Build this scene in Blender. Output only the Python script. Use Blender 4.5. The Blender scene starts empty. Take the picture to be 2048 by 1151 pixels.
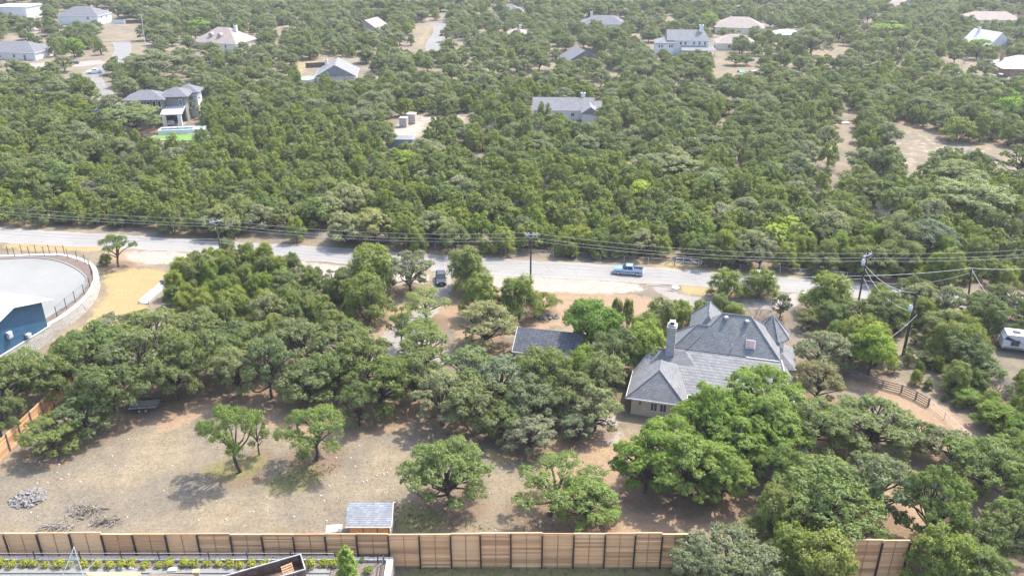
import bpy, math, random
import numpy as np
from mathutils import Vector, Matrix

SC = bpy.context.scene
COL = SC.collection
R = math.radians

# ------------------------------------------------------------------ camera
F_PX, PITCH, CAM_H = 1703.0, R(25.2), 68.0
cam_data = bpy.data.cameras.new('camera')
cam = bpy.data.objects.new('camera', cam_data)
COL.objects.link(cam)
cam.location = (0, 0, CAM_H)
cam.rotation_euler = (math.pi / 2 - PITCH, 0, 0)
cam_data.sensor_width = 36.0
cam_data.lens = F_PX / 2048 * 36.0
cam_data.clip_start, cam_data.clip_end = 1.0, 9000.0
SC.camera = cam

# ------------------------------------------------------------------ sky, sun, exposure
SUN_EL, SUN_AZ = R(57), R(49)
world = bpy.data.worlds.new('World')
SC.world = world
world.use_nodes = True
wn = world.node_tree
sky = wn.nodes.new('ShaderNodeTexSky')
sky.sky_type = 'NISHITA'
sky.sun_disc = False
sky.sun_elevation = SUN_EL
sky.sun_rotation = SUN_AZ
sky.air_density = 1.0
sky.dust_density = 2.5
sky.ozone_density = 1.0
bg = wn.nodes['Background']
bg.inputs['Strength'].default_value = 0.15
wn.links.new(sky.outputs[0], bg.inputs['Color'])
sun_data = bpy.data.lights.new('sun', 'SUN')
sun = bpy.data.objects.new('sun', sun_data)
COL.objects.link(sun)
sun_data.energy = 2.3
sun_data.angle = R(0.6)
sun_data.color = (1.0, 0.94, 0.84)
SDIR = Vector((math.sin(SUN_AZ) * math.cos(SUN_EL), math.cos(SUN_AZ) * math.cos(SUN_EL), math.sin(SUN_EL)))
sun.rotation_euler = SDIR.to_track_quat('Z', 'Y').to_euler()
sun.location = SDIR * 300
SC.view_settings.view_transform = 'Standard'
SC.view_settings.look = 'None'
SC.view_settings.gamma = 1.0
SC.view_settings.use_curve_mapping = False
SC.view_settings.exposure = 1.9
SC.render.engine = 'CYCLES'
SC.cycles.max_bounces = 5
SC.cycles.diffuse_bounces = 3
SC.cycles.glossy_bounces = 2
SC.cycles.transmission_bounces = 3
SC.cycles.volume_bounces = 0
SC.cycles.transparent_max_bounces = 4
SC.cycles.caustics_reflective = False
SC.cycles.caustics_refractive = False

# ------------------------------------------------------------------ measuring: photograph pixel (2048 wide) to a place at height z
_c, _s = math.cos(PITCH), math.sin(PITCH)
def G(px, py, z=0.0):
    u, v = (px - 1024) / F_PX, (py - 575.5) / F_PX
    t = (z - CAM_H) / (-_s - v * _c)
    return Vector((u * t, (_c - v * _s) * t, z))
def ppm(py):                                   # pixels per metre on the ground at a row
    return _c * (py + 225.9) / CAM_H
def height_at(Y, top):                         # height whose image lies at row `top` at distance Y
    v = (top - 575.5) / F_PX
    return CAM_H + Y / (_c - v * _s) * (-_s - v * _c)
def pix(x, y, z=0):                            # arrays welcome
    f = y * _c - (z - CAM_H) * _s
    return 1024 + F_PX * x / f, 575.5 + F_PX * (-y * _s - (z - CAM_H) * _c) / f
def inside(poly, X, Y):
    X, Y = np.asarray(X, float), np.asarray(Y, float)
    r = np.zeros(X.shape, bool)
    n = len(poly)
    for i in range(n):
        x0, y0 = poly[i]; x1, y1 = poly[(i + 1) % n]
        if y0 == y1: continue
        cnd = ((y0 > Y) != (y1 > Y)) & (X < (x1 - x0) * (Y - y0) / (y1 - y0) + x0)
        r ^= cnd
    return r
def gpoly(pts, z=0.0):
    return [tuple(G(a, b, z)[:2]) for a, b in pts]
def smooth(pts, n=6, closed=False):            # Catmull-Rom
    P = [Vector(p) for p in pts]; m = len(P); out = []
    rng_ = range(m) if closed else range(m - 1)
    for i in rng_:
        g = (lambda k: P[k % m]) if closed else (lambda k: P[min(max(k, 0), m - 1)])
        a, b, c, d = g(i - 1), g(i), g(i + 1), g(i + 2)
        for k in range(n):
            t = k / n
            out.append(0.5 * ((2 * b) + (c - a) * t + (2 * a - 5 * b + 4 * c - d) * t * t + (3 * b - a - 3 * c + d) * t ** 3))
    if not closed: out.append(P[-1])
    return out

# ------------------------------------------------------------------ materials
def new_mat(name):
    m = bpy.data.materials.new(name); m.use_nodes = True
    return m, m.node_tree.nodes, m.node_tree.links, m.node_tree.nodes['Principled BSDF']
def col4(c): return (c[0], c[1], c[2], 1.0)
def nz(N, scale, detail=4, rough=0.6, dist=0.0):
    n = N.new('ShaderNodeTexNoise'); n.inputs['Scale'].default_value = scale
    n.inputs['Detail'].default_value = detail; n.inputs['Roughness'].default_value = rough
    n.inputs['Distortion'].default_value = dist
    return n
def ramp(N, stops):
    r = N.new('ShaderNodeValToRGB'); e = r.color_ramp.elements
    while len(e) > 1: e.remove(e[-1])
    e[0].position = stops[0][0]; e[0].color = col4(stops[0][1])
    for p, c in stops[1:]:
        k = e.new(p); k.color = col4(c)
    return r
def mixc(N, L, fac, a, b, mode='MIX'):
    m = N.new('ShaderNodeMix'); m.data_type = 'RGBA'; m.blend_type = mode
    for s, v in ((m.inputs[0], fac), (m.inputs[6], a), (m.inputs[7], b)):
        if hasattr(v, 'is_linked'): L.new(v, s)
        elif isinstance(v, (int, float)): s.default_value = v
        else: s.default_value = col4(v)
    return m.outputs[2]
def mth(N, L, op, a, b=None):
    m = N.new('ShaderNodeMath'); m.operation = op
    for s, v in ((m.inputs[0], a), (m.inputs[1], b)):
        if v is None: continue
        if hasattr(v, 'is_linked'): L.new(v, s)
        else: s.default_value = v
    return m.outputs[0]
def bump(N, L, B, height, strength=0.3, dist=0.05):
    b = N.new('ShaderNodeBump'); b.inputs['Strength'].default_value = strength
    b.inputs['Distance'].default_value = dist
    L.new(height, b.inputs['Height']); L.new(b.outputs[0], B.inputs['Normal'])
def plain(name, c, rough=0.7, var=0.12, scale=1.5, metal=0.0, c2=None):
    """a colour with blotches of dirt or wear over it"""
    m, N, L, B = new_mat(name)
    tc = N.new('ShaderNodeTexCoord')
    n = nz(N, scale, 5, 0.65); L.new(tc.outputs['Object'], n.inputs['Vector'])
    d = c2 or tuple(x * (1 - 2 * var) for x in c)
    l = tuple(min(1, x * (1 + var)) for x in c)
    r = ramp(N, [(0.3, d), (0.7, l)]); L.new(n.outputs[0], r.inputs[0])
    L.new(r.outputs[0], B.inputs['Base Color'])
    B.inputs['Roughness'].default_value = rough; B.inputs['Metallic'].default_value = metal
    return m
def coursed(name, c1, c2, mortar, bw, bh, msize=0.02, rough=0.8, zk=1.0, bias=0.0, bmp=0.4):
    """shingles, bricks, stones: rows along the height, joints between"""
    m, N, L, B = new_mat(name)
    tc = N.new('ShaderNodeTexCoord'); sp = N.new('ShaderNodeSeparateXYZ'); L.new(tc.outputs['Object'], sp.inputs[0])
    cb = N.new('ShaderNodeCombineXYZ')
    L.new(mth(N, L, 'ADD', sp.outputs[0], mth(N, L, 'MULTIPLY', sp.outputs[1], 0.93)), cb.inputs[0])
    L.new(mth(N, L, 'MULTIPLY', sp.outputs[2], zk), cb.inputs[1])
    bt = N.new('ShaderNodeTexBrick'); L.new(cb.outputs[0], bt.inputs['Vector'])
    bt.inputs['Color1'].default_value = col4(c1); bt.inputs['Color2'].default_value = col4(c2)
    bt.inputs['Mortar'].default_value = col4(mortar); bt.inputs['Scale'].default_value = 1.0
    bt.inputs['Mortar Size'].default_value = msize; bt.inputs['Brick Width'].default_value = bw
    bt.inputs['Row Height'].default_value = bh; bt.inputs['Bias'].default_value = bias
    n = nz(N, 0.9, 5, 0.7); L.new(tc.outputs['Object'], n.inputs['Vector'])
    r = ramp(N, [(0.3, (0.78, 0.78, 0.78)), (0.7, (1.12, 1.12, 1.12))]); L.new(n.outputs[0], r.inputs[0])
    L.new(mixc(N, L, 1.0, bt.outputs['Color'], r.outputs[0], 'MULTIPLY'), B.inputs['Base Color'])
    B.inputs['Roughness'].default_value = rough
    inv = mth(N, L, 'SUBTRACT', 1.0, bt.outputs['Fac'])
    bump(N, L, B, inv, bmp, 0.03)
    return m
def leaf_mat(name, cols, trans=0.25):
    """foliage: every tree its own tint, every clump and leaf a little off it"""
    m, N, L, B = new_mat(name)
    N.remove(B)
    oi = N.new('ShaderNodeObjectInfo')
    r = ramp(N, [(i / max(1, len(cols) - 1), c) for i, c in enumerate(cols)])
    r.color_ramp.interpolation = 'LINEAR'
    at = N.new('ShaderNodeAttribute'); at.attribute_name = 'tint'
    f = mth(N, L, 'ADD', mth(N, L, 'MULTIPLY', oi.outputs['Random'], 0.72), mth(N, L, 'MULTIPLY', at.outputs['Fac'], 0.28))
    L.new(f, r.inputs[0])
    c = mixc(N, L, 1.0, r.outputs[0], oi.outputs['Color'], 'MULTIPLY')
    d = N.new('ShaderNodeBsdfDiffuse'); L.new(c, d.inputs['Color'])
    t = N.new('ShaderNodeBsdfTranslucent')
    L.new(mixc(N, L, 1.0, c, (1.15, 1.25, 0.7), 'MULTIPLY'), t.inputs['Color'])
    g = N.new('ShaderNodeBsdfGlossy'); g.inputs['Roughness'].default_value = 0.45
    g.inputs['Color'].default_value = (0.9, 0.95, 1.0, 1)
    mx = N.new('ShaderNodeMixShader'); mx.inputs[0].default_value = trans
    L.new(d.outputs[0], mx.inputs[1]); L.new(t.outputs[0], mx.inputs[2])
    m2 = N.new('ShaderNodeMixShader'); m2.inputs[0].default_value = 0.015
    L.new(mx.outputs[0], m2.inputs[1]); L.new(g.outputs[0], m2.inputs[2])
    L.new(m2.outputs[0], N['Material Output'].inputs['Surface'])
    return m

M = {}
# (half of each leaf's light is reflected, half let through, so the sums are about twice a leaf's reflectance)
M['leaf_oak'] = leaf_mat('oak_leaves', [(0.100, 0.145, 0.036), (0.150, 0.190, 0.054), (0.215, 0.228, 0.108), (0.150, 0.200, 0.046), (0.200, 0.218, 0.105), (0.120, 0.165, 0.040), (0.225, 0.245, 0.125)], 0.46)
M['leaf_live'] = leaf_mat('field_oak_leaves', [(0.142, 0.200, 0.042), (0.180, 0.234, 0.064), (0.205, 0.238, 0.090)], 0.46)
M['leaf_grey'] = leaf_mat('grey_oak_leaves', [(0.185, 0.208, 0.100), (0.240, 0.254, 0.142), (0.210, 0.245, 0.112)], 0.46)
M['leaf_jun'] = leaf_mat('juniper_leaves', [(0.098, 0.134, 0.020), (0.165, 0.210, 0.032), (0.232, 0.255, 0.056), (0.152, 0.218, 0.030), (0.195, 0.192, 0.082), (0.115, 0.172, 0.028), (0.228, 0.268, 0.082)], 0.42)
M['leaf_elm'] = leaf_mat('elm_leaves', [(0.180, 0.250, 0.042), (0.240, 0.310, 0.058)], 0.48)
M['leaf_lime'] = leaf_mat('lime_leaves', [(0.30, 0.37, 0.045), (0.34, 0.42, 0.07)], 0.46)
M['leaf_shrub'] = leaf_mat('shrub_leaves', [(0.27, 0.29, 0.03), (0.36, 0.37, 0.04)], 0.42)
M['twig'] = plain('grey_twigs', (0.24, 0.22, 0.20), 0.9)
M['twig_dark'] = plain('oak_twigs', (0.17, 0.15, 0.13), 0.9)
M['bark'] = plain('bark', (0.075, 0.062, 0.052), 0.95, 0.3, 3)
M['bark_grey'] = plain('grey_bark', (0.17, 0.15, 0.13), 0.95, 0.3, 3)

# ------------------------------------------------------------------ mesh building
class MB:
    def __init__(s): s.v, s.f, s.m = [], [], []
    def add(s, vs, fs, mi=0):
        o = len(s.v); s.v += [tuple(p) for p in vs]
        s.f += [tuple(i + o for i in f) for f in fs]; s.m += [mi] * len(fs)
        return s
    def box(s, c, d, rz=0.0, mi=0, taper=1.0):
        x, y, z = d[0] / 2, d[1] / 2, d[2] / 2; ca, sa = math.cos(rz), math.sin(rz)
        vs = []
        for k, (a, b, e) in enumerate(((-1, -1, -1), (1, -1, -1), (1, 1, -1), (-1, 1, -1), (-1, -1, 1), (1, -1, 1), (1, 1, 1), (-1, 1, 1))):
            t = taper if e > 0 else 1.0
            px, py = a * x * t, b * y * t
            vs.append((c[0] + px * ca - py * sa, c[1] + px * sa + py * ca, c[2] + e * z))
        return s.add(vs, [(3, 2, 1, 0), (4, 5, 6, 7), (0, 1, 5, 4), (1, 2, 6, 5), (2, 3, 7, 6), (3, 0, 4, 7)], mi)
    def poly(s, vs, mi=0): return s.add(vs, [tuple(range(len(vs)))], mi)
    def slab(s, vs, t, mi=0):
        """a sloping polygon with thickness t downwards"""
        n = len(vs); lo = [(p[0], p[1], p[2] - t) for p in vs]
        return s.add(list(vs) + lo, [tuple(range(n)), tuple(range(2 * n - 1, n - 1, -1))] + [(i + n, (i + 1) % n + n, (i + 1) % n, i) for i in range(n)], mi)
    def prism(s, pts, z0, z1, mi=0, cap=True):
        n = len(pts)
        z0f = z0 if callable(z0) else (lambda i: z0); z1f = z1 if callable(z1) else (lambda i: z1)
        vs = [(p[0], p[1], z0f(i)) for i, p in enumerate(pts)] + [(p[0], p[1], z1f(i)) for i, p in enumerate(pts)]
        fs = [(i, (i + 1) % n, (i + 1) % n + n, i + n) for i in range(n)]
        if cap: fs += [tuple(range(n - 1, -1, -1)), tuple(range(n, 2 * n))]
        return s.add(vs, fs, mi)
    def tube(s, path, rad, n=5, mi=0):
        P = [Vector(p) for p in path]; k = len(P)
        if not hasattr(rad, '__len__'): rad = [rad] * k
        vs, fs = [], []
        for i, p in enumerate(P):
            d = (P[min(i + 1, k - 1)] - P[max(i - 1, 0)])
            d = d.normalized() if d.length > 1e-6 else Vector((0, 0, 1))
            a = d.cross(Vector((0.31, 0.17, 0.93)) if abs(d.z) < 0.9 else Vector((1, 0.1, 0))).normalized(); b = d.cross(a)
            for j in range(n):
                t = 2 * math.pi * j / n
                vs.append(p + (a * math.cos(t) + b * math.sin(t)) * rad[i])
        for i in range(k - 1):
            for j in range(n):
                fs.append((i * n + j, i * n + (j + 1) % n, (i + 1) * n + (j + 1) % n, (i + 1) * n + j))
        fs += [tuple(range(n - 1, -1, -1)), tuple(range((k - 1) * n, k * n))]
        return s.add(vs, fs, mi)
    def disc(s, c, axis, r, h, n=14, mi=0, r2=None):
        a = Vector(axis).normalized() * h / 2; c = Vector(c)
        return s.tube([c - a, c + a], [r, r if r2 is None else r2], n, mi)
    def build(s, name, mats, parent=None, loc=None, shade=False):
        me = bpy.data.meshes.new(name)
        me.from_pydata(s.v, [], s.f)
        mats = mats if isinstance(mats, (list, tuple)) else [mats]
        for m in mats: me.materials.append(m)
        if len(mats) > 1: me.polygons.foreach_set('material_index', s.m)
        if shade: me.polygons.foreach_set('use_smooth', [True] * len(me.polygons))
        me.update()
        return link(name, me, parent, loc)
def link(name, me, parent=None, loc=None):
    o = bpy.data.objects.new(name, me); COL.objects.link(o)
    if parent is not None: o.parent = parent
    if loc is not None: o.location = loc
    return o
def tag(o, label, cat, group=None):
    o['label'] = label; o['category'] = cat
    if group: o['group'] = group
    return o
def thing(name, label, cat, loc=(0, 0, 0), rz=0.0, group=None):
    o = link(name, None); o.location = loc; o.rotation_euler = (0, 0, rz); o.empty_display_size = 0.5
    return tag(o, label, cat, group)
def struct(o, kind='structure'): o['kind'] = kind; return o
def fast_mesh(name, V, Fq, mats, attr=None, mi=None, k=4):
    me = bpy.data.meshes.new(name)
    n = len(Fq)
    me.vertices.add(len(V)); me.vertices.foreach_set('co', np.asarray(V, np.float32).ravel())
    me.loops.add(n * k); me.loops.foreach_set('vertex_index', np.asarray(Fq, np.int32).ravel())
    me.polygons.add(n); me.polygons.foreach_set('loop_start', np.arange(0, n * k, k, dtype=np.int32))
    for m in (mats if isinstance(mats, (list, tuple)) else [mats]): me.materials.append(m)
    if attr is not None:
        a = me.attributes.new('tint', 'FLOAT', 'POINT'); a.data.foreach_set('value', np.asarray(attr, np.float32))
    if mi is not None: me.polygons.foreach_set('material_index', np.asarray(mi, np.int32))
    me.update(calc_edges=True); me.validate()
    return me
# ------------------------------------------------------------------ trees: lobes of leaves on limbs
def leaf_cloud(rng, lobes, clumps, per, size, flat=0.75, spread=0.34, up=0.35):
    """lobes: (centre, (rx, ry, rz)). Each lobe is a shell of leaf clumps; each clump a puff of small leaves."""
    C, Nn, T = [], [], []
    for c, r in lobes:
        c = np.array(c); r = np.array(r); k = max(7, int(clumps * 2.05 * (r[0] * r[1]) ** 0.75))
        d = rng.normal(size=(k, 3)); d /= np.linalg.norm(d, axis=1)[:, None]
        d[:, 2] = np.where(d[:, 2] < -0.3, -d[:, 2], d[:, 2])
        cc = c + d * rng.uniform(0.62, 1.12, (k, 1)) * r
        tint = rng.uniform(0, 1, k)
        n = max(6, int(per * 0.55))
        loc = rng.normal(size=(k * n, 3)) * np.array([1, 1, flat]) * 0.5
        cr = np.repeat(rng.uniform(0.7, 1.3, k), n)[:, None] * (spread * 0.62 * r.mean())
        p = np.repeat(cc, n, 0) + loc * cr
        out = (p - c) / r; out /= (np.linalg.norm(out, axis=1)[:, None] + 1e-6)
        nn = out * 0.55 + loc * 0.45 + np.array([0, 0, up]) + rng.normal(size=p.shape) * 0.34
        C.append(p); Nn.append(nn); T.append(np.clip(np.repeat(tint, n) + rng.normal(size=k * n) * 0.15, 0, 1))
    C = np.concatenate(C); Nn = np.concatenate(Nn); T = np.concatenate(T)
    Nn /= np.linalg.norm(Nn, axis=1)[:, None]
    keep = C[:, 2] > 0.15
    C, Nn, T = C[keep], Nn[keep], T[keep]
    n = len(C)
    a = np.cross(Nn, rng.normal(size=(n, 3))); a /= np.linalg.norm(a, axis=1)[:, None]
    b = np.cross(Nn, a)
    s = size * rng.uniform(0.6, 1.35, (n, 1))
    e = rng.uniform(0.5, 1.0, (n, 4, 1))
    V = np.stack([C + a * s * e[:, 0], C + b * s * 0.75 * e[:, 1] + Nn * s * 0.2, C - a * s * e[:, 2], C - b * s * 0.75 * e[:, 3] + Nn * s * 0.2], 1).reshape(-1, 3)
    return V, np.arange(n * 4).reshape(n, 4), np.repeat(T, 4)
def limbs(paths, n=5):
    V, Fq = [], []; o = 0
    for pts, rads in paths:
        P = np.array(pts, float); k = len(P)
        for i in range(k):
            d = P[min(i + 1, k - 1)] - P[max(i - 1, 0)]; d /= (np.linalg.norm(d) + 1e-9)
            ref = np.array([1, 0.1, 0]) if abs(d[2]) > 0.85 else np.array([0.2, 0.1, 1.0])
            a = np.cross(d, ref); a /= np.linalg.norm(a); b = np.cross(d, a)
            for j in range(n):
                t = 2 * math.pi * j / n
                V.append(P[i] + (a * math.cos(t) + b * math.sin(t)) * rads[i])
        for i in range(k - 1):
            for j in range(n):
                Fq.append((o + i * n + j, o + i * n + (j + 1) % n, o + (i + 1) * n + (j + 1) % n, o + (i + 1) * n + j))
        o += k * n
    return np.array(V), np.array(Fq)
def bend(rng, a, b, k=5, wob=0.12, lift=0.15):
    a, b = np.array(a, float), np.array(b, float); L = np.linalg.norm(b - a); out = []
    w = rng.normal(size=3) * wob * L
    for i in range(k):
        t = i / (k - 1)
        out.append(a + (b - a) * t + w * math.sin(math.pi * t) + np.array([0, 0, lift * L * math.sin(math.pi * t) * (1 - t)]))
    return out
GA = 2.39996
def oak(rng, Rr, H, n, clumps, per, size, leaf, bark, lean=(0, 0), open_=0.0, clear=0.20, skirt=0.4, drop=0.0, trunks=1, lob=(0.30, 0.42)):
    lobes, paths = [], []
    fork = np.array([lean[0] * 0.6, lean[1] * 0.6, clear * H])
    base_r = 0.028 * Rr + 0.08
    for t in range(trunks):
        off = np.array([0.35 * (t - (trunks - 1) / 2), 0.1 * t, 0]) * (trunks > 1)
        p = bend(rng, off, fork + off * 2.2, 4, 0.10, 0)
        paths.append((p, np.linspace(base_r * 1.25, base_r * 0.85, 4)))
    ph = rng.uniform(0, 6.28)
    for i in range(n + int(n * skirt)):
        rr = Rr * math.sqrt((min(i, n - 1) + 0.4) / n) * 0.80
        an = ph + i * GA + rng.uniform(-0.25, 0.25)
        lr = Rr * rng.uniform(*lob) * (1 - 0.25 * open_) * (0.72 if rng.random() < 0.25 else 1.0)
        z = clear * H + (H - clear * H - lr * 0.7) * (0.98 - (0.62 + drop) * (rr / Rr) ** 1.7) * rng.uniform(0.72, 1.06)
        if i >= n: rr *= rng.uniform(0.6, 1.08); z = H * rng.uniform(clear + 0.06, 0.46)
        c = np.array([lean[0] + rr * math.cos(an), lean[1] + rr * math.sin(an), z])
        lobes.append((c, (lr, lr * rng.uniform(0.85, 1.1), lr * rng.uniform(0.55, 0.78))))
        f = fork + np.array([0, 0, rng.uniform(-0.05, 0.12) * H])
        p = bend(rng, f, c - np.array([0, 0, 0.1 * lr]), 5, 0.10, 0.12)
        paths.append((p, np.linspace(base_r * 0.62, 0.03, 5)))
        for q in range(2):
            e = c + rng.normal(size=3) * lr * 0.55
            paths.append(([p[3], (p[3] + e) / 2 + rng.normal(size=3) * 0.1, e], [base_r * 0.25, base_r * 0.16, 0.02]))
    return lobes, paths
def juniper(rng, Rr, H, n, stems=3, low=0.2):
    lobes, paths = [], []
    ph = rng.uniform(0, 6.28)
    for i in range(n):
        t = (i + 0.5) / n
        z = H * (low + (0.94 - low) * t)
        prof = math.sin(math.pi * min(1, 0.28 + 0.72 * (1 - t) ** 0.8)) ** 0.7 if t > 0.3 else 0.92
        lr = Rr * rng.uniform(0.22, 0.42) * (1.0 - 0.30 * t)
        rr = max(0, Rr * prof * (1 - t * 0.55) - lr * 0.6)
        an = ph + i * GA + rng.uniform(-0.4, 0.4)
        c = np.array([rr * math.cos(an), rr * math.sin(an), min(z, H - lr * 0.8)])
        lobes.append((c, (lr, lr, lr * rng.uniform(0.85, 1.2))))
    for q in range(stems):
        an = ph + q * 2.1; d = np.array([math.cos(an), math.sin(an), 0])
        paths.append((bend(rng, d * 0.12, d * Rr * 0.33 + np.array([0, 0, H * 0.72]), 5, 0.08, 0), np.linspace(0.03 * Rr + 0.05, 0.03, 5)))
    for c, r in lobes:
        an = math.atan2(c[1], c[0])
        s0 = np.array([math.cos(an) * 0.12, math.sin(an) * 0.12, max(0.2, c[2] * 0.45)])
        paths.append((bend(rng, s0, c, 4, 0.08, 0), np.linspace(0.05, 0.02, 4)))
    return lobes, paths
def tree_mesh(kind, seed, leaf, bark, lobes_paths, rng, clumps, per, size, **kw):
    lobes, paths = lobes_paths
    V, Fq, T = leaf_cloud(rng, lobes, clumps, per, size, **kw)
    tv, tf = limbs(paths)
    wv, wf = limbs(twigs(rng, lobes, 3 if 'near' in kind or 'oak' == kind[-3:] and kind != 'oak' else 1, 0.024), 3)
    tm = np.concatenate([np.zeros(len(tf)), np.ones(len(wf))]); tf = np.concatenate([tf, wf + len(tv)]); tv = np.concatenate([tv, wv])
    crown = fast_mesh(kind + '_crown', V, Fq, leaf, T)
    trunk = fast_mesh(kind + '_trunk', tv, tf, [bark, M['twig_dark'] if 'oak' in kind else M['twig']], None, tm)
    lo, hi = np.percentile(V, 1.0, axis=0), np.percentile(V, 99.0, axis=0)
    return dict(crown=crown, trunk=trunk, V=V, F=Fq, T=T, tv=tv, tf=tf, leaf=leaf, bark=bark, tm=tm,
                w=max(hi[0] - lo[0], hi[1] - lo[1]), cx=(hi[0] + lo[0]) / 2, h=hi[2])
def twigs(rng, lobes, m, r0=0.022):
    out = []
    for c, r in lobes:
        for q in range(m):
            d = rng.normal(size=3); d[2] = abs(d[2]) * 0.9; d /= np.linalg.norm(d)
            e = np.array(c) + d * np.array(r) * rng.uniform(0.75, 1.1); mid = (np.array(c) + e) / 2 + rng.normal(size=3) * 0.12 * r[0]
            out.append(([np.array(c) - [0, 0, 0.3 * r[2]], mid, e], [r0 * 1.5, r0, r0 * 0.4]))
    return out
VAR = {}
def make_variants():
    for i in range(6):      # woodland juniper
        rng = np.random.default_rng(100 + i)
        VAR.setdefault('juniper', []).append(tree_mesh('juniper', i, M['leaf_jun'], M['bark_grey'], juniper(rng, rng.uniform(2.3, 2.8), rng.uniform(4.4, 5.6), 16 + i % 4), rng, 18, 28, 0.15, spread=0.48, flat=1.0))
    for i in range(6):      # woodland oak
        rng = np.random.default_rng(200 + i)
        VAR.setdefault('oak', []).append(tree_mesh('oak', i, M['leaf_oak'] if i % 3 else M['leaf_grey'], M['bark'], oak(rng, rng.uniform(3.2, 3.8), rng.uniform(5.2, 6.4), 13 + i % 3, 0, 0, 0, None, None, lob=(0.24, 0.36)), rng, 17, 30, 0.16, spread=0.44))
    for i in range(5):      # near oak, dense crown, fine leaves
        rng = np.random.default_rng(300 + i)
        VAR.setdefault('near_oak', []).append(tree_mesh('near_oak', i, M['leaf_live'], M['bark'], oak(rng, 3.8, 6.6, 23 + i, 0, 0, 0, None, None, lob=(0.13, 0.25)), rng, 27, 62, 0.084, spread=0.44))
    for i in range(4):      # near oak of the darker wood
        rng = np.random.default_rng(340 + i)
        VAR.setdefault('wood_oak', []).append(tree_mesh('wood_oak', i, M['leaf_oak'], M['bark'], oak(rng, 3.8, 6.2, 20 + i, 0, 0, 0, None, None, lob=(0.14, 0.26)), rng, 25, 56, 0.088, spread=0.44))
    for i in range(4):      # open-grown oak in the field: few lobes, limbs in sight
        rng = np.random.default_rng(400 + i)
        ln = ((-0.5, 0), (0.1, 0.1), (-0.7, -0.2), (0.5, 0.2))[i]
        VAR.setdefault('open_oak', []).append(tree_mesh('open_oak', i, M['leaf_live'], M['bark'], oak(rng, 3.6, 6.4, 9 + i, 0, 0, 0, None, None, lean=ln, open_=0.4, clear=0.28, skirt=0.2, drop=0.12, lob=(0.22, 0.33)), rng, 25, 52, 0.08, spread=0.48))
    for i in range(3):      # grey-green oak
        rng = np.random.default_rng(500 + i)
        VAR.setdefault('grey_oak', []).append(tree_mesh('grey_oak', i, M['leaf_grey'], M['bark'], oak(rng, 3.6, 5.8, 18 + i, 0, 0, 0, None, None, lob=(0.15, 0.27)), rng, 25, 52, 0.088, spread=0.46))
    for i in range(4):      # near juniper
        rng = np.random.default_rng(600 + i)
        VAR.setdefault('near_juniper', []).append(tree_mesh('near_juniper', i, M['leaf_jun'], M['bark_grey'], juniper(rng, 2.7, 5.0, 20 + i, stems=4, low=0.2), rng, 29, 48, 0.088, spread=0.50, flat=1.2))
    for i in range(2):      # elm
        rng = np.random.default_rng(700 + i)
        VAR.setdefault('elm', []).append(tree_mesh('elm', i, M['leaf_elm'], M['bark'], oak(rng, 3.4, 6.6, 16, 0, 0, 0, None, None, clear=0.22, lob=(0.28, 0.42)), rng, 22, 52, 0.115, spread=0.40, flat=1.0))
        rng = np.random.default_rng(720 + i)
        VAR.setdefault('lime_tree', []).append(tree_mesh('lime_tree', i, M['leaf_lime'], M['bark'], oak(rng, 3.0, 5.6, 10, 0, 0, 0, None, None, lob=(0.28, 0.42)), rng, 15, 26, 0.18, spread=0.4))
    for i in range(2):      # leafless shrub
        rng = np.random.default_rng(800 + i); paths = []
        def grow(p, d, L, r, lv):
            e = p + d * L; mid = (p + e) / 2 + rng.normal(size=3) * 0.06 * L
            paths.append(([p, mid, e], [r, r * 0.8, r * 0.55]))
            if lv:
                for q in range(4 if lv > 1 else 5):
                    nd = d + rng.normal(size=3) * 0.55; nd[2] = abs(nd[2]) * 0.8 + 0.1; nd /= np.linalg.norm(nd)
                    grow(p + (e - p) * rng.uniform(0.45, 1.0), nd, L * rng.uniform(0.55, 0.8), r * 0.55, lv - 1)
        for q in range(6):
            d = rng.normal(size=3); d[2] = abs(d[2]) + 0.8; d /= np.linalg.norm(d)
            grow(np.array([0, 0, 0.0]), d, 1.5, 0.045, 3)
        tv, tf = limbs(paths, 3)
        tv *= np.array([1, 1, 0.9])
        VAR.setdefault('bare_shrub', []).append(dict(trunk=fast_mesh('bare_branches', tv, tf, M['twig']), crown=None, tv=tv, tf=tf, w=np.ptp(tv[:, 0]), h=tv[:, 2].max(), cx=0))
make_variants()
NAMES = dict(juniper='juniper_tree', near_juniper='juniper_tree', oak='live_oak', near_oak='live_oak', wood_oak='live_oak', open_oak='live_oak', grey_oak='live_oak', elm='elm_tree', lime_tree='elm_tree', bare_shrub='bare_shrub')
CATS = dict(juniper_tree='juniper tree', live_oak='oak tree', elm_tree='elm tree', bare_shrub='shrub')
def plant(kind, var, loc, sx, sz, rz, label, group=None, tint=None, name=None, cat=None):
    v = VAR[kind][var % len(VAR[kind])]
    nm = name or NAMES[kind]
    if v['crown'] is None:
        o = link(nm, v['trunk']); tag(o, label, cat or CATS[NAMES[kind]], group)
        o.location = loc; o.rotation_euler = (0, 0, rz); o.scale = (sx, sx, sz)
        return o
    t = thing(nm, label, cat or CATS[NAMES[kind]], loc, rz, group)
    t.scale = (sx, sx, sz)
    a = link('trunk', v['trunk'], t); b = link('crown', v['crown'], t)
    if tint: b.color = (*tint, 1)
    return t
MANUAL = []                                     # footprints already planted: x, y, radius
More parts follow.
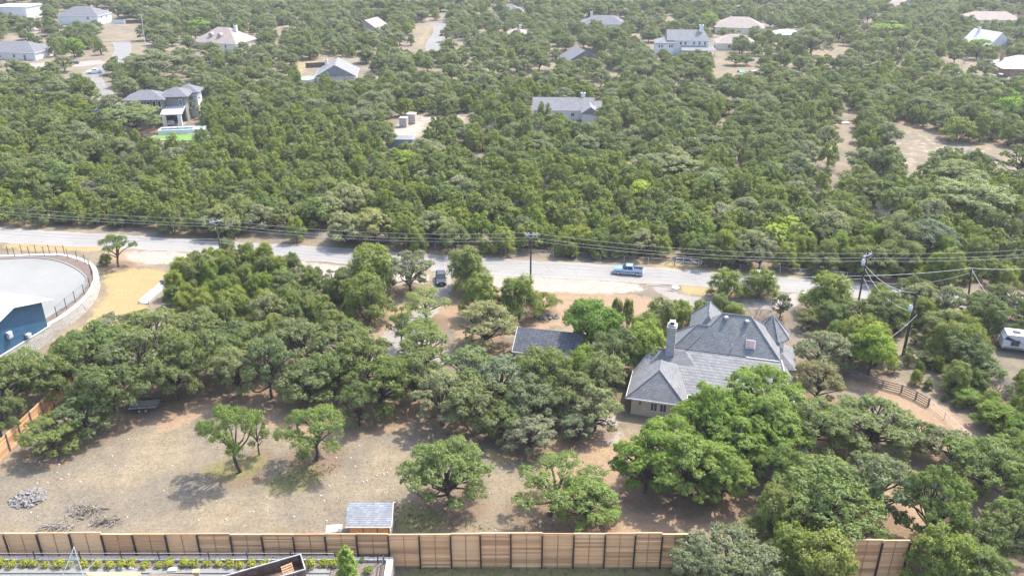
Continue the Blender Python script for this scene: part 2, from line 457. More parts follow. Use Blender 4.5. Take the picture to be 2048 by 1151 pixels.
def tree_at(kind, var, bx, by, width, top, label, group=None, tint=None, rz=None, name=None, cat=None):
    """a tree whose foot, crown width and top were read off the photograph"""
    p = G(bx, by)
    v = VAR[kind][var % len(VAR[kind])]
    wm = width / ppm(by - 20); rise = (by - top) / ppm(by); dl = PITCH + math.atan(((by + top) / 2 - 575.5) / F_PX); b_, a_ = (0.42, 0.14) if 'juniper' in kind else (0.34, 0.50)
    hm = 0.4 * wm
    while hm < 20 and hm * (1 - b_) * math.cos(dl) + math.hypot(wm * a_ * math.sin(dl), b_ * hm * math.cos(dl)) < rise: hm += 0.05
    r = (hash((bx, by)) % 628) / 100 if rz is None else rz
    MANUAL.append((p.x, p.y, wm * 0.5))
    return plant(kind, var, (p.x, p.y, -0.05), wm / v['w'], hm / v['h'], r, label, group, tint, name, cat)
# ------------------------------------------------------------------ ground: one sheet, soils by place
def soil_mat():
    m, N, L, B = new_mat('dry_ground')
    tc = N.new('ShaderNodeTexCoord'); at = N.new('ShaderNodeAttribute'); at.attribute_name = 'soil'
    lt = N.new('ShaderNodeAttribute'); lt.attribute_name = 'litter'
    sp = N.new('ShaderNodeSeparateColor'); L.new(at.outputs['Color'], sp.inputs[0])
    def noise(sc, d=5, r=0.65):
        n = nz(N, sc, d, r); L.new(tc.outputs['Object'], n.inputs['Vector']); return n.outputs[0]
    big, mid, fine, tiny = noise(0.09), noise(0.35, 6, 0.7), noise(2.2, 5, 0.75), noise(9.0, 3, 0.7)
    def two(a, b, src, lo=0.35, hi=0.65):
        r = ramp(N, [(lo, a), (hi, b)]); L.new(src, r.inputs[0]); return r.outputs[0]
    thatch = mixc(N, L, 0.5, two((0.126, 0.107, 0.081), (0.206, 0.181, 0.143), mid), two((0.108, 0.090, 0.067), (0.228, 0.204, 0.163), fine))
    thatch = mixc(N, L, 1.0, thatch, two((0.78, 0.79, 0.83), (1.20, 1.13, 0.98), big, 0.35, 0.65), 'MULTIPLY')
    chalk = mixc(N, L, 0.5, two((0.222, 0.194, 0.162), (0.318, 0.29, 0.254), mid), two((0.195, 0.166, 0.134), (0.345, 0.314, 0.277), fine))
    grass = mixc(N, L, 0.5, two((0.235, 0.172, 0.088), (0.27, 0.222, 0.112), mid), two((0.19, 0.15, 0.066), (0.33, 0.25, 0.13), fine))
    red = mixc(N, L, 0.5, two((0.198, 0.136, 0.087), (0.262, 0.188, 0.124), mid), two((0.182, 0.122, 0.076), (0.305, 0.228, 0.162), fine))
    def soft(w):            # break the border of a soil patch with noise
        s = mth(N, L, 'ADD', w, mth(N, L, 'MULTIPLY', mth(N, L, 'SUBTRACT', mth(N, L, 'ADD', mid, mth(N, L, 'MULTIPLY', fine, 0.5)), 0.75), 1.3))
        r = ramp(N, [(0.38, (0, 0, 0)), (0.62, (1, 1, 1))]); L.new(s, r.inputs[0]); return r.outputs[0]
    c = mixc(N, L, soft(sp.outputs[2]), thatch, red)
    c = mixc(N, L, soft(sp.outputs[1]), c, grass)
    c = mixc(N, L, soft(sp.outputs[0]), c, chalk)
    litter = mixc(N, L, 0.5, two((0.105, 0.072, 0.050), (0.19, 0.135, 0.092), mid), two((0.08, 0.055, 0.038), (0.22, 0.165, 0.115), fine))
    c = mixc(N, L, mth(N, L, 'MULTIPLY', soft(lt.outputs['Fac']), 0.8), c, litter)
    grn = mixc(N, L, 0.5, two((0.09, 0.10, 0.03), (0.20, 0.175, 0.075), mid), two((0.06, 0.075, 0.02), (0.22, 0.19, 0.09), fine))
    c = mixc(N, L, mth(N, L, 'MULTIPLY', soft(at.outputs['Alpha']), 0.75), c, grn)
    c = mixc(N, L, 1.0, c, two((0.72, 0.72, 0.72), (1.22, 1.2, 1.17), tiny), 'MULTIPLY')
    L.new(c, B.inputs['Base Color']); B.inputs['Roughness'].default_value = 1.0
    B.inputs['Specular IOR Level'].default_value = 0.1
    bump(N, L, B, mth(N, L, 'ADD', fine, mth(N, L, 'MULTIPLY', tiny, 0.5)), 0.45, 0.08)
    return m
def axis_steps(dense0, dense1, step, lo, hi):
    a = list(np.arange(dense0, dense1 + 1e-6, step)); s = step
    x = a[0]; pre = []
    while x > lo: s *= 1.16; x -= s; pre.append(x)
    s = step; x = a[-1]; post = []
    while x < hi: s *= 1.16; x += s; post.append(x)
    return np.array(pre[::-1] + a + post)
CHALK = [   # pale caliche and gravel, in photograph pixels
    [(250, 500), (440, 505), (720, 535), (860, 552), (860, 572), (700, 570), (560, 560), (430, 530), (300, 528), (245, 520)],
    [(960, 548), (1240, 562), (1310, 575), (1240, 588), (1060, 582), (950, 570)],
    [(770, 660), (850, 650), (870, 690), (900, 700), (900, 730), (760, 740), (730, 720)],
    [(650, 1046), (690, 1044), (700, 1068), (650, 1068)],
    ([(690, 965), (790, 955), (815, 985), (720, 995)], 0.42), ([(700, 880), (740, 880), (745, 950), (690, 950)], 0.3), ([(20, 960), (160, 940), (330, 960), (300, 1010), (60, 1010)], 0.22), ([(380, 980), (560, 960), (640, 1000), (600, 1060), (420, 1060)], 0.25), ([(1010, 920), (1060, 960), (1010, 1060), (950, 1040)], 0.25),
    ([(1670, 200), (1715, 200), (1710, 262), (1700, 350), (1680, 420), (1640, 400), (1665, 300)], 0.4),
    ([(1760, 250), (1830, 240), (1900, 255), (1960, 280), (2090, 304), (2090, 390), (1960, 365), (1900, 330), (1850, 400), (1780, 390), (1770, 300)], 0.42),
    [(770, 285), (800, 235), (930, 225), (940, 270), (850, 262), (800, 300)],
    [(1580, 880), (1680, 890), (1640, 930), (1570, 920)],
    [(1300, 190), (1330, 190), (1340, 260), (1440, 250), (1440, 290), (1300, 260)],
    [(600, 110), (730, 100), (730, 120), (600, 130)],
    [(1130, 815), (1240, 830), (1250, 900), (1190, 880), (1130, 850)],
    [(0, 740), (110, 700), (130, 720), (60, 770), (0, 800)],
]
GRASS = [
    [(0, 480), (260, 490), (260, 500), (120, 503), (0, 498)],
    [(205, 530), (330, 540), (330, 560), (260, 660), (190, 690), (100, 690), (170, 650), (215, 590)],
    [(1160, 514), (1250, 522), (1420, 546), (1600, 562), (1600, 550), (1420, 535), (1250, 512)],
    [(1345, 568), (1420, 575), (1420, 592), (1370, 586)],
    [(205, 50), (280, 48), (288, 82), (190, 84)], [(150, 92), (228, 90), (226, 118), (160, 118)],
    [(832, 55), (866, 52), (862, 78), (850, 100), (825, 100), (826, 74)],
    [(970, 890), (1040, 900), (1040, 930), (970, 920)], [(1180, 890), (1230, 890), (1230, 915), (1180, 910)],
    [(1570, 95), (1690, 85), (1690, 130), (1620, 130)], [(640, 125), (600, 160), (560, 160), (580, 125)],
]
RED = [
    [(890, 578), (1060, 572), (1290, 590), (1330, 612), (1240, 640), (1140, 640), (1090, 660), (930, 690), (880, 640), (860, 600)],
    [(1700, 745), (1830, 775), (1900, 820), (2000, 885), (1900, 900), (1830, 870), (1760, 800), (1690, 770)],
    [(205, 500), (320, 505), (330, 530), (220, 530)],
    [(740, 610), (870, 600), (860, 660), (740, 670)],
    [(300, 830), (520, 770), (740, 790), (860, 760), (820, 860), (640, 880), (420, 820), (330, 870)],
    [(1560, 880), (1700, 880), (1880, 960), (1950, 1040), (1850, 1110), (1760, 1060), (1600, 980)],
    [(1100, 860), (1260, 870), (1440, 960), (1480, 1040), (1240, 1080), (1100, 1060), (1060, 960)],
]
GREEN = [
    [(800, 1130), (1400, 1134), (1700, 1152), (1700, 1220), (780, 1220)],
    [(790, 1000), (900, 1030), (890, 1068), (790, 1068)], [(600, 930), (650, 930), (640, 975), (540, 990), (520, 970)],
    [(380, 940), (520, 900), (540, 930), (470, 970)], [(780, 640), (860, 640), (870, 690), (800, 690)],
    [(215, 55), (262, 52), (255, 72), (215, 74)],
]
def build_ground():
    xs = axis_steps(-95, 100, 0.85, -3500, 3500); ys = axis_steps(66, 190, 0.85, -900, 5200)
    X, Y = np.meshgrid(xs, ys)
    V = np.stack([X.ravel(), Y.ravel(), np.zeros(X.size)], 1)
    nx, ny = len(xs), len(ys)
    i = np.arange(ny - 1)[:, None] * nx + np.arange(nx - 1)[None, :]
    Fq = np.stack([i, i + 1, i + nx + 1, i + nx], -1).reshape(-1, 4)
    me = fast_mesh('ground', V, Fq, soil_mat())
    px, py = pix(V[:, 0], np.maximum(V[:, 1], 45.0))
    def mask(polys):
        w = np.zeros(len(V))
        for p in polys:
            k = 1.0
            if isinstance(p, tuple): p, k = p
            w = np.maximum(w, inside(p, px, py) * k)
        w = w.reshape(ny, nx)
        for _ in range(5):
            q = np.pad(w, 1, mode='edge')
            w = (q[:-2, 1:-1] + q[2:, 1:-1] + q[1:-1, :-2] + q[1:-1, 2:] + 2 * w) / 6
        return w.ravel()
    a = me.attributes.new('soil', 'FLOAT_COLOR', 'POINT')
    dat = np.stack([mask(CHALK), mask(GRASS), mask(RED), mask(GREEN)], 1).astype(np.float32)
    a.data.foreach_set('color', dat.ravel())
    struct(link('ground', me))
build_ground()

def ribbon(mb, left, right, z, mi=0):
    n = len(left)
    vs = [(p[0], p[1], z) for p in left] + [(p[0], p[1], z) for p in right]
    mb.add(vs, [(i + n, i + n + 1, i + 1, i) for i in range(n - 1)], mi)
def ragged(pts, amt, seed):
    rng = random.Random(seed)
    return [Vector((p[0] + rng.uniform(-amt, amt), p[1] + rng.uniform(-amt, amt), 0)) for p in pts]
def road_mat(name, a, b, wear, tracks=False):
    m, N, L, B = new_mat(name)
    tc = N.new('ShaderNodeTexCoord')
    n1, n2, n3 = nz(N, 0.25, 5, 0.7), nz(N, 3.0, 5, 0.8), nz(N, 0.06, 3, 0.5)
    for n in (n1, n2, n3): L.new(tc.outputs['Object'], n.inputs['Vector'])
    r1 = ramp(N, [(0.3, a), (0.7, b)]); L.new(n1.outputs[0], r1.inputs[0])
    r2 = ramp(N, [(0.3, tuple(x * 0.86 for x in a)), (0.7, tuple(x * 1.1 for x in b))]); L.new(n2.outputs[0], r2.inputs[0])
    c = mixc(N, L, 0.45, r1.outputs[0], r2.outputs[0])
    r3 = ramp(N, [(0.4, (1, 1, 1)), (0.62, wear)]); L.new(n3.outputs[0], r3.inputs[0])
    c = mixc(N, L, 1.0, c, r3.outputs[0], 'MULTIPLY')
    if tracks:
        at = N.new('ShaderNodeAttribute'); at.attribute_name = 'across'
        w = ramp(N, [(0.0, (1.12, 1.08, 1.0)), (0.10, (1.05, 1.03, 1.0)), (0.20, (0.93, 0.93, 0.94)), (0.30, (1.04, 1.04, 1.04)), (0.42, (0.94, 0.94, 0.95)), (0.5, (1.05, 1.05, 1.05)), (0.60, (0.93, 0.93, 0.94)), (0.70, (1.03, 1.03, 1.03)), (0.81, (0.94, 0.94, 0.95)), (0.90, (1.04, 1.03, 1.0)), (1.0, (1.14, 1.08, 0.98))])
        L.new(mth(N, L, 'ADD', at.outputs['Fac'], mth(N, L, 'MULTIPLY', mth(N, L, 'SUBTRACT', n1.outputs[0], 0.5), 0.10)), w.inputs[0])
        c = mixc(N, L, 1.0, c, w.outputs[0], 'MULTIPLY')
        vo = N.new('ShaderNodeTexVoronoi'); vo.feature = 'DISTANCE_TO_EDGE'; vo.inputs['Scale'].default_value = 0.16; L.new(tc.outputs['Object'], vo.inputs['Vector'])
        cr = ramp(N, [(0.0, (0.72, 0.71, 0.70)), (0.02, (1, 1, 1))]); L.new(mth(N, L, 'ADD', vo.outputs['Distance'], mth(N, L, 'MULTIPLY', mth(N, L, 'SUBTRACT', n2.outputs[0], 0.5), 0.05)), cr.inputs[0])
        c = mixc(N, L, 0.6, c, mixc(N, L, 1.0, c, cr.outputs[0], 'MULTIPLY'))
    L.new(c, B.inputs['Base Color'])
    B.inputs['Roughness'].default_value = 0.95
    bump(N, L, B, n2.outputs[0], 0.3, 0.02)
    return m
M['road'] = road_mat('chip_seal_road', (0.190, 0.183, 0.172), (0.240, 0.231, 0.218), (0.90, 0.89, 0.88), True)
M['drive'] = road_mat('gravel_drive', (0.19, 0.172, 0.154), (0.248, 0.226, 0.204), (0.9, 0.88, 0.86))
M['concrete'] = road_mat('pale_concrete', (0.178, 0.177, 0.168), (0.214, 0.213, 0.203), (0.84, 0.86, 0.85))
M['asphalt_far'] = road_mat('worn_asphalt', (0.145, 0.141, 0.136), (0.185, 0.18, 0.174), (0.90, 0.90, 0.90), True)
def road(name, up, lo, z, mat, n=10, rag=0.32):
    U = ragged(smooth([G(*p) for p in up], n), rag, 1); Lw = ragged(smooth([G(*p) for p in lo], n), rag, 2)
    n = len(U); rows = 5
    mb = MB(); vs = [(U[i].lerp(Lw[i], k / (rows - 1)).x, U[i].lerp(Lw[i], k / (rows - 1)).y, z) for k in range(rows) for i in range(n)]
    mb.add(vs, [(k * n + n + i, k * n + n + i + 1, k * n + i + 1, k * n + i) for k in range(rows - 1) for i in range(n - 1)])
    o = mb.build(name, mat); a = o.data.attributes.new('across', 'FLOAT', 'POINT'); a.data.foreach_set('value', np.repeat(np.arange(rows) / (rows - 1), n).astype(np.float32))
    return struct(o)
ROAD_UP = [(-260, 436), (-100, 446), (0, 455), (120, 463), (250, 470), (440, 483), (600, 490), (720, 498), (870, 510), (960, 515), (1060, 521), (1200, 528), (1400, 541), (1480, 547), (1600, 556), (1720, 566), (1900, 583), (2100, 600), (2300, 616)]
ROAD_LO = [(-260, 466), (-100, 478), (0, 486), (120, 492), (250, 497), (440, 507), (600, 520), (720, 530), (870, 542), (960, 548), (1060, 554), (1200, 561), (1400, 573), (1480, 578), (1600, 586), (1720, 597), (1900, 613), (2100, 630), (2300, 646)]
road('road', ROAD_UP, ROAD_LO, 0.03, M['road'])
road('driveway_loop', [(1290, 566), (1305, 575), (1325, 590), (1360, 606), (1420, 613), (1500, 618), (1570, 616), (1630, 596)],
     [(1350, 570), (1345, 577), (1352, 585), (1378, 592), (1430, 594), (1500, 598), (1550, 596), (1590, 584)], 0.018, M['drive'])
road('gravel_drive', [(870, 536), (868, 552), (862, 580), (840, 610), (800, 640), (770, 665), (760, 700), (790, 726)],
     [(915, 540), (905, 556), (898, 585), (880, 615), (860, 640), (850, 665), (870, 700), (900, 730)], 0.014, M['drive'], rag=0.5)
road('far_road', [(196, 84), (222, 84), (228, 94), (226, 108), (214, 124), (150, 150), (136, 158), (150, 168), (176, 184), (196, 205), (215, 222)],
     [(282, 82), (262, 83), (262, 94), (261, 110), (256, 125), (214, 140), (205, 155), (212, 170), (228, 186), (240, 205), (255, 222)], 0.02, M['asphalt_far'])
road('far_road', [(850, 48), (866, 52), (866, 66), (854, 84), (850, 104), (848, 120)], [(900, 46), (893, 52), (888, 66), (882, 84), (876, 104), (876, 120)], 0.02, M['asphalt_far'])
road('far_drive', [(60, 55), (78, 56), (76, 66)], [(50, 50), (50, 62), (52, 68)], 0.02, M['drive'])
road('far_drive', [(40, 128), (110, 124), (150, 124), (200, 120)], [(40, 136), (110, 132), (150, 134), (215, 127)], 0.02, M['drive'])
# ------------------------------------------------------------------ buildings
M['shingle'] = coursed('grey_shingles', (0.148, 0.150, 0.154), (0.205, 0.207, 0.211), (0.108, 0.110, 0.115), 0.5, 0.21, 0.03, 0.95, 1.25)
M['shingle_dark'] = coursed('charcoal_shingles', (0.055, 0.062, 0.078), (0.10, 0.108, 0.125), (0.03, 0.033, 0.04), 0.62, 0.27, 0.035, 0.95, 1.6)
M['shingle_blue'] = coursed('blue_grey_shingles', (0.22, 0.24, 0.26), (0.30, 0.32, 0.34), (0.16, 0.17, 0.185), 0.7, 0.2, 0.03, 0.95, 1.5)
M['roof_grey'] = plain('weathered_grey_roof', (0.165, 0.164, 0.171), 0.95, 0.12, 0.8)
M['roof_tan'] = plain('weathered_tan_roof', (0.25, 0.208, 0.185), 0.95, 0.12, 0.8)
M['roof_slate'] = plain('slate_grey_roof', (0.118, 0.12, 0.133), 0.95, 0.12, 0.8)
M['roof_brown'] = plain('brown_roof', (0.27, 0.215, 0.19), 0.95, 0.12, 0.8)
M['roof_white'] = plain('white_metal_roof', (0.42, 0.42, 0.43), 0.5, 0.05, 0.5)
M['white'] = plain('white_paint', (0.60, 0.60, 0.59), 0.6, 0.06, 0.8)
M['trim'] = plain('trim_paint', (0.62, 0.60, 0.57), 0.6, 0.06, 0.8)
M['cream'] = plain('cream_siding', (0.66, 0.60, 0.51), 0.8, 0.08, 0.8)
M['taupe'] = plain('taupe_stucco', (0.20, 0.186, 0.172), 0.85, 0.08, 0.8)
M['dkgrey'] = plain('dark_grey_stucco', (0.11, 0.11, 0.12), 0.85, 0.08, 0.8)
M['redbrick'] = plain('red_brick', (0.30, 0.13, 0.09), 0.9, 0.15, 2)
M['brick'] = coursed('tan_brick', (0.47, 0.37, 0.26), (0.56, 0.45, 0.33), (0.55, 0.50, 0.43), 0.42, 0.14, 0.02, 0.9)
M['stone'] = coursed('pale_limestone', (0.36, 0.335, 0.30), (0.46, 0.44, 0.40), (0.20, 0.185, 0.165), 0.75, 0.34, 0.035, 0.9, bmp=0.7)
M['greystone'] = coursed('grey_stone', (0.29, 0.275, 0.255), (0.39, 0.37, 0.34), (0.21, 0.198, 0.182), 0.6, 0.28, 0.03, 0.9, bmp=0.7)
M['blue'] = coursed('blue_siding', (0.016, 0.078, 0.15), (0.019, 0.088, 0.165), (0.012, 0.06, 0.12), 40, 0.30, 0.02, 0.55)
M['glass'] = plain('window_glass', (0.03, 0.037, 0.045), 0.12, 0.1, 1)
M['steel'] = plain('black_steel', (0.022, 0.02, 0.02), 0.55, 0.2, 2)
M['galv'] = plain('galvanised_steel', (0.55, 0.56, 0.57), 0.5, 0.1, 2, 0.3)
M['polewood'] = plain('dark_pole_wood', (0.045, 0.036, 0.03), 0.95, 0.3, 2)
M['polegrey'] = plain('grey_pole_wood', (0.12, 0.105, 0.09), 0.95, 0.3, 2)
M['rail'] = plain('weathered_rail_wood', (0.20, 0.165, 0.135), 0.95, 0.25, 3)
M['mulch'] = plain('brown_mulch', (0.16, 0.115, 0.09), 1.0, 0.35, 6, c2=(0.05, 0.036, 0.03))
M['bedmulch'] = plain('grey_bed_mulch', (0.17, 0.135, 0.125), 1.0, 0.3, 6, c2=(0.07, 0.055, 0.05))
M['water'] = plain('pool_water', (0.075, 0.15, 0.20), 0.05, 0.1, 0.6)
M['spa'] = plain('spa_water', (0.20, 0.33, 0.33), 0.05, 0.1, 0.6)
M['turf'] = plain('bright_turf', (0.10, 0.20, 0.035), 1.0, 0.1, 1.5)
M['wire'] = plain('wire', (0.30, 0.31, 0.31), 0.6, 0.05)
M['wire_pale'] = plain('pale_wire', (0.46, 0.46, 0.45), 0.6, 0.05)
M['rock'] = plain('limestone_rubble', (0.20, 0.187, 0.174), 0.95, 0.3, 3)
M['skylight'] = plain('skylight_dome', (0.30, 0.20, 0.19), 0.15, 0.1)
M['red'] = plain('red_canvas', (0.62, 0.05, 0.035), 0.8)

def hip(mb, u0, u1, v0, v1, z0, zr, axis='u', a=None, b=None, t=0.18, mi=0, lift=0.0):
    """hip roof as a closed solid; a, b = set-back of the ridge ends (0 = gable end)"""
    if axis == 'u':
        w = (v1 - v0) / 2; a = w if a is None else a; b = w if b is None else b; m = (v0 + v1) / 2
        r0, r1 = (u0 + a, m, zr), (u1 - b, m, zr)
        A, Bq, C, D = (u0, v0, z0), (u1, v0, z0), (u1, v1, z0), (u0, v1, z0)
        F = [[A, Bq, r1, r0], [C, D, r0, r1], [D, A, r0], [Bq, C, r1]]
    else:
        w = (u1 - u0) / 2; a = w if a is None else a; b = w if b is None else b; m = (u0 + u1) / 2
        r0, r1 = (m, v0 + a, zr), (m, v1 - b, zr)
        A, Bq, C, D = (u0, v0, z0), (u1, v0, z0), (u1, v1, z0), (u0, v1, z0)
        F = [[Bq, C, r1, r0], [D, A, r0, r1], [A, Bq, r0], [C, D, r1]]
    pts = [A, Bq, C, D, r0, r1]; low = [(p[0], p[1], p[2] - t) for p in (A, Bq, C, D)]
    vs = pts + low; ix = {id(p): i for i, p in enumerate(pts)}
    fs = [tuple(ix[id(p)] for p in f) for f in F] + [(9, 8, 7, 6)] + [(6 + i, 6 + (i + 1) % 4, (i + 1) % 4, i) for i in range(4)]
    mb.add(vs, fs, mi)
def fascia(mb, u0, u1, v0, v1, z, h=0.2, t=0.06, mi=0):
    mb.box(((u0 + u1) / 2, v0 - t / 2, z - h / 2 + 0.02), (u1 - u0 + 2 * t, t, h), mi=mi); mb.box(((u0 + u1) / 2, v1 + t / 2, z - h / 2 + 0.02), (u1 - u0 + 2 * t, t, h), mi=mi)
    mb.box((u0 - t / 2, (v0 + v1) / 2, z - h / 2 + 0.02), (t, v1 - v0 - 0.01, h), mi=mi); mb.box((u1 + t / 2, (v0 + v1) / 2, z - h / 2 + 0.02), (t, v1 - v0 - 0.01, h), mi=mi)
def window(parent, u, v, z, w, h, face='front', frame='white', bars=1):
    """a window proud of its wall: frame with a pane in it; face says which wall"""
    rz = dict(front=0, right=math.pi / 2, back=math.pi, left=-math.pi / 2)[face]
    f = MB(); t = 0.10
    f.box((0, 0, h / 2 - t / 2), (w, 0.12, t)); f.box((0, 0, -h / 2 + t / 2), (w, 0.14, t))
    f.box((-w / 2 + t / 2, 0, 0), (t, 0.11, h - 2 * t)); f.box((w / 2 - t / 2, 0, 0), (t, 0.11, h - 2 * t))
    for i in range(bars): f.box((-w / 2 + w * (i + 1) / (bars + 1), 0, 0), (0.06, 0.09, h - 2 * t))
    fo = f.build('window', M[frame], parent, (u, v, z)); fo.rotation_euler = (0, 0, rz)
    g = MB().box((0, 0.01, 0), (w - 2 * t + 0.004, 0.05, h - 2 * t + 0.004)); g.build('pane', M['glass'], fo)
    return fo
def chimney(parent, u, v, z0, z1, w, d, mat, pot=True):
    c = MB().box((u, v, (z0 + z1) / 2), (w, d, z1 - z0)); c.box((u, v, z1 + 0.1), (w + 0.24, d + 0.24, 0.2))
    o = c.build('chimney', mat, parent)
    if pot: MB().box((u, v, z1 + 0.36), (w * 0.5, d * 0.5, 0.32)).build('flue', M['steel'], o)
    return o
def house(name, label, px, py, w, d, rot, hw, hr, axis='u', ends=(None, None), roof='roof_grey', wall='cream', wins=(), chim=None, over=0.5, cat='house', door=None, extra=None, base=0.0):
    """a plain house: foot of its middle at a photograph pixel; wins = (face, along, z, w, h)"""
    p = G(px, py); t = thing(name, label, cat, (p.x, p.y, base), R(rot))
    u0, u1, v0, v1 = -w / 2, w / 2, -d / 2, d / 2
    wb = MB().box((0, 0, hw / 2), (w, d, hw)); gb = 0.12
    # gable ends carry the wall up to the roof
    for k, e in enumerate(ends):
        if e == 0:
            if axis == 'u':
                x = u0 if k == 0 else u1 - 0.2
                pr = [(v0, hw), (v1, hw), (0, hr - gb - (hr - hw) * over / (d / 2 + over))]
                wb.add([(x, a, b) for a, b in pr] + [(x + 0.2, a, b) for a, b in pr], [(0, 1, 2), (5, 4, 3), (0, 2, 5, 3), (1, 4, 5, 2), (0, 3, 4, 1)])
            else:
                y = v0 if k == 0 else v1 - 0.2
                pr = [(u0, hw), (u1, hw), (0, hr - gb - (hr - hw) * over / (w / 2 + over))]
                wb.add([(a, y, b) for a, b in pr] + [(a, y + 0.2, b) for a, b in pr], [(0, 2, 1), (3, 4, 5), (0, 3, 5, 2), (1, 2, 5, 4), (0, 1, 4, 3)])
    wb.build('wall', M[wall], t)
    rb = MB(); hip(rb, u0 - over, u1 + over, v0 - over, v1 + over, hw, hr, axis, ends[0], ends[1])
    ro = rb.build('roof', M[roof], t)
    fb = MB(); fascia(fb, u0 - over, u1 + over, v0 - over, v1 + over, hw - 0.02); fb.build('gutter', M['white'], t)
    for f, a, z, ww, hh in wins:
        u, v = dict(front=(a, v0 - 0.04), back=(a, v1 + 0.04), left=(u0 - 0.04, a), right=(u1 + 0.04, a))[f]
        window(t, u, v, z, ww, hh, f)
    if door:
        f, a = door; u, v = dict(front=(a, v0 - 0.03), left=(u0 - 0.03, a), right=(u1 + 0.03, a))[f]
        dd = MB().box((0, 0, 1.05), (1.0, 0.08, 2.1)); do = dd.build('door', M['dkgrey'], t, (u, v, 0)); do.rotation_euler = (0, 0, 0 if f == 'front' else math.pi / 2)
        MB().box((0.38, -0.07, 1.0), (0.1, 0.08, 0.06)).build('handle', M['galv'], do)
    if chim: chimney(t, *chim)
    if extra: extra(t)
    return t

# ---- the big stone and shingle house among the oaks
def main_house():
    t = thing('family_house', 'large grey shingled house with stone chimney and turret among the green oaks', 'house', (16.3, 102.0, 0), R(-15))
    # walls
    w = MB()
    w.box((4.0, 4.6, 1.47), (7.0, 8.2, 2.94)); w.box((14.4, 9.0, 1.46), (14.6, 11.0, 2.92)); w.box((2.7, 10.2, 1.46), (4.6, 6.4, 2.92))
    w.build('brick_wall', M['brick'], t)
    w = MB(); w.box((13.9, 16.4, 2.7), (12.2, 8.4, 5.4)); w.box((7.6, 14.2, 2.68), (4.4, 4.0, 5.36)); w.box((9.7, 19.6, 2.69), (4.9, 7.2, 5.38))
    w.build('upper_wall', M['brick'], t)
    sh = M['shingle']
    r = MB(); hip(r, -0.25, 8.1, -0.1, 10.6, 3.0, 6.25, 'v', 3.1, 4.6); r.build('roof', sh, t)                   # front left wing
    r = MB(); hip(r, -0.2, 10.5, 6.3, 13.9, 3.02, 5.85, 'u', 2.3, 3.5); r.build('roof', sh, t)                    # left end
    r = MB(); r.slab([(1.5, 3.0, 3.0), (22.5, 3.0, 3.0), (20.6, 11.75, 5.55), (4.6, 11.75, 5.55)], 0.2)
    r.slab([(22.5, 3.0, 3.0), (22.6, 11.75, 3.0), (20.6, 11.75, 5.55)], 0.2); r.build('roof', sh, t)              # long low slope
    r = MB(); hip(r, 7.1, 20.5, 11.4, 19.6, 5.55, 10.2, 'u', 4.6, 4.7); r.build('roof', sh, t)                     # steep main roof
    r = MB(); hip(r, 5.0, 13.0, 11.45, 16.5, 5.57, 8.6, 'u', 3.2, 3.2); r.build('roof', sh, t)
    r = MB(); hip(r, 6.9, 12.5, 14.2, 23.6, 5.53, 9.3, 'v', 2.0, 2.9); r.build('roof', sh, t)                      # rear wing
    r = MB(); hip(r, 17.0, 23.2, 13.6, 21.0, 3.02, 5.2, 'v', 3.1, 3.1); r.build('porch_roof', sh, t)
    w = MB(); w.box((20.0, 17.3, 1.45), (5.4, 6.4, 2.9)); w.build('porch_wall', M['brick'], t)
    # turret
    tc = (19.1, 18.3); N8 = [(tc[0] + math.cos(R(22.5 + 45 * i)) * 2.2, tc[1] + math.sin(R(22.5 + 45 * i)) * 2.2) for i in range(8)]
    w = MB(); w.prism(N8, 0, 6.3); tw = w.build('turret', M['cream'], t)
    for k in (5, 6, 7): pass
    window(tw, tc[0] + 0.0, tc[1] - 2.07, 4.6, 0.9, 1.5, 'front'); window(tw, tc[0] + 2.07, tc[1], 4.6, 0.9, 1.5, 'right')
    e8 = [(tc[0] + math.cos(R(22.5 + 45 * i)) * 2.95, tc[1] + math.sin(R(22.5 + 45 * i)) * 2.95) for i in range(8)]
    r = MB(); r.add([(x, y, 6.3) for x, y in e8] + [(x, y, 6.12) for x, y in e8] + [(tc[0], tc[1], 9.5)],
                    [(i, (i + 1) % 8, 16) for i in range(8)] + [(i + 8, (i + 1) % 8 + 8, (i + 1) % 8, i) for i in range(8)] + [tuple(range(15, 7, -1))])
    r.build('turret_roof', sh, t)
    # hip and ridge caps: one row of bent shingles along each edge
    cap = MB()
    def ridge(a, b): cap.tube([Vector(a) + Vector((0, 0, 0.02)), Vector(b) + Vector((0, 0, 0.02))], 0.11, 5)
    for a, b in (((-0.25, -0.1, 3), (3.92, 3.0, 6.25)), ((8.1, -0.1, 3), (3.92, 3.0, 6.25)), ((3.92, 3.0, 6.25), (3.92, 6.0, 6.25)),
                 ((-0.2, 6.3, 3.0), (2.1, 10.1, 5.85)), ((-0.2, 13.9, 3.0), (2.1, 10.1, 5.85)), ((2.1, 10.1, 5.85), (5, 10.1, 5.85)),
                 ((7.1, 11.4, 5.55), (11.7, 15.5, 10.2)), ((20.5, 11.4, 5.55), (15.8, 15.5, 10.2)), ((11.7, 15.5, 10.2), (15.8, 15.5, 10.2)), ((20.5, 19.6, 5.55), (15.8, 15.5, 10.2)),
                 ((5.0, 11.45, 5.57), (8.2, 13.97, 8.6)), ((5.0, 16.5, 5.57), (8.2, 13.97, 8.6)), ((8.2, 13.97, 8.6), (9.9, 13.97, 8.6)),
                 ((6.9, 23.6, 5.53), (9.7, 20.7, 9.3)), ((12.5, 23.6, 5.53), (9.7, 20.7, 9.3)), ((9.7, 20.7, 9.3), (9.7, 17, 9.3)),
                 ((22.5, 3.0, 3.0), (20.6, 11.75, 5.55)), *[((x, y, 6.3), (tc[0], tc[1], 9.5)) for x, y in e8]): ridge(a, b)
    cap.build('ridge_cap', M['roof_grey'], t)
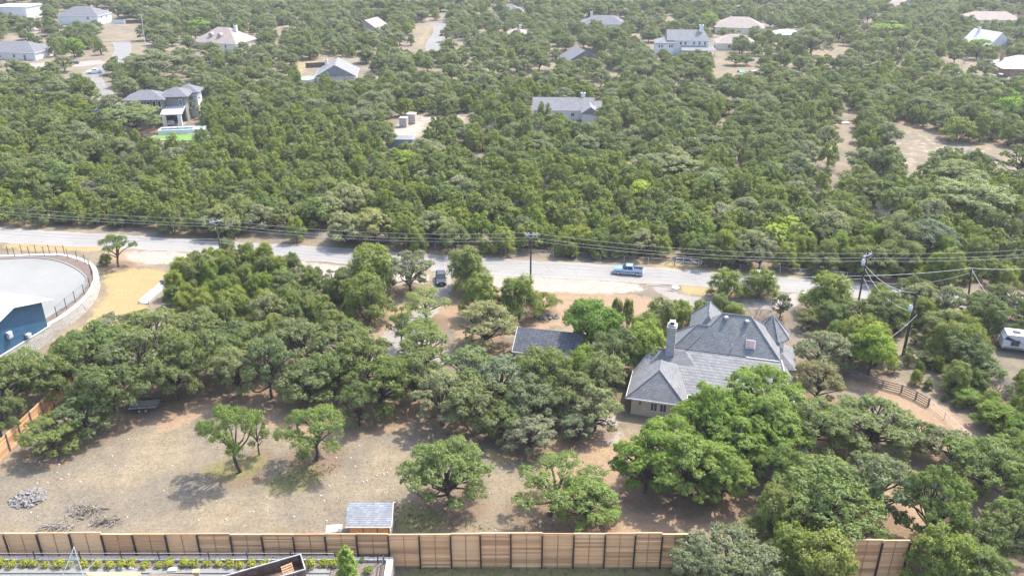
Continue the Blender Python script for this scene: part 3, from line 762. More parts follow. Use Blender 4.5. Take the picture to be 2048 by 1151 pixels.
    g = MB(); fascia(g, -0.25, 8.1, -0.1, 9.6, 2.98); g.box((15.3, 2.95, 2.90), (14.4, 0.10, 0.2)); g.box((22.62, 7.4, 2.9), (0.10, 8.8, 0.2))
    g.box((18.1, 11.32, 5.46), (4.8, 0.12, 0.22)); g.tube([(22.6, 3.0, 3.06), (20.7, 11.7, 5.62)], 0.09, 4)
    g.build('gutter', M['white'], t)
    dn = MB().tube([(20.4, 11.2, 5.3), (20.4, 11.15, 2.9)], 0.07, 5); dn.build('downpipe', M['white'], t)
    # front windows, lamp, door of the left wing
    window(t, 3.7, 0.44, 1.75, 1.05, 1.45, frame='trim'); window(t, 5.0, 0.44, 1.75, 1.05, 1.45, frame='trim'); window(t, 12, 3.44, 1.7, 1.2, 1.5, frame='trim'); window(t, 16, 3.44, 1.7, 1.2, 1.5, frame='trim')
    window(t, 21.74, 8.5, 1.7, 1.1, 1.4, 'right', 'trim')
    lb = MB().box((1.75, 0.40, 2.02), (0.2, 0.18, 0.36)); lb.box((1.75, 0.36, 2.24), (0.28, 0.24, 0.06)); lb.build('wall_lamp', M['steel'], t)
    # chimney of grey stone with a cap and flue
    c = MB(); c.box((4.75, 10.0, 4.75), (1.25, 1.5, 9.5)); c.box((4.75, 10.0, 9.75), (1.45, 1.7, 0.5)); c.box((4.75, 10.0, 10.12), (1.1, 1.3, 0.24))
    co = c.build('chimney', M['greystone'], t); MB().box((4.75, 10.0, 10.44), (0.55, 0.55, 0.4)).build('flue', M['steel'], co)
    MB().box((4.75, 10.0, 10.68), (0.8, 0.8, 0.07)).build('flue_cap', M['galv'], co)
    # on the steep slope: z = 5.55 + 1.134 (v - 11.4)
    def on(u, z): return (u, 11.4 + (z - 5.55) / 1.134, z)
    for u, z in ((12.25, 9.55), (15.3, 9.4)):
        x = on(u, z); vb = MB().disc((x[0], x[1], z + 0.14), (0, 0, 1), 0.20, 0.34, 10); vb.disc((x[0], x[1], z + 0.40), (0, 0, 1), 0.42, 0.20, 12, r2=0.20)
        vb.build('roof_vent', M['roof_white'], t, None, True)
    sl = math.atan(1.134); x = on(16.15, 7.0)
    s_ = MB().box((0, 0, 0.09), (1.35, 1.35, 0.2)); so = s_.build('skylight', M['galv'], t, x); so.rotation_euler = (sl, 0, 0)
    pn = MB().box((0, 0, 0.235), (1.18, 1.18, 0.09), taper=0.86); pn.build('pane', M['skylight'], so)
    x = on(13.6, 6.3); MB().tube([(x[0], x[1], 6.1), (x[0], x[1], 7.0)], 0.07, 6).build('vent_pipe', M['galv'], t)
    MB().tube([(3.0, 8.6, 4.4), (3.0, 8.6, 5.5)], 0.06, 6).build('vent_pipe', M['galv'], t)
    return t
main_house()

# ---- long low outbuilding with a charcoal roof
def outbuilding():
    A, B_ = G(1036, 652, 5.0), G(1168, 666, 5.0); L = (B_ - A).length; a = math.atan2(B_.y - A.y, B_.x - A.x)
    t = thing('garage', 'long low outbuilding with charcoal shingle roof behind the dense oaks', 'outbuilding', (A.x, A.y, 0), a)
    MB().box((L / 2, -0.2, 1.35), (L - 0.8, 7.0, 2.7)).build('wall', M['cream'], t)
    r = MB(); hip(r, 0, L, -4.2, 3.9, 2.75, 5.0, 'u', 0.02, 0.02); r.build('roof', M['shingle_dark'], t)
    g = MB(); g.box((L / 2, -4.24, 2.66), (L, 0.06, 0.18)); g.tube([(-0.03, -4.2, 2.7), (-0.03, -0.15, 4.96), (-0.03, 3.9, 2.7)], 0.07, 4); g.build('gutter', M['trim'], t)
    window(t, L * 0.7, -3.74, 1.6, 1.2, 1.1); d = MB().box((L * 0.3, -3.74, 1.05), (2.4, 0.08, 2.1)); do = d.build('door', M['trim'], t)
    MB().box((L * 0.3 + 0.9, -3.81, 1.0), (0.1, 0.06, 0.1)).build('handle', M['steel'], do)
outbuilding()

# ---- garden shed against the board fence
def shed():
    A, B_ = G(690, 1055, 2.3), G(782, 1055, 2.3); L = (B_ - A).length
    zr = 3.9
    t = thing('garden_shed', 'small shed with blue-grey shingle roof and orange front behind the board fence', 'shed', (A.x, A.y, 0), 0)
    D = 3.3
    MB().box((L / 2, D / 2 + 0.3, 1.1), (L - 0.5, D - 0.5, 2.2)).build('wall', M['cream'], t)
    for x in (0.25, L - 0.35):
        e = MB(); e.add([(x, 0.56, 2.2), (x, D + 0.0, 2.2), (x, 2.55, zr - 0.35), (x + 0.1, 0.56, 2.2), (x + 0.1, D, 2.2), (x + 0.1, 2.55, zr - 0.35)], [(0, 1, 2), (5, 4, 3), (0, 2, 5, 3), (1, 4, 5, 2), (0, 3, 4, 1)]); e.build('gable', M['cream'], t)
    wood = plain('orange_cedar', (0.52, 0.33, 0.18), 0.7, 0.12, 2); M['cedar_new'] = wood
    f = MB()
    for i in range(8): f.box((0.62 + i * (L - 1.24) / 7, 0.50, 1.1), ((L - 1.24) / 7 - 0.03, 0.06, 2.14))
    f.build('front_boards', wood, t)
    for x in (0.34, L * 0.37, L * 0.68, L - 0.34): MB().box((x, 0.46, 1.12), (0.12, 0.06, 2.2)).build('corner_post', M['rail'], t)
    d = MB().box((L * 0.53, 0.43, 1.0), (1.2, 0.05, 1.9)); do = d.build('door', wood, t); MB().box((L * 0.53 + 0.45, 0.37, 1.0), (0.08, 0.06, 0.2)).build('handle', M['steel'], do)
    r = MB(); r.slab([(0, 0.2, 2.32), (L, 0.2, 2.32), (L, 2.55, zr), (0, 2.55, zr)], 0.1); r.slab([(0, 2.555, zr), (L, 2.555, zr), (L, D + 0.35, 3.0), (0, D + 0.35, 3.0)], 0.1)
    r.build('roof', M['shingle_blue'], t)
    g = MB(); g.tube([(L + 0.03, 0.2, 2.26), (L + 0.03, 2.55, zr - 0.06), (L + 0.03, D + 0.35, 2.94)], 0.07, 4); g.tube([(0.0, 0.16, 2.25), (L, 0.16, 2.25)], 0.05, 4); g.build('trim_board', M['cream'], t)
shed()

# ---- raised concrete court with a limestone retaining wall and the blue building beside it
PZ = 2.2
COPE = [(-110, 512), (-60, 510), (0, 510.5), (49, 509), (97, 507.5), (126, 508), (156, 515), (180, 525), (192, 537), (194.5, 552), (191, 566), (180, 586), (158, 608), (126, 632), (97.5, 649), (60, 672), (0, 708)]
CURB = [(-110, 522), (-60, 520), (0, 518.5), (61, 516), (97, 518.5), (122, 524), (146, 534), (165, 547), (173.5, 559), (170, 574), (158, 592), (135, 610), (97, 634), (60, 657), (0, 690)]
def court():
    out = smooth([G(a, b, PZ) for a, b in COPE], 5); inn = smooth([G(a, b, PZ) for a, b in CURB], 5)
    t = thing('retaining_wall', 'curved pale limestone retaining wall around the raised concrete court', 'wall')
    n = len(out)
    tang = [(out[min(i + 1, n - 1)] - out[max(i - 1, 0)]).normalized() for i in range(n)]
    nor = [Vector((-d.y, d.x, 0)) for d in tang]           # outward
    cen = sum((Vector(p) for p in out), Vector()) / n
    nor = [v if v.dot(p - cen) > 0 else -v for v, p in zip(nor, out)]
    core = MB()
    for i in range(n - 1):
        a, b = out[i], out[i + 1]; na, nb = nor[i], nor[i + 1]
        q = [a + na * 0.02, b + nb * 0.02, b - nb * 0.55, a - na * 0.55]
        core.prism([(p.x, p.y) for p in q], -0.2, PZ - 0.14)
    core.build('wall_core', M['stone'], t)
    # the stones one sees on the face toward the grass: each its own block
    rng = random.Random(5); blocks = []
    vis = [i for i in range(n) if out[i].x > -85]
    length = 0; pts = [out[i] + nor[i] * 0.02 for i in range(n)]
    cum = [0]
    for i in range(1, n): cum.append(cum[-1] + (pts[i] - pts[i - 1]).length)
    def at(sv):
        for i in range(1, n):
            if cum[i] >= sv: 
                f = (sv - cum[i - 1]) / (cum[i] - cum[i - 1]); return pts[i - 1].lerp(pts[i], f), nor[i - 1].lerp(nor[i], f)
        return pts[-1], nor[-1]
    s0 = cum[min(i for i in range(n) if out[i].y < 150 and out[i].x > -88)]; s1 = cum[-1] - 6
    stn = MB(); count = 0; proto = {}
    z = 0.0; rows = (0.42, 0.36, 0.46, 0.40, 0.42)
    for rh in rows:
        sv = s0 + rng.uniform(0, 0.8)
        while sv < s1:
            w = rng.uniform(0.6, 1.35); p, nn = at(sv + w / 2); th = rng.uniform(0.10, 0.20)
            key = (round(w * 2) / 2, rh)
            if count < 290:
                if key not in proto:
                    b = MB().box((0, 0, 0), (key[0] + 0.12, 1.0, rh - 0.03), taper=1.0); me = bpy.data.meshes.new('stone'); me.from_pydata(b.v, [], b.f); me.materials.append(M['stone_face']); proto[key] = me
                o = link('stone', proto[key], t, (p.x + nn.x * th * 0.1, p.y + nn.y * th * 0.1, z + rh / 2)); o.rotation_euler = (0, 0, math.atan2(nn.y, nn.x) - math.pi / 2); o.scale = (w / (key[0] + 0.12) * 0.975, th, 1); count += 1
            else:
                stn.box((p.x + nn.x * th * 0.1, p.y + nn.y * th * 0.1, z + rh / 2), (w * 0.975, th, rh - 0.03), math.atan2(nn.y, nn.x) - math.pi / 2)
            sv += w
        z += rh
    if stn.v: struct(stn.build('stonework', M['stone_face'], t), 'stuff')
    cp = MB(); L_ = [p + v * 0.14 for p, v in zip(out, nor)]; I_ = [p - v * 0.62 for p, v in zip(out, nor)]
    for i in range(n - 1): cp.prism([(q.x, q.y) for q in (L_[i], L_[i + 1], I_[i + 1], I_[i])], PZ - 0.14, PZ + 0.03)
    cp.build('coping', M['stone_cap'], t)
    # mulch strip and concrete court: parts of the ground
    poly = [(p.x, p.y) for p in I_]
    mb = MB().prism(poly + [(-150, poly[-1][1] - 3), (-150, poly[0][1])], 0.05, PZ - 0.02); struct(mb.build('mulch_bed', M['mulch']))
    cpoly = [(p.x, p.y) for p in inn]
    mb = MB().prism(cpoly + [(-150, cpoly[-1][1]), (-150, cpoly[0][1])], 0.2, PZ + 0.02); struct(mb.build('concrete_court', M['concrete']))
    kb = MB()
    for i in range(len(inn) - 1):
        a, b = inn[i], inn[i + 1]; d = (b - a).normalized(); m = Vector((-d.y, d.x, 0)); m = m if m.dot(a - cen) > 0 else -m
        kb.prism([(q.x, q.y) for q in (a + m * 0.16, b + m * 0.16, b - m * 0.1, a - m * 0.1)], PZ - 0.1, PZ + 0.15)
    struct(kb.build('kerb', M['concrete']))
    # slender steel fence on the court edge
    f = thing('steel_fence', 'slender black steel post fence along the rim of the raised concrete court', 'fence')
    posts = [(-16, 510), (17, 509.4), (29.7, 512.5), (44.3, 507.6), (59, 510.5), (72.5, 507.6), (88.8, 510.5), (99.7, 507.6), (114.8, 511.3), (129.4, 508.9), (136.3, 516.2), (155, 521.5), (171, 527.6), (179.6, 537.3), (184, 547), (185.4, 559.2), (180, 573.3), (168.6, 588), (150.9, 602.3), (133.1, 616.4), (114.4, 633.4)]
    P = [G(a, b, PZ) for a, b in posts]; me = MB().box((0, 0, 0.95), (0.09, 0.09, 1.9)); me.box((0, 0, 1.92), (0.12, 0.12, 0.05))
    o = me.build('post', M['steel'], f, P[0])
    for p in P[1:]:
        c = o.copy(); COL.objects.link(c); c.parent = f; c.location = p
    w = MB()
    for z in (0.35, 0.75, 1.15, 1.5, 1.8): w.tube([p + Vector((0, 0, z)) for p in P], 0.012 if z < 1.8 else 0.02, 3)
    w.build('cable', M['steel'], f)
M['stone_face'] = plain('limestone_face', (0.40, 0.375, 0.338), 0.95, 0.2, 0.9)
M['stone_cap'] = plain('limestone_cap', (0.44, 0.425, 0.395), 0.95, 0.1, 0.7)
court()

def blue_building():
    zs = 2.6
    C = G(103, 681, 0); B_ = G(20.7, 699, zs); d = Vector((B_.x - C.x, B_.y - C.y, 0)).normalized()
    a = math.atan2(-d.y, -d.x)                        # local u runs from the far left end to the corner at the court
    t = thing('blue_building', 'dark blue sided commercial building with white metal roof and limestone base', 'building', C, a)
    # local: u <= 0 along the blue wall, wall face at v = 0, building extends to +v
    ht = height_at(C.y, 601)
    pk = -9.0
    # peak: where the roof edge is highest, from the photograph
    best = min(((abs((pix(*(C + d * L_ )[:2], z)[0]) - 16) + abs(pix(*(C + d * L_)[:2], z)[1] - 614), L_, z) for L_ in np.arange(2, 16, 0.25) for z in np.arange(5, 14, 0.1)))
    pk, hp = -best[1], best[2]
    W, D = -26.0, 8.5
    hl = hp - 0.42 * (pk - W)
    hl = max(hl, 3.5)
    prof = [(W, zs), (0, zs), (0, ht), (pk, hp), (W, hl)]
    w = MB(); n = len(prof); w.add([(u, 0, z) for u, z in prof] + [(u, D, z) for u, z in prof], [tuple(range(n)), tuple(range(2 * n - 1, n - 1, -1))] + [(i + n, (i + 1) % n + n, (i + 1) % n, i) for i in range(n)])
    w.build('blue_wall', M['blue'], t)
    s = MB().box((W / 2 + 0.1, D / 2, zs / 2 - 0.01), (-W + 0.5, D + 0.36, zs - 0.02)); s.build('stone_base', M['stone'], t)
    l = MB().box((W / 2 + 0.1, D / 2, zs + 0.03), (-W + 0.62, D + 0.48, 0.14)); l.build('ledge', M['stone_cap'], t)
    sl = (hp - ht) / (0 - pk) if pk else 0
    r = MB(); r.slab([(1.3, -1.0, ht - sl * 1.3 + 0.22), (1.3, D + 1, ht - sl * 1.3 + 0.22), (pk, D + 1, hp + 0.22), (pk, -1.0, hp + 0.22)][::-1][::-1], 0.2)
    r.slab([(pk - 0.004, -1.0, hp + 0.22), (pk - 0.004, D + 1, hp + 0.22), (W - 1, D + 1, hl - 0.4 + 0.22), (W - 1, -1.0, hl - 0.4 + 0.22)], 0.2)
    k = 14
    for i in range(k + 1):                            # standing seams
        v = -1 + (D + 2) * i / k
        r.tube([(1.3, v, ht - sl * 1.3 + 0.25), (pk, v, hp + 0.25), (W - 1, v, hl - 0.4 + 0.25)], 0.03, 3)
    r.build('roof', M['roof_white'], t)
    fa = MB(); fa.tube([(1.3, -1.04, ht - sl * 1.3 + 0.1), (pk, -1.04, hp + 0.1), (W - 1, -1.04, hl - 0.3)], 0.13, 4); fa.build('fascia', M['white'], t)
    for u, z in ((-7.6, 5.1), (-4.3, 3.3)):          # two boxes on the wall
        b = MB().box((u, -0.28, z), (0.8, 0.5, 1.0 if u < -6 else 0.6)); b.box((u, -0.55, z + 0.05), (0.62, 0.04, 0.7 if u < -6 else 0.4)); b.build('wall_unit', M['galv'], t)
    MB().tube([(-5, 3, ht + 0.4), (-5, 3, ht + 2.2), (-5.4, 3, ht + 2.5)], 0.05, 5).build('roof_pipe', M['galv'], t)
blue_building()
# ---- modern two-storey house with a pool
def modern_house():
    p = G(334, 249.5)
    t = thing('modern_house', 'modern two-storey grey house with white patio canopy, pool and bright turf', 'house', p, R(7)); t.scale = (1, 1, 1.3)
    w = MB(); w.box((-5.6, 4.2, 3.1), (10.6, 7.4, 6.2)); w.build('wall', M['taupe'], t)
    w = MB(); w.box((2.6, 6.4, 3.2), (6.6, 7.6, 6.4)); w.build('wing_wall', M['taupe'], t)
    w = MB(); w.box((5.2, 12.2, 3.1), (6.4, 6.0, 6.2)); w.build('rear_wall', M['white'], t)
    for x in (-8.6, -6.6, -4.6, -2.9, -1.3): window(t, x, 0.46, 4.6, 1.0, 2.3, bars=0)
    for x in (-1.2, -2.9): window(t, x, 0.46, 1.4, 1.0, 2.2, bars=0)
    window(t, 4.6, 2.56, 4.9, 1.0, 1.4)
    for (u0, u1, v0, v1, z, zr) in ((-12.0, 0.6, -0.6, 9.0, 6.2, 7.9), (-2.0, 7.2, 1.6, 11.2, 6.42, 8.2), (1.5, 9.3, 8.4, 16, 6.25, 7.8)):
        r = MB(); hip(r, u0, u1, v0, v1, z, zr, 'u'); ro = r.build('roof', M['roof_slate'], t)
        g = MB(); fascia(g, u0, u1, v0, v1, z - 0.02, 0.24); g.build('gutter', M['dkgrey'], ro)
    r = MB(); r.slab([(-0.6, -3.6, 3.15), (5.9, -3.6, 3.15), (5.9, 2.58, 4.1), (-0.6, 2.58, 4.1)], 0.22)
    for i in range(9): r.tube([(-0.5 + i * 0.8, -3.6, 3.2), (-0.5 + i * 0.8, 2.5, 4.14)], 0.03, 3)
    r.build('patio_canopy', M['roof_white'], t)
    for x in (0.3, 5.0): MB().box((x, -3.1, 1.46), (1.1, 0.9, 2.9)).build('column', M['white'], t)
    MB().box((2.6, -0.2, 0.12), (6.4, 5.4, 0.2)).build('patio_floor', M['taupe'], t)
    MB().box((2.6, 2.52, 1.5), (5.6, 0.06, 2.4)).build('patio_door', M['glass'], t)
    s = MB(); s.box((1.4, -0.6, 0.5), (1.8, 0.8, 0.5)); s.box((1.4, -0.25, 0.8), (1.8, 0.2, 0.6)); s.build('sofa', M['trim'], t)
    # low garage on the left
    g = thing('garage', 'low grey flat hipped garage left of the modern house', 'garage', G(211, 243), R(10))
    MB().box((0, 2.5, 1.5), (8.0, 6.0, 3.0)).build('wall', M['dkgrey'], g)
    r = MB(); hip(r, -4.6, 4.6, -0.9, 6.2, 3.0, 4.0, 'u'); r.build('roof', M['roof_slate'], g)
    MB().box((-1.2, -0.54, 1.2), (2.6, 0.08, 2.3)).build('door', M['white'], g)
    r = MB().box((9.5, 3.5, 2.0), (7, 8, 4)); r.build('wing_wall', M['taupe'], g)
    r = MB(); hip(r, 5.6, 13.5, -0.8, 8, 4.0, 5.0, 'u'); r.build('wing_roof', M['roof_slate'], g)
    q = thing('garden_wall', 'white curved low garden wall left of the modern house', 'wall')
    cur = smooth([G(*c) for c in ((185, 240), (188, 250), (196, 256), (204, 258))], 5)
    wb = MB()
    for i in range(len(cur) - 1):
        a, b = cur[i], cur[i + 1]; d = (b - a).normalized(); m = Vector((-d.y, d.x, 0)) * 0.3
        wb.prism([(v.x, v.y) for v in (a - m, b - m, b + m, a + m)], 0, 1.6)
    wb.build('wall', M['white'], q)
    pool = thing('swimming_pool', 'long raised swimming pool with pale coping in front of the modern house', 'pool', G(366, 266), R(9))
    b = MB(); b.box((0, 0, 0.7), (13.6, 4.2, 1.4)); b.build('basin', M['trim'], pool)
    b = MB(); b.box((0, -1.85, 1.46), (13.6, 0.5, 0.12)); b.box((0, 1.6, 1.46), (13.6, 1.0, 0.12)); b.box((-6.5, -0.2, 1.46), (0.6, 2.6, 0.12)); b.box((4.0, -0.2, 1.46), (1.6, 2.6, 0.12)); b.box((6.55, -0.2, 1.46), (0.5, 2.6, 0.12)); b.build('coping', M['stone_cap'], pool)
    MB().box((-1.5, -0.25, 1.43), (9.4, 2.6, 0.08)).build('water', M['water'], pool); MB().box((5.55, -0.25, 1.44), (1.5, 2.6, 0.08)).build('spa_water', M['spa'], pool)
    c = G(362, 276); rng = random.Random(3)
    e = [(c.x + 8.6 * math.cos(k / 24 * 6.283), c.y + 3.4 * math.sin(k / 24 * 6.283)) for k in range(24)]
    struct(MB().prism([(x * 1.0, y) for x, y in e], 0, 0.25).build('turf_lawn', M['turf']))
    kb = MB()
    for k in range(24):
        a, b2 = Vector((*e[k], 0)), Vector((*e[(k + 1) % 24], 0)); o_ = Vector((c.x, c.y, 0)); m = ((a + b2) / 2 - o_).normalized() * 0.35
        kb.prism([(v.x, v.y) for v in (a, a + m, b2 + m, b2)][::-1], 0, 0.32)
    tag(kb.build('lawn_edging', M['stone_cap']), 'pale stone edging around the bright green turf lawn', 'edging')
modern_house()

# ---- the other houses of the hillside
W_ = lambda *a: [tuple(x) for x in a]
house('family_house', 'wide blue-grey hip-roofed house cut by the left edge of the photo', 40, 113, 26, 15, -8, 3.2, 6.6, roof='roof_slate', wall='trim', wins=W_(('front', -4, 1.6, 1.2, 1.4), ('front', 3, 1.6, 1.2, 1.4)), door=('front', 8))
house('white_building', 'plain white flat-sided building at the top left corner of the photo', 40, 36, 20, 14, -8, 7.0, 7.6, roof='roof_white', wall='white', wins=W_(('front', -6, 3, 1.5, 2), ('front', 0, 3, 1.5, 2)), cat='building')
house('family_house', 'grey hip-roofed two-storey house above the mown corner lawn', 172, 46, 23, 14, -6, 4.8, 8.8, roof='roof_slate', wall='white', wins=W_(('right', -3, 3.4, 1.1, 1.3), ('right', 2, 3.4, 1.1, 1.3), ('front', 6, 3.4, 1.2, 1.4)))
def dorm(t):
    for u in (-3.5, 1.2):
        b = MB(); b.box((u, -4.6, 5.3), (1.8, 1.8, 1.5)); d = b.build('dormer', M['white'], t); window(d, u, -5.55, 5.3, 0.9, 1.0, bars=0)
        r = MB(); hip(r, u - 1.15, u + 1.15, -5.8, -2.6, 6.0, 7.0, 'v', 0.01, 0.6); r.build('roof', M['roof_tan'], d)
house('family_house', 'large pinkish tan hip-roofed house with two white dormers', 452, 93, 23, 17, -18, 3.0, 8.8, roof='roof_tan', wall='cream', wins=W_(('front', -8, 1.6, 1.2, 1.4), ('front', 6, 1.6, 1.2, 1.4)), extra=dorm, chim=(6, 1, 6, 9.6, 1.2, 1.2, M['trim'].copy()))
house('family_house', 'gabled beige house with pale roof beside a small blue pool', 676, 163, 14, 15, 6, 3.4, 7.8, 'v', (0, 0), 'roof_grey', 'cream', W_(('front', -2.2, 1.7, 0.8, 1.2), ('front', 3.4, 1.5, 1.2, 1.9)), chim=(-4.2, 4, 4, 7.6, 1.1, 1.1, M['cream']), over=0.9)
house('family_house', 'small gabled house with pinkish roof half hidden in distant trees', 744, 66, 13, 12, -22, 3.2, 7.2, 'v', (0, 0), 'roof_brown', 'trim', W_(('front', 0, 1.8, 1.2, 1.4)))
def wing8(t):
    MB().box((8.4, -5.2, 1.6), (5.0, 7.0, 3.2)).build('wing_wall', M['white'], t)
    e = MB(); e.add([(5.9, -8.7, 3.2), (10.9, -8.7, 3.2), (8.4, -8.7, 4.9), (5.9, -8.5, 3.2), (10.9, -8.5, 3.2), (8.4, -8.5, 4.9)], [(0, 1, 2), (5, 4, 3), (0, 2, 5, 3), (1, 4, 5, 2), (0, 3, 4, 1)]); e.build('gable', M['white'], t)
    r = MB(); hip(r, 5.4, 11.4, -9.2, 0.5, 3.2, 5.3, 'v', 0.01, 0.01); r.build('wing_roof', M['roof_grey'], t)
    r = MB(); hip(r, 3, 12.6, -2.6, 4.6, 3.21, 5.0, 'u', 0.01, 0.01); r.build('side_roof', M['roof_grey'], t)
    for u in (-7.5, -5, -2.5, 0): MB().tube([(u, 1.2, 5.9), (u, 1.2, 6.5)], 0.2, 6).build('roof_vent', M['dkgrey'], t)
house('family_house', 'long grey-roofed ranch house with a white chimney in the dense wood', 1126, 233, 19, 8.4, -2, 3.2, 6.3, 'u', (0, 0), 'roof_grey', 'trim', W_(('front', -6, 1.7, 1.2, 1.2), ('front', -2, 1.7, 1.2, 1.2), ('front', 3, 1.7, 1.2, 1.2)), chim=(6.4, 0.9, 3, 7.4, 1.2, 1.0, M['white']), extra=wing8)
def big9(t):
    MB().box((-10.5, -2.0, 2.6), (8.0, 8.0, 5.2)).build('wing_wall', M['white'], t)
    r = MB(); hip(r, -15.0, -5.6, -6.6, 2.6, 5.2, 7.4, 'u', None, 2.0); r.build('wing_roof', M['roof_grey'], t)
    for u in (-12.8, -11.6, -8.2, -7.2): window(t, u, -6.04, 3.8, 0.8, 1.3, bars=0)
    r = MB(); r.slab([(-3.2, -10.0, 2.7), (12.2, -10.0, 2.7), (10.2, -4.9, 4.0), (-3.2, -4.9, 4.0)], 0.2); r.slab([(12.2, -10.0, 2.7), (12.2, 4.0, 2.7), (10.2, -4.9, 4.0)], 0.2); r.build('porch_roof', M['roof_grey'], t)
    for u in (-2.8, 1.5, 6, 11.4): MB().box((u, -9.6, 1.3), (0.3, 0.3, 2.6)).build('porch_post', M['white'], t)
house('family_house', 'big two-storey white house with tall white chimney and red parasol', 1372, 106, 18, 9.6, -4, 6.4, 10.2, 'u', (0, 2.5), 'roof_grey', 'white', W_(*[('front', u, 5.0, 1.0, 1.5) for u in (-3.2, -1.2, 2.6, 5, 7.4)], ('front', 3, 1.6, 3, 2)), chim=(5.8, -0.6, 6, 12.2, 1.6, 1.3, M['white']), extra=big9)
def umb(px, py):
    p = G(px, py); t = thing('parasol', 'open red parasol beside the big white house', 'parasol', p)
    MB().tube([(0, 0, 0), (0, 0, 2.7)], 0.05, 6).build('pole', M['galv'], t)
    b = MB(); n = 8; b.add([(2.2 * math.cos(k * .785), 2.2 * math.sin(k * .785), 2.3) for k in range(n)] + [(0, 0, 3.0)] + [(2.2 * math.cos(k * .785), 2.2 * math.sin(k * .785), 2.2) for k in range(n)], [(k, (k + 1) % n, 8) for k in range(n)] + [(9 + k, 9 + (k + 1) % n, (k + 1) % n, k) for k in range(n)])
    b.build('canopy', M['red'], t)
umb(1416, 111)
house('family_house', 'dark slate gabled house peeking over grey oaks', 1160, 128, 13, 12, 14, 2.8, 6.6, 'v', (0, 0), 'roof_slate', 'dkgrey', W_(('front', 0, 1.6, 1.2, 1.4)))
house('family_house', 'low grey hip-roofed house with white front bay under a chimney stub', 1206, 58, 22, 13, -8, 3.4, 7.0, roof='roof_slate', wall='white', wins=W_(('front', 2.5, 1.7, 1.1, 1.5), ('front', 6, 1.7, 1.1, 1.5)), chim=(-6.5, 2, 4, 8.2, 1, 1, M['white']))
house('family_house', 'low grey roof at the far top edge right of the second street', 1014, 32, 18, 12, -6, 3.2, 6.4, roof='roof_slate', wall='trim', wins=W_(('front', 0, 1.6, 1.2, 1.4)))
house('family_house', 'house with tan hip roof right of the big white house', 1468, 96, 17, 12, -6, 3.0, 6.4, roof='roof_tan', wall='cream', wins=W_(('front', -3, 1.6, 1.2, 1.4)))
house('family_house', 'beige house with broad roof and orange garage side behind trees', 1476, 64, 24, 15, -10, 3.2, 7.6, roof='roof_tan', wall='cream', wins=W_(('front', 8, 1.6, 2.4, 2)))
house('family_house', 'white metal-roofed house between two clumps of oak on the right ridge', 1570, 78, 14, 9, -2, 2.8, 4.6, roof='roof_white', wall='trim', wins=W_(('front', -3, 1.5, 1.2, 1.3), ('front', 3, 1.5, 1.2, 1.3)))
house('family_house', 'steep grey gabled house with white sunlit roof slope at upper right', 1968, 99, 13, 14, 24, 3.0, 8.6, 'v', (0, 0), 'roof_white', 'trim', W_(('front', -1, 1.8, 1.2, 1.4)), chim=(-1, 4, 6, 9.4, 1.0, 1.0, M['trim']))
house('family_house', 'white-roofed brick house at the right edge of the photo', 2036, 146, 18, 14, -8, 3.0, 7.0, roof='roof_white', wall='redbrick', wins=W_(('front', -5, 1.6, 1.2, 1.5), ('front', -1, 1.6, 1.2, 1.5)), chim=(-6.5, 2.5, 4, 7.6, 1.2, 1.0, M['redbrick']))
house('family_house', 'long brown-roofed house blurred by haze at the far right', 1975, 48, 30, 13, -4, 3.0, 6.6, roof='roof_brown', wall='trim', wins=W_(('front', 0, 1.6, 1.2, 1.4)))
house('family_house', 'small brown gabled house at the top edge of the photo', 1802, 22, 14, 11, 8, 3.2, 7.4, 'v', (0, 0), 'roof_brown', 'redbrick', W_(('front', 0, 1.8, 1.2, 1.4)))
house('brick_house', 'small reddish brick house with a white chimney among far oaks', 1034, 78, 9, 9, -4, 3.0, 5.4, roof='roof_brown', wall='redbrick', wins=W_(('front', 0, 1.6, 1.2, 1.2)), chim=(1.5, 0, 3, 6.6, 1, 1, M['white']))
house('family_house', 'pale roof glimpsed at the top edge above the big white house', 1385, 14, 16, 10, -5, 3.2, 6.2, roof='roof_grey', wall='trim', wins=W_(('front', 0, 1.6, 1.2, 1.4)))
M['teal'] = plain('teal_siding', (0.09, 0.20, 0.24), 0.7, 0.1, 1)
house('garden_shed', 'teal shed with pale flat roof below the cream water tanks', 801, 291, 7.6, 4.4, -3, 2.6, 3.0, roof='roof_grey', wall='teal', wins=W_(('front', 2.2, 1.5, 0.8, 0.8)), cat='shed', door=('front', -1.5), over=0.3)
M['tank'] = plain('peach_plastic', (0.38, 0.325, 0.275), 0.6)
def tank(px, py, w, h, label):
    p = G(px, py); t = thing('water_tank', label, 'tank', p, R(-8), 'cream water tanks above the teal shed')
    MB().box((0, 0, h / 2), (w, w, h)).build('body', M['tank'], t)
    MB().box((0, 0, h + 0.06), (w + 0.15, w + 0.15, 0.12)).build('lid', M['tank'], t)
    for k in range(3): MB().box((0, -w / 2 - 0.03, h * (k + 1) / 4), (w * 0.98, 0.06, 0.08)).build('band', M['trim'], t)
tank(824, 246, 2.7, 3.0, 'taller cream box water tank standing behind its twin')
tank(808, 253, 2.3, 2.8, 'shorter cream box water tank in front of its twin')

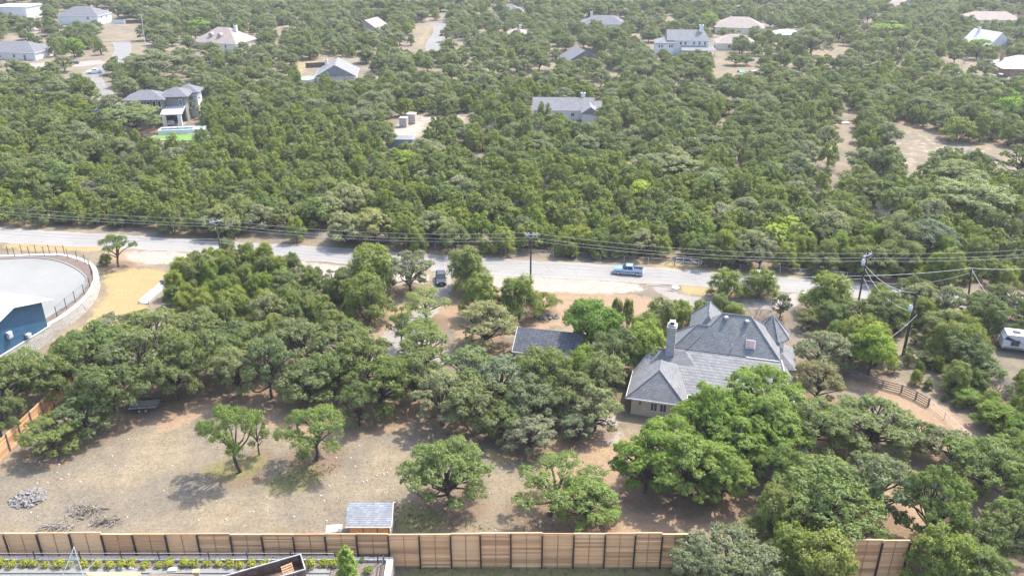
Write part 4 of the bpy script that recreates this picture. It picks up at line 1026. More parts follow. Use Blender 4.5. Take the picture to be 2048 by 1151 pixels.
# ------------------------------------------------------------------ fences
def mat_boards():
    m, N, L, B = new_mat('cedar_boards')
    oi = N.new('ShaderNodeObjectInfo'); tc = N.new('ShaderNodeTexCoord')
    mp = N.new('ShaderNodeMapping'); mp.inputs['Scale'].default_value = (0.35, 6, 9); L.new(tc.outputs['Object'], mp.inputs[0])
    ad = N.new('ShaderNodeVectorMath'); L.new(mp.outputs[0], ad.inputs[0]); cb = N.new('ShaderNodeCombineXYZ')
    L.new(mth(N, L, 'MULTIPLY', oi.outputs['Random'], 50.0), cb.inputs[2]); L.new(cb.outputs[0], ad.inputs[1])
    n = nz(N, 1.0, 5, 0.7); L.new(ad.outputs[0], n.inputs['Vector'])
    r = ramp(N, [(0.22, (0.27, 0.135, 0.065)), (0.5, (0.54, 0.305, 0.155)), (0.80, (0.70, 0.44, 0.25))])
    f = mth(N, L, 'ADD', mth(N, L, 'MULTIPLY', oi.outputs['Random'], 0.4), mth(N, L, 'MULTIPLY', n.outputs[0], 0.62)); L.new(f, r.inputs[0])
    L.new(r.outputs[0], B.inputs['Base Color']); B.inputs['Roughness'].default_value = 0.8
    return m
M['cedar'] = mat_boards()
FENCE_Y = G(795, 1133).y
FH = height_at(FENCE_Y, 1066.5)
POSTX = [-54.2, 8.6, 73.8, 138.4, 202, 264.6, 329.8, 393.8, 459.5, 523, 586.6, 649.8, 712.8, 775.7, 837.8, 900.9, 960.8, 1021.8, 1084.8, 1148, 1211, 1271, 1325, 1377]
NB = 17
M['batten'] = plain('cedar_batten', (0.30, 0.17, 0.09), 0.85)
def board_fence(xs, Y, tops, label, first_indiv, name='board_fence', yslope=0.0):
    t = thing(name, label, 'fence', (0, Y, 0))
    post = None; bmesh_cache = {}
    rng = random.Random(7)
    for i, x in enumerate(xs):
        if post is None: post = MB().box((0, 0, 0.5), (0.16, 0.16, 1.0)).build('post', M['steel'], t)
        else:
            o = post.copy(); COL.objects.link(o); o.parent = t; post_i = o
        o = post if i == 0 else post_i
        h = tops[min(i, len(tops) - 1)]; o.rotation_euler = (rng.uniform(-.012, .012), rng.uniform(-.008, .008), 0)
        o.location = (x, -0.17, 0); o.scale = (1, 1, h - 0.05)
    for i in range(len(xs) - 1):
        x0, x1 = xs[i] + 0.02, xs[i + 1] - 0.02; w = x1 - x0; h = tops[i]; bh = h / NB
        yy = rng.uniform(-0.02, 0.02)
        if i >= first_indiv:
            for k in range(NB):
                key = 'b'
                if key not in bmesh_cache:
                    b = MB().box((0, 0, 0), (1, 0.05, 1)); me = bpy.data.meshes.new('board'); me.from_pydata(b.v, [], b.f); me.materials.append(M['cedar']); bmesh_cache[key] = me
                o = link('board', bmesh_cache[key], t, ((x0 + x1) / 2, yy + rng.uniform(-0.012, 0.012), bh * (k + 0.5) + rng.uniform(-0.01, 0.01)))
                o.scale = (w, 1, bh - rng.choice((0.012, 0.02, 0.02, 0.035))); o.rotation_euler = (rng.uniform(-0.03, 0.03), rng.uniform(-0.002, 0.002), 0)
        else:
            b = MB()
            for k in range(NB): b.box(((x0 + x1) / 2, yy + rng.uniform(-0.012, 0.012), bh * (k + 0.5)), (w, 0.05, bh - rng.choice((0.012, 0.02, 0.035))))
            struct(b.build('board_panel', M['cedar'], t), 'stuff')
        c = MB().box((0, 0, 0), (w + 0.02, 0.14, 0.07)).build('cap_board', M['cedar'], t, ((x0 + x1) / 2, yy, h + 0.05)); c.rotation_euler = (0, rng.uniform(-.008, .008), 0)
        s = MB().box(((x0 + x1) / 2, yy - 0.05, h / 2), (0.07, 0.04, h - 0.02)); s.build('batten', M['batten'], t)
    return t
fx = [G(p, 1066.5, FH).x for p in POSTX]
tops = [FH + d for d in (0, 0.0, 0.08, .12, -.08, -.06, -.04, 0, -.14, -.1, -.12, -.06, -.04, -0.12, -.1, -.02, .06, .1, -.02, 0, .04, .08, -.1, -.14, -.18)]
board_fence(fx, FENCE_Y, tops, 'long horizontal-board wooden fence with black steel posts across the foreground', len(fx) - 1 - 16)
Y2 = G(1760, 1152).y; h2 = height_at(Y2, 1079)
x2 = [G(p, 1080, h2).x for p in (1640, 1706, 1766, 1821)]
board_fence(x2, Y2, [h2, h2, h2 - 0.1, h2 - 0.1], 'short stretch of horizontal-board fence showing between the junipers at the lower right', 0)
# the same boards along the left boundary, running away from the camera
def side_fence():
    A, B_ = G(-30, 950), G(185, 740); L = (B_ - A).length; a = math.atan2(B_.y - A.y, B_.x - A.x)
    t = thing('board_fence', 'tan board fence running back under the oaks on the left boundary', 'fence', A, a)
    n = int(L / 2.6); rng = random.Random(9); h = 2.7; nb = 9
    b0 = MB().box((0, 0, 0), (1, 0.05, 1)); me = bpy.data.meshes.new('board'); me.from_pydata(b0.v, [], b0.f); me.materials.append(M['cedar'])
    p0 = MB().box((0, -0.1, h / 2), (0.14, 0.14, h + 0.1)); pm = bpy.data.meshes.new('post'); pm.from_pydata(p0.v, [], p0.f); pm.materials.append(M['rail'])
    for i in range(n + 1): link('post', pm, t, (i * L / n, 0, 0))
    for i in range(n):
        for k in range(nb):
            o = link('board', me, t, ((i + 0.5) * L / n, rng.uniform(-.012, .012), h / nb * (k + 0.5))); o.scale = (L / n - 0.05, 1, h / nb - 0.025)
side_fence()
def rail_fence(pts, label, h=1.45, rails=4, gap=3.4, posts_only_from=None):
    t = thing('rail_fence', label, 'fence'); P = [G(*p) for p in pts]
    pm = MB().box((0, 0, h / 2), (0.2, 0.2, h)); me = bpy.data.meshes.new('post'); me.from_pydata(pm.v, [], pm.f); me.materials.append(M['rail'])
    rb = MB().box((0, 0, 0), (1, 0.06, 0.16)); rm = bpy.data.meshes.new('rail'); rm.from_pydata(rb.v, [], rb.f); rm.materials.append(M['rail'])
    for a, b in zip(P, P[1:]):
        L = (b - a).length; n = max(1, round(L / gap)); an = math.atan2(b.y - a.y, b.x - a.x)
        for i in range(n):
            p = a.lerp(b, i / n); q = a.lerp(b, (i + 1) / n); o = link('post', me, t, p); o.rotation_euler = (0, 0, an)
            for k in range(rails):
                m = (p + q) / 2; d = (q - p).normalized(); m = m + Vector((d.y, -d.x, 0)) * 0.14
                o = link('rail', rm, t, (m.x, m.y, h * (k + 0.7) / rails)); o.rotation_euler = (0, 0, an); o.scale = ((q - p).length - 0.004, 1, 1)
    link('post', me, t, P[-1])
rail_fence([(1688, 752), (1720, 762), (1764, 775), (1802, 785), (1831, 798), (1856, 812)], 'weathered four-rail ranch fence on the orange slope right of the house')
rail_fence([(850, 764), (935, 772), (1030, 783), (1120, 790)], 'weathered rail fence glimpsed behind the central grey oaks')
rail_fence([(1190, 778), (1225, 775), (1262, 776)], 'dark rail fence between the oaks and the left wall of the shingled house')
def wire_fence(pts, label, gap=5.0, h=1.3, z=(0.3, 0.7, 1.1, 1.28), mat='galv', name='wire_fence', pr=0.05):
    t = thing(name, label, 'fence'); P = [G(*p) for p in pts]; allp = []
    for a, b in zip(P, P[1:]):
        n = max(1, round((b - a).length / gap)); allp += [a.lerp(b, i / n) for i in range(n)]
    allp.append(P[-1])
    pm = MB().tube([(0, 0, 0), (0, 0, h)], pr, 5); me = bpy.data.meshes.new('post'); me.from_pydata(pm.v, [], pm.f); me.materials.append(M[mat])
    for p in allp: link('post', me, t, p)
    w = MB()
    for q in z: w.tube([p + Vector((0, 0, q)) for p in allp], 0.018, 3)
    w.build('wire', M['wire'], t)
wire_fence([(1856, 812), (1888, 838), (1920, 868), (1960, 905)], 'sagging wire fence with thin posts running down the orange slope', 3.2)
wire_fence([(560, 470), (720, 482), (870, 498), (1060, 510), (1200, 519), (1345, 530)], 'low wire mesh fence along the wood edge beside the road', 4.5, 1.3)
wire_fence([(1400, 534), (1480, 540), (1600, 549), (1740, 560)], 'wire mesh fence right of the field gate beside the road', 4.5, 1.3)
def gate():
    a, b = G(1351, 531), G(1397, 534); L = (b - a).length
    t = thing('field_gate', 'pale tube field gate across the track by the road', 'gate', a, math.atan2(b.y - a.y, b.x - a.x))
    for x in (-0.2, L + 0.2): MB().tube([(x, 0, 0), (x, 0, 2.0)], 0.10, 6).build('post', M['rail'], t)
    for x, s in ((-0.2, -1), (L + 0.2, 1)): MB().tube([(x, 0, 1.5), (x + s * 1.9, 0, 0.1)], 0.06, 5).build('brace', M['rail'], t)
    f = MB(); f.tube([(0.02, 0, 0.25), (L - 0.02, 0, 0.25)], 0.05, 5); f.tube([(0.02, 0, 1.7), (L - 0.02, 0, 1.7)], 0.06, 5); f.tube([(0.02, 0, 1.0), (L - 0.02, 0, 1.0)], 0.05, 5)
    for k in range(4): f.tube([(0.02 + (L - 0.04) * k / 3, 0, 0.25), (0.02 + (L - 0.04) * k / 3, 0, 1.7)], 0.05, 5)
    f.build('frame', M['white'], t)
gate()
def plank_fence(pts, label, h, mat):
    t = thing('plank_fence', label, 'fence'); P = [G(*p) for p in pts]; 
    for a, b in zip(P, P[1:]):
        L = (b - a).length; an = math.atan2(b.y - a.y, b.x - a.x); n = max(1, round(L / 2.4))
        for i in range(n):
            p = a.lerp(b, (i + 0.5) / n); o = MB().box((0, 0, h / 2), (L / n - 0.04, 0.06, h)).build('panel', M[mat], t, p); o.rotation_euler = (0, 0, an)
            o = MB().box((0, 0, h / 2 + 0.05), (0.14, 0.14, h + 0.1)).build('post', M[mat], t, a.lerp(b, i / n)); o.rotation_euler = (0, 0, an)
M['brownfence'] = plain('brown_stain', (0.10, 0.062, 0.05), 0.9, 0.2, 1)
plank_fence([(612, 136), (656, 134)], 'dark brown plank fence left of the gabled beige house', 2.0, 'brownfence')
plank_fence([(252, 48), (300, 46), (340, 44)], 'dark brown plank fence at the top of the mown corner lawn', 2.0, 'brownfence')
plank_fence([(224, 47), (250, 48)], 'white plank fence beside the grey two-storey house', 2.0, 'white')
plank_fence([(1230, 104), (1250, 112)], 'tan plank fence near the parked cars in far trees', 1.8, 'rail')

# ------------------------------------------------------------------ poles and wires
def pole(base, top, label, arm=True, mat='polewood', r=0.17, transformer=False, armrot=0.0, hfix=None, arm_mat='galv', lean=0.0):
    p = G(*base); h = hfix or height_at(p.y, top[1]); x = G(top[0], top[1], h).x
    t = thing('utility_pole', label, 'utility pole', p)
    dx = 0.0 if abs(x - p.x) < 0.6 else (x - p.x)
    MB().tube([(0, 0, -0.3), (dx / 2, 0, h / 2), (dx, 0, h)], [r, r * 0.9, r * 0.72], 8).build('post', M[mat], t)
    if arm:
        a = MB().box((dx, -0.12, h - 0.45), (2.4, 0.12, 0.14), armrot); ao = a.build('crossarm', M[arm_mat], t)
        for k in (-1.05, -0.45, 0.45, 1.05):
            q = (dx + k * math.cos(armrot), -0.12 + k * math.sin(armrot), h - 0.25); MB().disc(q, (0, 0, 1), 0.09, 0.28, 7).build('insulator', M['roof_white'], ao)
        b = MB(); b.tube([(dx - 0.8, -0.2, h - 0.5), (dx, -0.2, h - 1.2)], 0.03, 4); b.tube([(dx + 0.8, -0.2, h - 0.5), (dx, -0.2, h - 1.2)], 0.03, 4); b.build('brace', M['galv'], t)
    if transformer:
        f = 0.0 if abs(dx) < 1e-3 else 1 - transformer / h
        q = (dx * (1 - transformer / h) - 0.5 * transformer_side(base), -0.1, h - transformer)
        d = MB().disc(q, (0, 0, 1), 0.32, 1.0, 12); d.disc((q[0], q[1], q[2] + 0.58), (0, 0, 1), 0.34, 0.14, 12, r2=0.2); o = d.build('transformer', M['galv'], t, None, True)
        MB().tube([(q[0], q[1], q[2] + 0.5), (q[0] + 0.15, q[1], q[2] + 1.0)], 0.06, 6).build('bushing', M['roof_white'], o)
    return t, Vector((p.x + dx, p.y, h))
def transformer_side(b): return -1.0 if b[0] == 1716 else 1.0
_, T1 = pole((446, 532), (432, 438), 'grey wooden utility pole with white crossarm left of the juniper thicket', mat='polegrey', armrot=0.5, arm_mat='white')
_, T2 = pole((1061, 574), (1063, 464), 'dark wooden utility pole beside the road left of the blue pickup')
_, T3 = pole((1715, 612), (1732, 505), 'dark utility pole with transformer where many wires meet right of the road', transformer=1.9, armrot=0.6)
_, T4 = pole((1936, 604), (1943, 536), 'short dark utility pole among the junipers at the right', arm=False, mat='polewood')
_, T5 = pole((1806, 709), (1828, 583), 'thick black leaning pole with transformer right of the lime elm', arm=False, r=0.24, transformer=2.9)
t5 = G(1806, 709)
_, T6 = pole((2034, 672), (2046, 632), 'thin pale service pole standing behind the white camper trailer', arm=False, mat='galv', r=0.08)
pole((294, 118), (282, 28), 'tall pale far utility pole beside the mown corner lawn', mat='galv', r=0.14)
pole((888, 46), (893, 6), 'far pale utility pole at the top of the second street', mat='galv', r=0.14)
pole((625, 106), (622, 68), 'thin pale far pole above the dark brown plank fence', arm=False, mat='galv', r=0.12)
pole((1100, 52), (1100, 20), 'dark far utility pole left of the low grey hip-roofed house', mat='polegrey', r=0.14)
ab = MB(); ab.box((0, -0.1, 0), (1.6, 0.12, 0.12), 0.2)
def wire(a, b, sag, label, r=0.022, mat='wire', n=14):
    P = [a.lerp(b, k / n) - Vector((0, 0, sag * 4 * (k / n) * (1 - k / n))) for k in range(n + 1)]
    o = MB().tube(P, r, 4).build('power_line', M[mat]); tag(o, label, 'wire')
def fl(T, dx=0.0, dz=0.0): return T + Vector((dx, -0.1, dz))
EL, ER = G(-260, 386, 9.5), G(2320, 470, 10.2)
NM = ('top', 'second', 'third')
for k, dz in enumerate((-0.1, -1.0, -1.6)):
    o_ = Vector((0, 0, dz))
    wire(EL + o_, T1 + o_, 0.9, f'{NM[k]} power line from the left photo edge to the white-armed pole')
    wire(T1 + o_, T2 + o_, 1.3, f'{NM[k]} power line between the white-armed pole and the roadside pole')
    wire(T2 + o_, T3 + o_, 1.3, f'{NM[k]} power line from the roadside pole over the blue pickup')
    wire(T3 + o_, ER + o_, 1.2, f'{NM[k]} power line from the transformer pole to the right edge')
for k, dz in enumerate((-5.6, -6.2)):
    o_ = Vector((0, 0, dz)); nm = ('upper', 'lower')[k]
    wire(EL + o_, T1 + Vector((0, 0, dz + 1.4)), 1.2, f'{nm} telephone cable from the left photo edge along the road', 0.032)
    wire(T1 + Vector((0, 0, dz + 1.4)), T2 + Vector((0, 0, dz)), 1.6, f'{nm} telephone cable between the white-armed pole and the roadside pole', 0.032)
    wire(T2 + o_, T3 + Vector((0, 0, dz + 1.2)), 1.4, f'{nm} telephone cable hanging behind the blue pickup', 0.032)
wire(T3 + Vector((0, 0, -4.4)), T4, 0.3, 'pale telephone cable between the transformer pole and short dark pole', 0.035, 'wire_pale')
wire(T4, G(2120, 532, 9), 0.4, 'pale telephone cable leaving the short dark pole rightward', 0.035, 'wire_pale')
wire(T3 + Vector((0, 0, -2.4)), T5 + Vector((-0.2, 0, -0.2)), 1.2, 'upper service wire to the top of the black leaning pole', 0.03, 'wire_pale')
wire(T3 + Vector((0, 0, -3.0)), T5 + Vector((-0.4, 0, -3.4)), 1.4, 'middle service wire to the transformer of the black leaning pole', 0.03, 'wire_pale')
wire(T3 + Vector((0, 0, -4.6)), t5 + Vector((0.6, 0, 5.2)), 2.2, 'deeply sagging service wire to the black leaning pole', 0.03, 'wire_pale')
wire(t5 + Vector((0.8, 0, 7.2)), G(1748, 696, 4.5), 0.5, 'pale service wire from the black pole down toward the lime elm', 0.03, 'wire_pale')
wire(T4, T6, 1.8, 'pale sagging wire to the service pole behind the camper', 0.035, 'wire_pale')
wire(T3 + Vector((0, 0, -5.2)), G(1936, 604) + Vector((0, 0, 6.2)), 1.6, 'thin slack wire low between the two right poles', 0.03)
# ------------------------------------------------------------------ vehicles (forward = +x)
def paint(name, c, rough=0.3):
    m, N, L, B = new_mat(name)
    tc = N.new('ShaderNodeTexCoord'); n = nz(N, 3, 4, 0.6); L.new(tc.outputs['Object'], n.inputs['Vector'])
    r = ramp(N, [(0.3, tuple(x * 0.9 for x in c)), (0.7, c)]); L.new(n.outputs[0], r.inputs[0]); L.new(r.outputs[0], B.inputs['Base Color'])
    B.inputs['Roughness'].default_value = rough; B.inputs['Coat Weight'].default_value = 0.4
    return m
M['tyre'] = plain('tyre_rubber', (0.02, 0.02, 0.02), 0.9); M['rim'] = plain('alloy_rim', (0.42, 0.40, 0.38), 0.4, 0.1, 2, 0.5)
M['lamp'] = plain('lamp_lens', (0.75, 0.75, 0.72), 0.15); M['redlamp'] = plain('tail_lens', (0.45, 0.02, 0.02), 0.2)
M['plate'] = plain('number_plate', (0.75, 0.75, 0.73), 0.5)
def loft(mb, st, mi=0):
    """st: (x, half width, z bottom, z shoulder) -> a closed hull with rounded edges"""
    n = 8; vs = []
    for x, w, zb, zs in st:
        for y, z in ((-w * 0.9, zb), (-w, zb + 0.14), (-w, zs - 0.16), (-w * 0.90, zs), (w * 0.90, zs), (w, zs - 0.16), (w, zb + 0.14), (w * 0.9, zb)): vs.append((x, y, z))
    fs = [(i * n + j, (i + 1) * n + j, (i + 1) * n + (j + 1) % n, i * n + (j + 1) % n) for i in range(len(st) - 1) for j in range(n)]
    fs += [tuple(range(n)), tuple(range(len(st) * n - 1, (len(st) - 1) * n - 1, -1))]
    mb.add(vs, fs, mi)
def vehicle(name, label, cat, loc, head, color, kind='car', group=None, rough=0.3):
    t = thing(name, label, cat, loc, head, group); col = paint(name + '_paint', color, rough)
    if kind == 'pickup':
        L, Wd, H, r, wx = 5.8, 0.98, 1.92, 0.39, (1.85, -1.75)
        b = MB(); loft(b, [(2.90, 0.80, 0.52, 0.95), (2.82, 0.93, 0.45, 1.10), (2.3, Wd, 0.42, 1.19), (1.15, Wd, 0.42, 1.25), (-0.95, Wd, 0.42, 1.25), (-1.0, Wd, 0.42, 1.24)])
        b.box((-1.92, 0, 0.66), (1.86, 1.92, 0.42)); b.box((-1.92, -0.92, 1.05), (1.86, 0.12, 0.42)); b.box((-1.92, 0.92, 1.05), (1.86, 0.12, 0.42)); b.box((-2.80, 0, 1.05), (0.12, 1.70, 0.40))
        b.build('body', col, t)
        MB().box((-1.86, 0, 0.885), (1.74, 1.70, 0.03)).build('bed_liner', plain('bed_liner', (0.03, 0.035, 0.04), 0.7), t)
        gh = [(1.15, 0.42), (0.35, -0.78)]; zs, zr = 1.24, H
    elif kind == 'suv':
        L, Wd, H, r, wx = 4.7, 0.95, 1.72, 0.36, (1.45, -1.4)
        b = MB(); loft(b, [(2.35, 0.72, 0.42, 0.78), (2.24, 0.88, 0.36, 0.96), (1.6, Wd, 0.34, 1.05), (0.9, Wd, 0.34, 1.10), (-2.1, Wd, 0.34, 1.12), (-2.33, 0.88, 0.42, 1.05)]); b.build('body', col, t)
        gh = [(1.0, 0.28), (-1.7, -2.15)]; zs, zr = 1.09, H
    else:
        L, Wd, H, r, wx = 4.6, 0.9, 1.45, 0.33, (1.4, -1.35)
        b = MB(); loft(b, [(2.3, 0.68, 0.38, 0.66), (2.18, 0.83, 0.32, 0.80), (1.5, Wd, 0.3, 0.90), (0.85, Wd, 0.3, 0.95), (-1.6, Wd, 0.3, 0.98), (-2.15, 0.86, 0.32, 0.94), (-2.3, 0.74, 0.42, 0.82)]); b.build('body', col, t)
        gh = [(0.9, 0.15), (-1.0, -1.75)]; zs, zr = 0.94, H
    wl, wt = Wd * 0.90, Wd * 0.74
    (fx0, fx1), (rx1, rx0) = gh if kind != 'pickup' else ((1.15, 0.42), (-0.78, -0.95))
    g = MB(); g.add([(fx0, -wl, zs), (rx0, -wl, zs), (rx0, wl, zs), (fx0, wl, zs), (fx1, -wt, zr - 0.06), (rx1, -wt, zr - 0.06), (rx1, wt, zr - 0.06), (fx1, wt, zr - 0.06)],
                    [(0, 1, 5, 4), (1, 2, 6, 5), (2, 3, 7, 6), (3, 0, 4, 7), (4, 5, 6, 7), (3, 2, 1, 0)])
    g.build('window', M['glass'], t)
    rf = MB(); rf.add([(fx1 + 0.08, -wt - 0.02, zr - 0.06), (rx1 - 0.04, -wt - 0.02, zr - 0.06), (rx1 - 0.04, wt + 0.02, zr - 0.06), (fx1 + 0.08, wt + 0.02, zr - 0.06),
                       (fx1 - 0.1, -wt + 0.1, zr), (rx1 + 0.1, -wt + 0.1, zr), (rx1 + 0.1, wt - 0.1, zr), (fx1 - 0.1, wt - 0.1, zr)],
                      [(0, 1, 5, 4), (1, 2, 6, 5), (2, 3, 7, 6), (3, 0, 4, 7), (4, 5, 6, 7), (3, 2, 1, 0)])
    mids = (0.2, ) if kind != 'suv' else (0.0, -1.2)
    for s in (-1, 1):
        for xa, xb in [((fx0, fx1)), (rx0, rx1)] + [(m - 0.1, m - 0.1) for m in mids]:
            rf.tube([(xa, s * (wl + 0.01), zs), (xb, s * (wt + 0.01), zr - 0.05)], 0.055, 4)
    rf.build('roof', col, t)
    for x in wx:
        for s in (-1, 1):
            o = MB().disc((0, 0, 0), (0, 1, 0), r, 0.24, 16).build('wheel', M['tyre'], t, (x, s * (Wd - 0.09), r))
            q = MB().disc((0, s * 0.125, 0), (0, 1, 0), r * 0.62, 0.02, 12); q.disc((0, s * 0.14, 0), (0, 1, 0), r * 0.2, 0.03, 8); q.build('rim', M['rim'], o)
    fxx = L / 2
    for s in (-1, 1):
        MB().box((fxx - 0.10, s * Wd * 0.74, zs - 0.28), (0.16, 0.36, 0.17)).build('headlight', M['lamp'], t)
        MB().box((-fxx + (0.03 if kind == 'pickup' else 0.06), s * Wd * 0.86, zs - 0.2), (0.1, 0.16, 0.3)).build('tail_light', M['redlamp'], t)
        MB().box((fx0 - 0.15, s * (Wd + 0.12), zs + 0.08), (0.12, 0.22, 0.17)).build('side_mirror', col, t)
    MB().box((fxx - 0.03, 0, zs - 0.30), (0.1, Wd * 1.0, 0.26)).build('grille', M['steel'], t)
    MB().box((fxx + 0.0, 0, zs - 0.58), (0.14, Wd * 1.6, 0.2)).build('bumper', M['galv'] if kind == 'pickup' else col, t)
    MB().box((fxx + 0.08, 0, zs - 0.52), (0.02, 0.32, 0.16)).build('number_plate', M['plate'], t)
    if kind == 'pickup': MB().box((-fxx, 0, 0.58), (0.16, 1.8, 0.18)).build('rear_bumper', M['galv'], t)
    for s in (-1, 1):
        for x in ((0.55, -0.35) if kind == 'pickup' else (0.3, -0.7)): MB().box((x, s * (Wd + 0.005), zs - 0.17), (0.2, 0.03, 0.05)).build('door_handle', M['galv'] if kind == 'pickup' else col, t)
    return t
a_road = math.atan2(G(1200, 544).y - G(1300, 552).y, G(1200, 544).x - G(1300, 552).x)
p = G(1256, 547); p.z = 0.03
vehicle('pickup_truck', 'light blue crew-cab pickup driving along the pale road', 'pickup truck', p, a_road, (0.155, 0.265, 0.44), 'pickup', rough=0.35)
p = G(882, 563); p.z = 0.02
vehicle('parked_car', 'black car parked nose-first on the gravel drive between two bushes', 'car', p, -math.pi / 2 + 0.12, (0.012, 0.013, 0.016), 'suv')
p = G(1524, 556); p.z = 0.03
vehicle('parked_car', 'white car half hidden behind the roadside juniper bushes', 'car', p, a_road + math.pi, (0.72, 0.73, 0.74), 'car')
p = G(190, 147); p.z = 0.02
vehicle('pickup_truck', 'white pickup parked on the far street corner', 'pickup truck', p, R(205), (0.72, 0.72, 0.72), 'pickup')
far_cars = [((147, 128), R(15), (0.02, 0.025, 0.04), 'suv', 'dark blue car in the driveway of the wide blue-grey house'),
            ((394, 89), R(60), (0.02, 0.02, 0.028), 'suv', 'black car beside the pinkish tan house with dormers'),
            ((376, 113), R(20), (0.70, 0.70, 0.70), 'car', 'white car glimpsed between trees below the pinkish tan house'),
            ((1264, 46), R(70), (0.30, 0.33, 0.38), 'suv', 'grey car parked right of the low grey hip-roofed house'),
            ((1262, 40), R(80), (0.7, 0.7, 0.72), 'pickup', 'white truck parked behind the grey car among far trees'),
            ((1292, 50), R(10), (0.75, 0.75, 0.75), 'car', 'white car parked beyond the driveway of the low grey house'),
            ((1243, 99), R(160), (0.62, 0.64, 0.67), 'suv', 'silver car beside the tan plank fence in far trees'),
            ((1508, 150), R(15), (0.03, 0.04, 0.06), 'suv', 'dark car at the right of the green play frame'),
            ((1998, 157), R(170), (0.03, 0.03, 0.035), 'pickup', 'black pickup parked by the white-roofed brick house'),
            ((2030, 606), R(0), (0.7, 0.7, 0.7), 'suv', 'white car glimpsed through trees by the right photo edge')]
for (a, b), h, c, k, l in far_cars: 
    p = G(a, b); p.z = 0.03
    vehicle('parked_car' if k != 'pickup' else 'pickup_truck', l, 'car' if k != 'pickup' else 'pickup truck', p, h, c, k)
def camper():
    A = G(2001, 703); a = R(-16)
    t = thing('camper_trailer', 'white camper trailer with dark blue swoosh at the right edge', 'camper', A, a)
    Lc, Wc, Hc = 8.4, 2.5, 3.1
    b = MB(); pr = [(0, 0.75), (Lc, 0.75), (Lc, Hc), (0.35, Hc), (0, Hc - 0.7)]
    n = len(pr); b.add([(u, 0, z) for u, z in pr] + [(u, Wc, z) for u, z in pr], [tuple(range(n)), tuple(range(2 * n - 1, n - 1, -1))] + [(i + n, (i + 1) % n + n, (i + 1) % n, i) for i in range(n)])
    b.build('body', M['white'], t)
    MB().box((Lc / 2 + 0.15, Wc / 2, Hc + 0.05), (Lc - 0.3, Wc + 0.12, 0.1)).build('roof', M['roof_white'], t)
    s = MB(); s.add([(0.05, -0.012, Hc - 0.78), (0.35, -0.012, Hc - 0.15), (2.9, -0.012, Hc - 1.25), (2.4, -0.012, Hc - 1.2)], [(0, 3, 2, 1)]); s.build('swoosh', plain('navy_decal', (0.02, 0.04, 0.12), 0.4), t)
    s = MB(); s.box((Lc / 2, -0.012, 1.0), (Lc - 0.3, 0.03, 0.10)); s.box((Lc / 2, -0.012, 0.84), (Lc - 0.3, 0.03, 0.08)); s.build('stripe', M['dkgrey'], t)
    window(t, 1.75, -0.03, 1.85, 1.2, 1.0, frame='dkgrey', bars=1); window(t, 5.6, -0.03, 1.95, 1.4, 0.8, frame='dkgrey')
    d = MB().box((3.6, -0.03, 1.75), (0.85, 0.06, 1.9)).build('door', M['trim'], t); window(d, 3.6, -0.08, 2.2, 0.5, 0.6, frame='dkgrey', bars=0); MB().box((3.95, -0.09, 1.6), (0.06, 0.06, 0.2)).build('handle', M['steel'], d)
    MB().box((1.9, 1.2, Hc + 0.2), (1.1, 0.7, 0.24), taper=0.85).build('roof_hatch', M['dkgrey'], t); MB().box((4.6, 1.2, Hc + 0.25), (0.9, 0.7, 0.3), taper=0.85).build('air_conditioner', M['white'], t)
    for x in (4.3, 5.2):
        o = MB().disc((0, 0, 0), (0, 1, 0), 0.38, 0.24, 14).build('wheel', M['tyre'], t, (x, 0.1, 0.38)); MB().disc((0, -0.125, 0), (0, 1, 0), 0.22, 0.02, 10).build('rim', M['rim'], o)
    MB().tube([(0, Wc / 2 - 0.6, 0.7), (-1.1, Wc / 2, 0.55), (0, Wc / 2 + 0.6, 0.7)], 0.06, 5).build('tow_bar', M['steel'], t)
camper()
p = G(1994, 689)
t = thing('kayak', 'small orange-red object like a kayak beside the camper trailer', 'kayak', p, R(-20)); b = MB(); b.tube([(-1.3, 0, 0.2), (-0.7, 0, 0.25), (0, 0, 0.25), (0.7, 0, 0.25), (1.3, 0, 0.2)], [0.03, 0.24, 0.3, 0.24, 0.03], 8); b.build('hull', plain('orange_plastic', (0.55, 0.10, 0.05), 0.4), t); MB().disc((0, 0, 0.52), (0, 0, 1), 0.22, 0.03, 8).build('cockpit', M['steel'], t)
def utility_trailer():
    A = G(257, 826); t = thing('utility_trailer', 'black flatbed utility trailer parked under the oaks by the field', 'trailer', A, R(8))
    b = MB()
    for k in range(6): b.box((2.0, 0.2 + k * 0.36, 0.62), (4.0, 0.33, 0.06))
    b.build('deck', plain('grey_deck', (0.33, 0.30, 0.27), 0.9), t)
    f = MB(); f.tube([(0, 0, .55), (4, 0, .55), (4, 2.2, .55), (0, 2.2, .55), (0, 0, .55)], 0.06, 4); f.tube([(0, 0, 1.0), (4, 0, 1.0), (4, 2.2, 1.0), (0, 2.2, 1.0), (0, 0, 1.0)], 0.05, 4)
    for x in (0, 1.33, 2.66, 4):
        for y in (0, 2.2): f.tube([(x, y, .55), (x, y, 1.02)], 0.04, 4)
    f.build('frame', M['steel'], t)
    for x in (1.6, 2.5):
        for y in (-0.2, 2.4):
            o = MB().disc((0, 0, 0), (0, 1, 0), 0.36, 0.2, 12).build('wheel', M['tyre'], t, (x, y, 0.36)); MB().disc((0, -0.11 if y < 0 else 0.11, 0), (0, 1, 0), 0.2, 0.02, 10).build('rim', M['rim'], o)
    MB().tube([(4, 0.3, 0.55), (5.3, 1.1, 0.5), (4, 1.9, 0.55)], 0.05, 4).build('tow_bar', M['steel'], t)
utility_trailer()
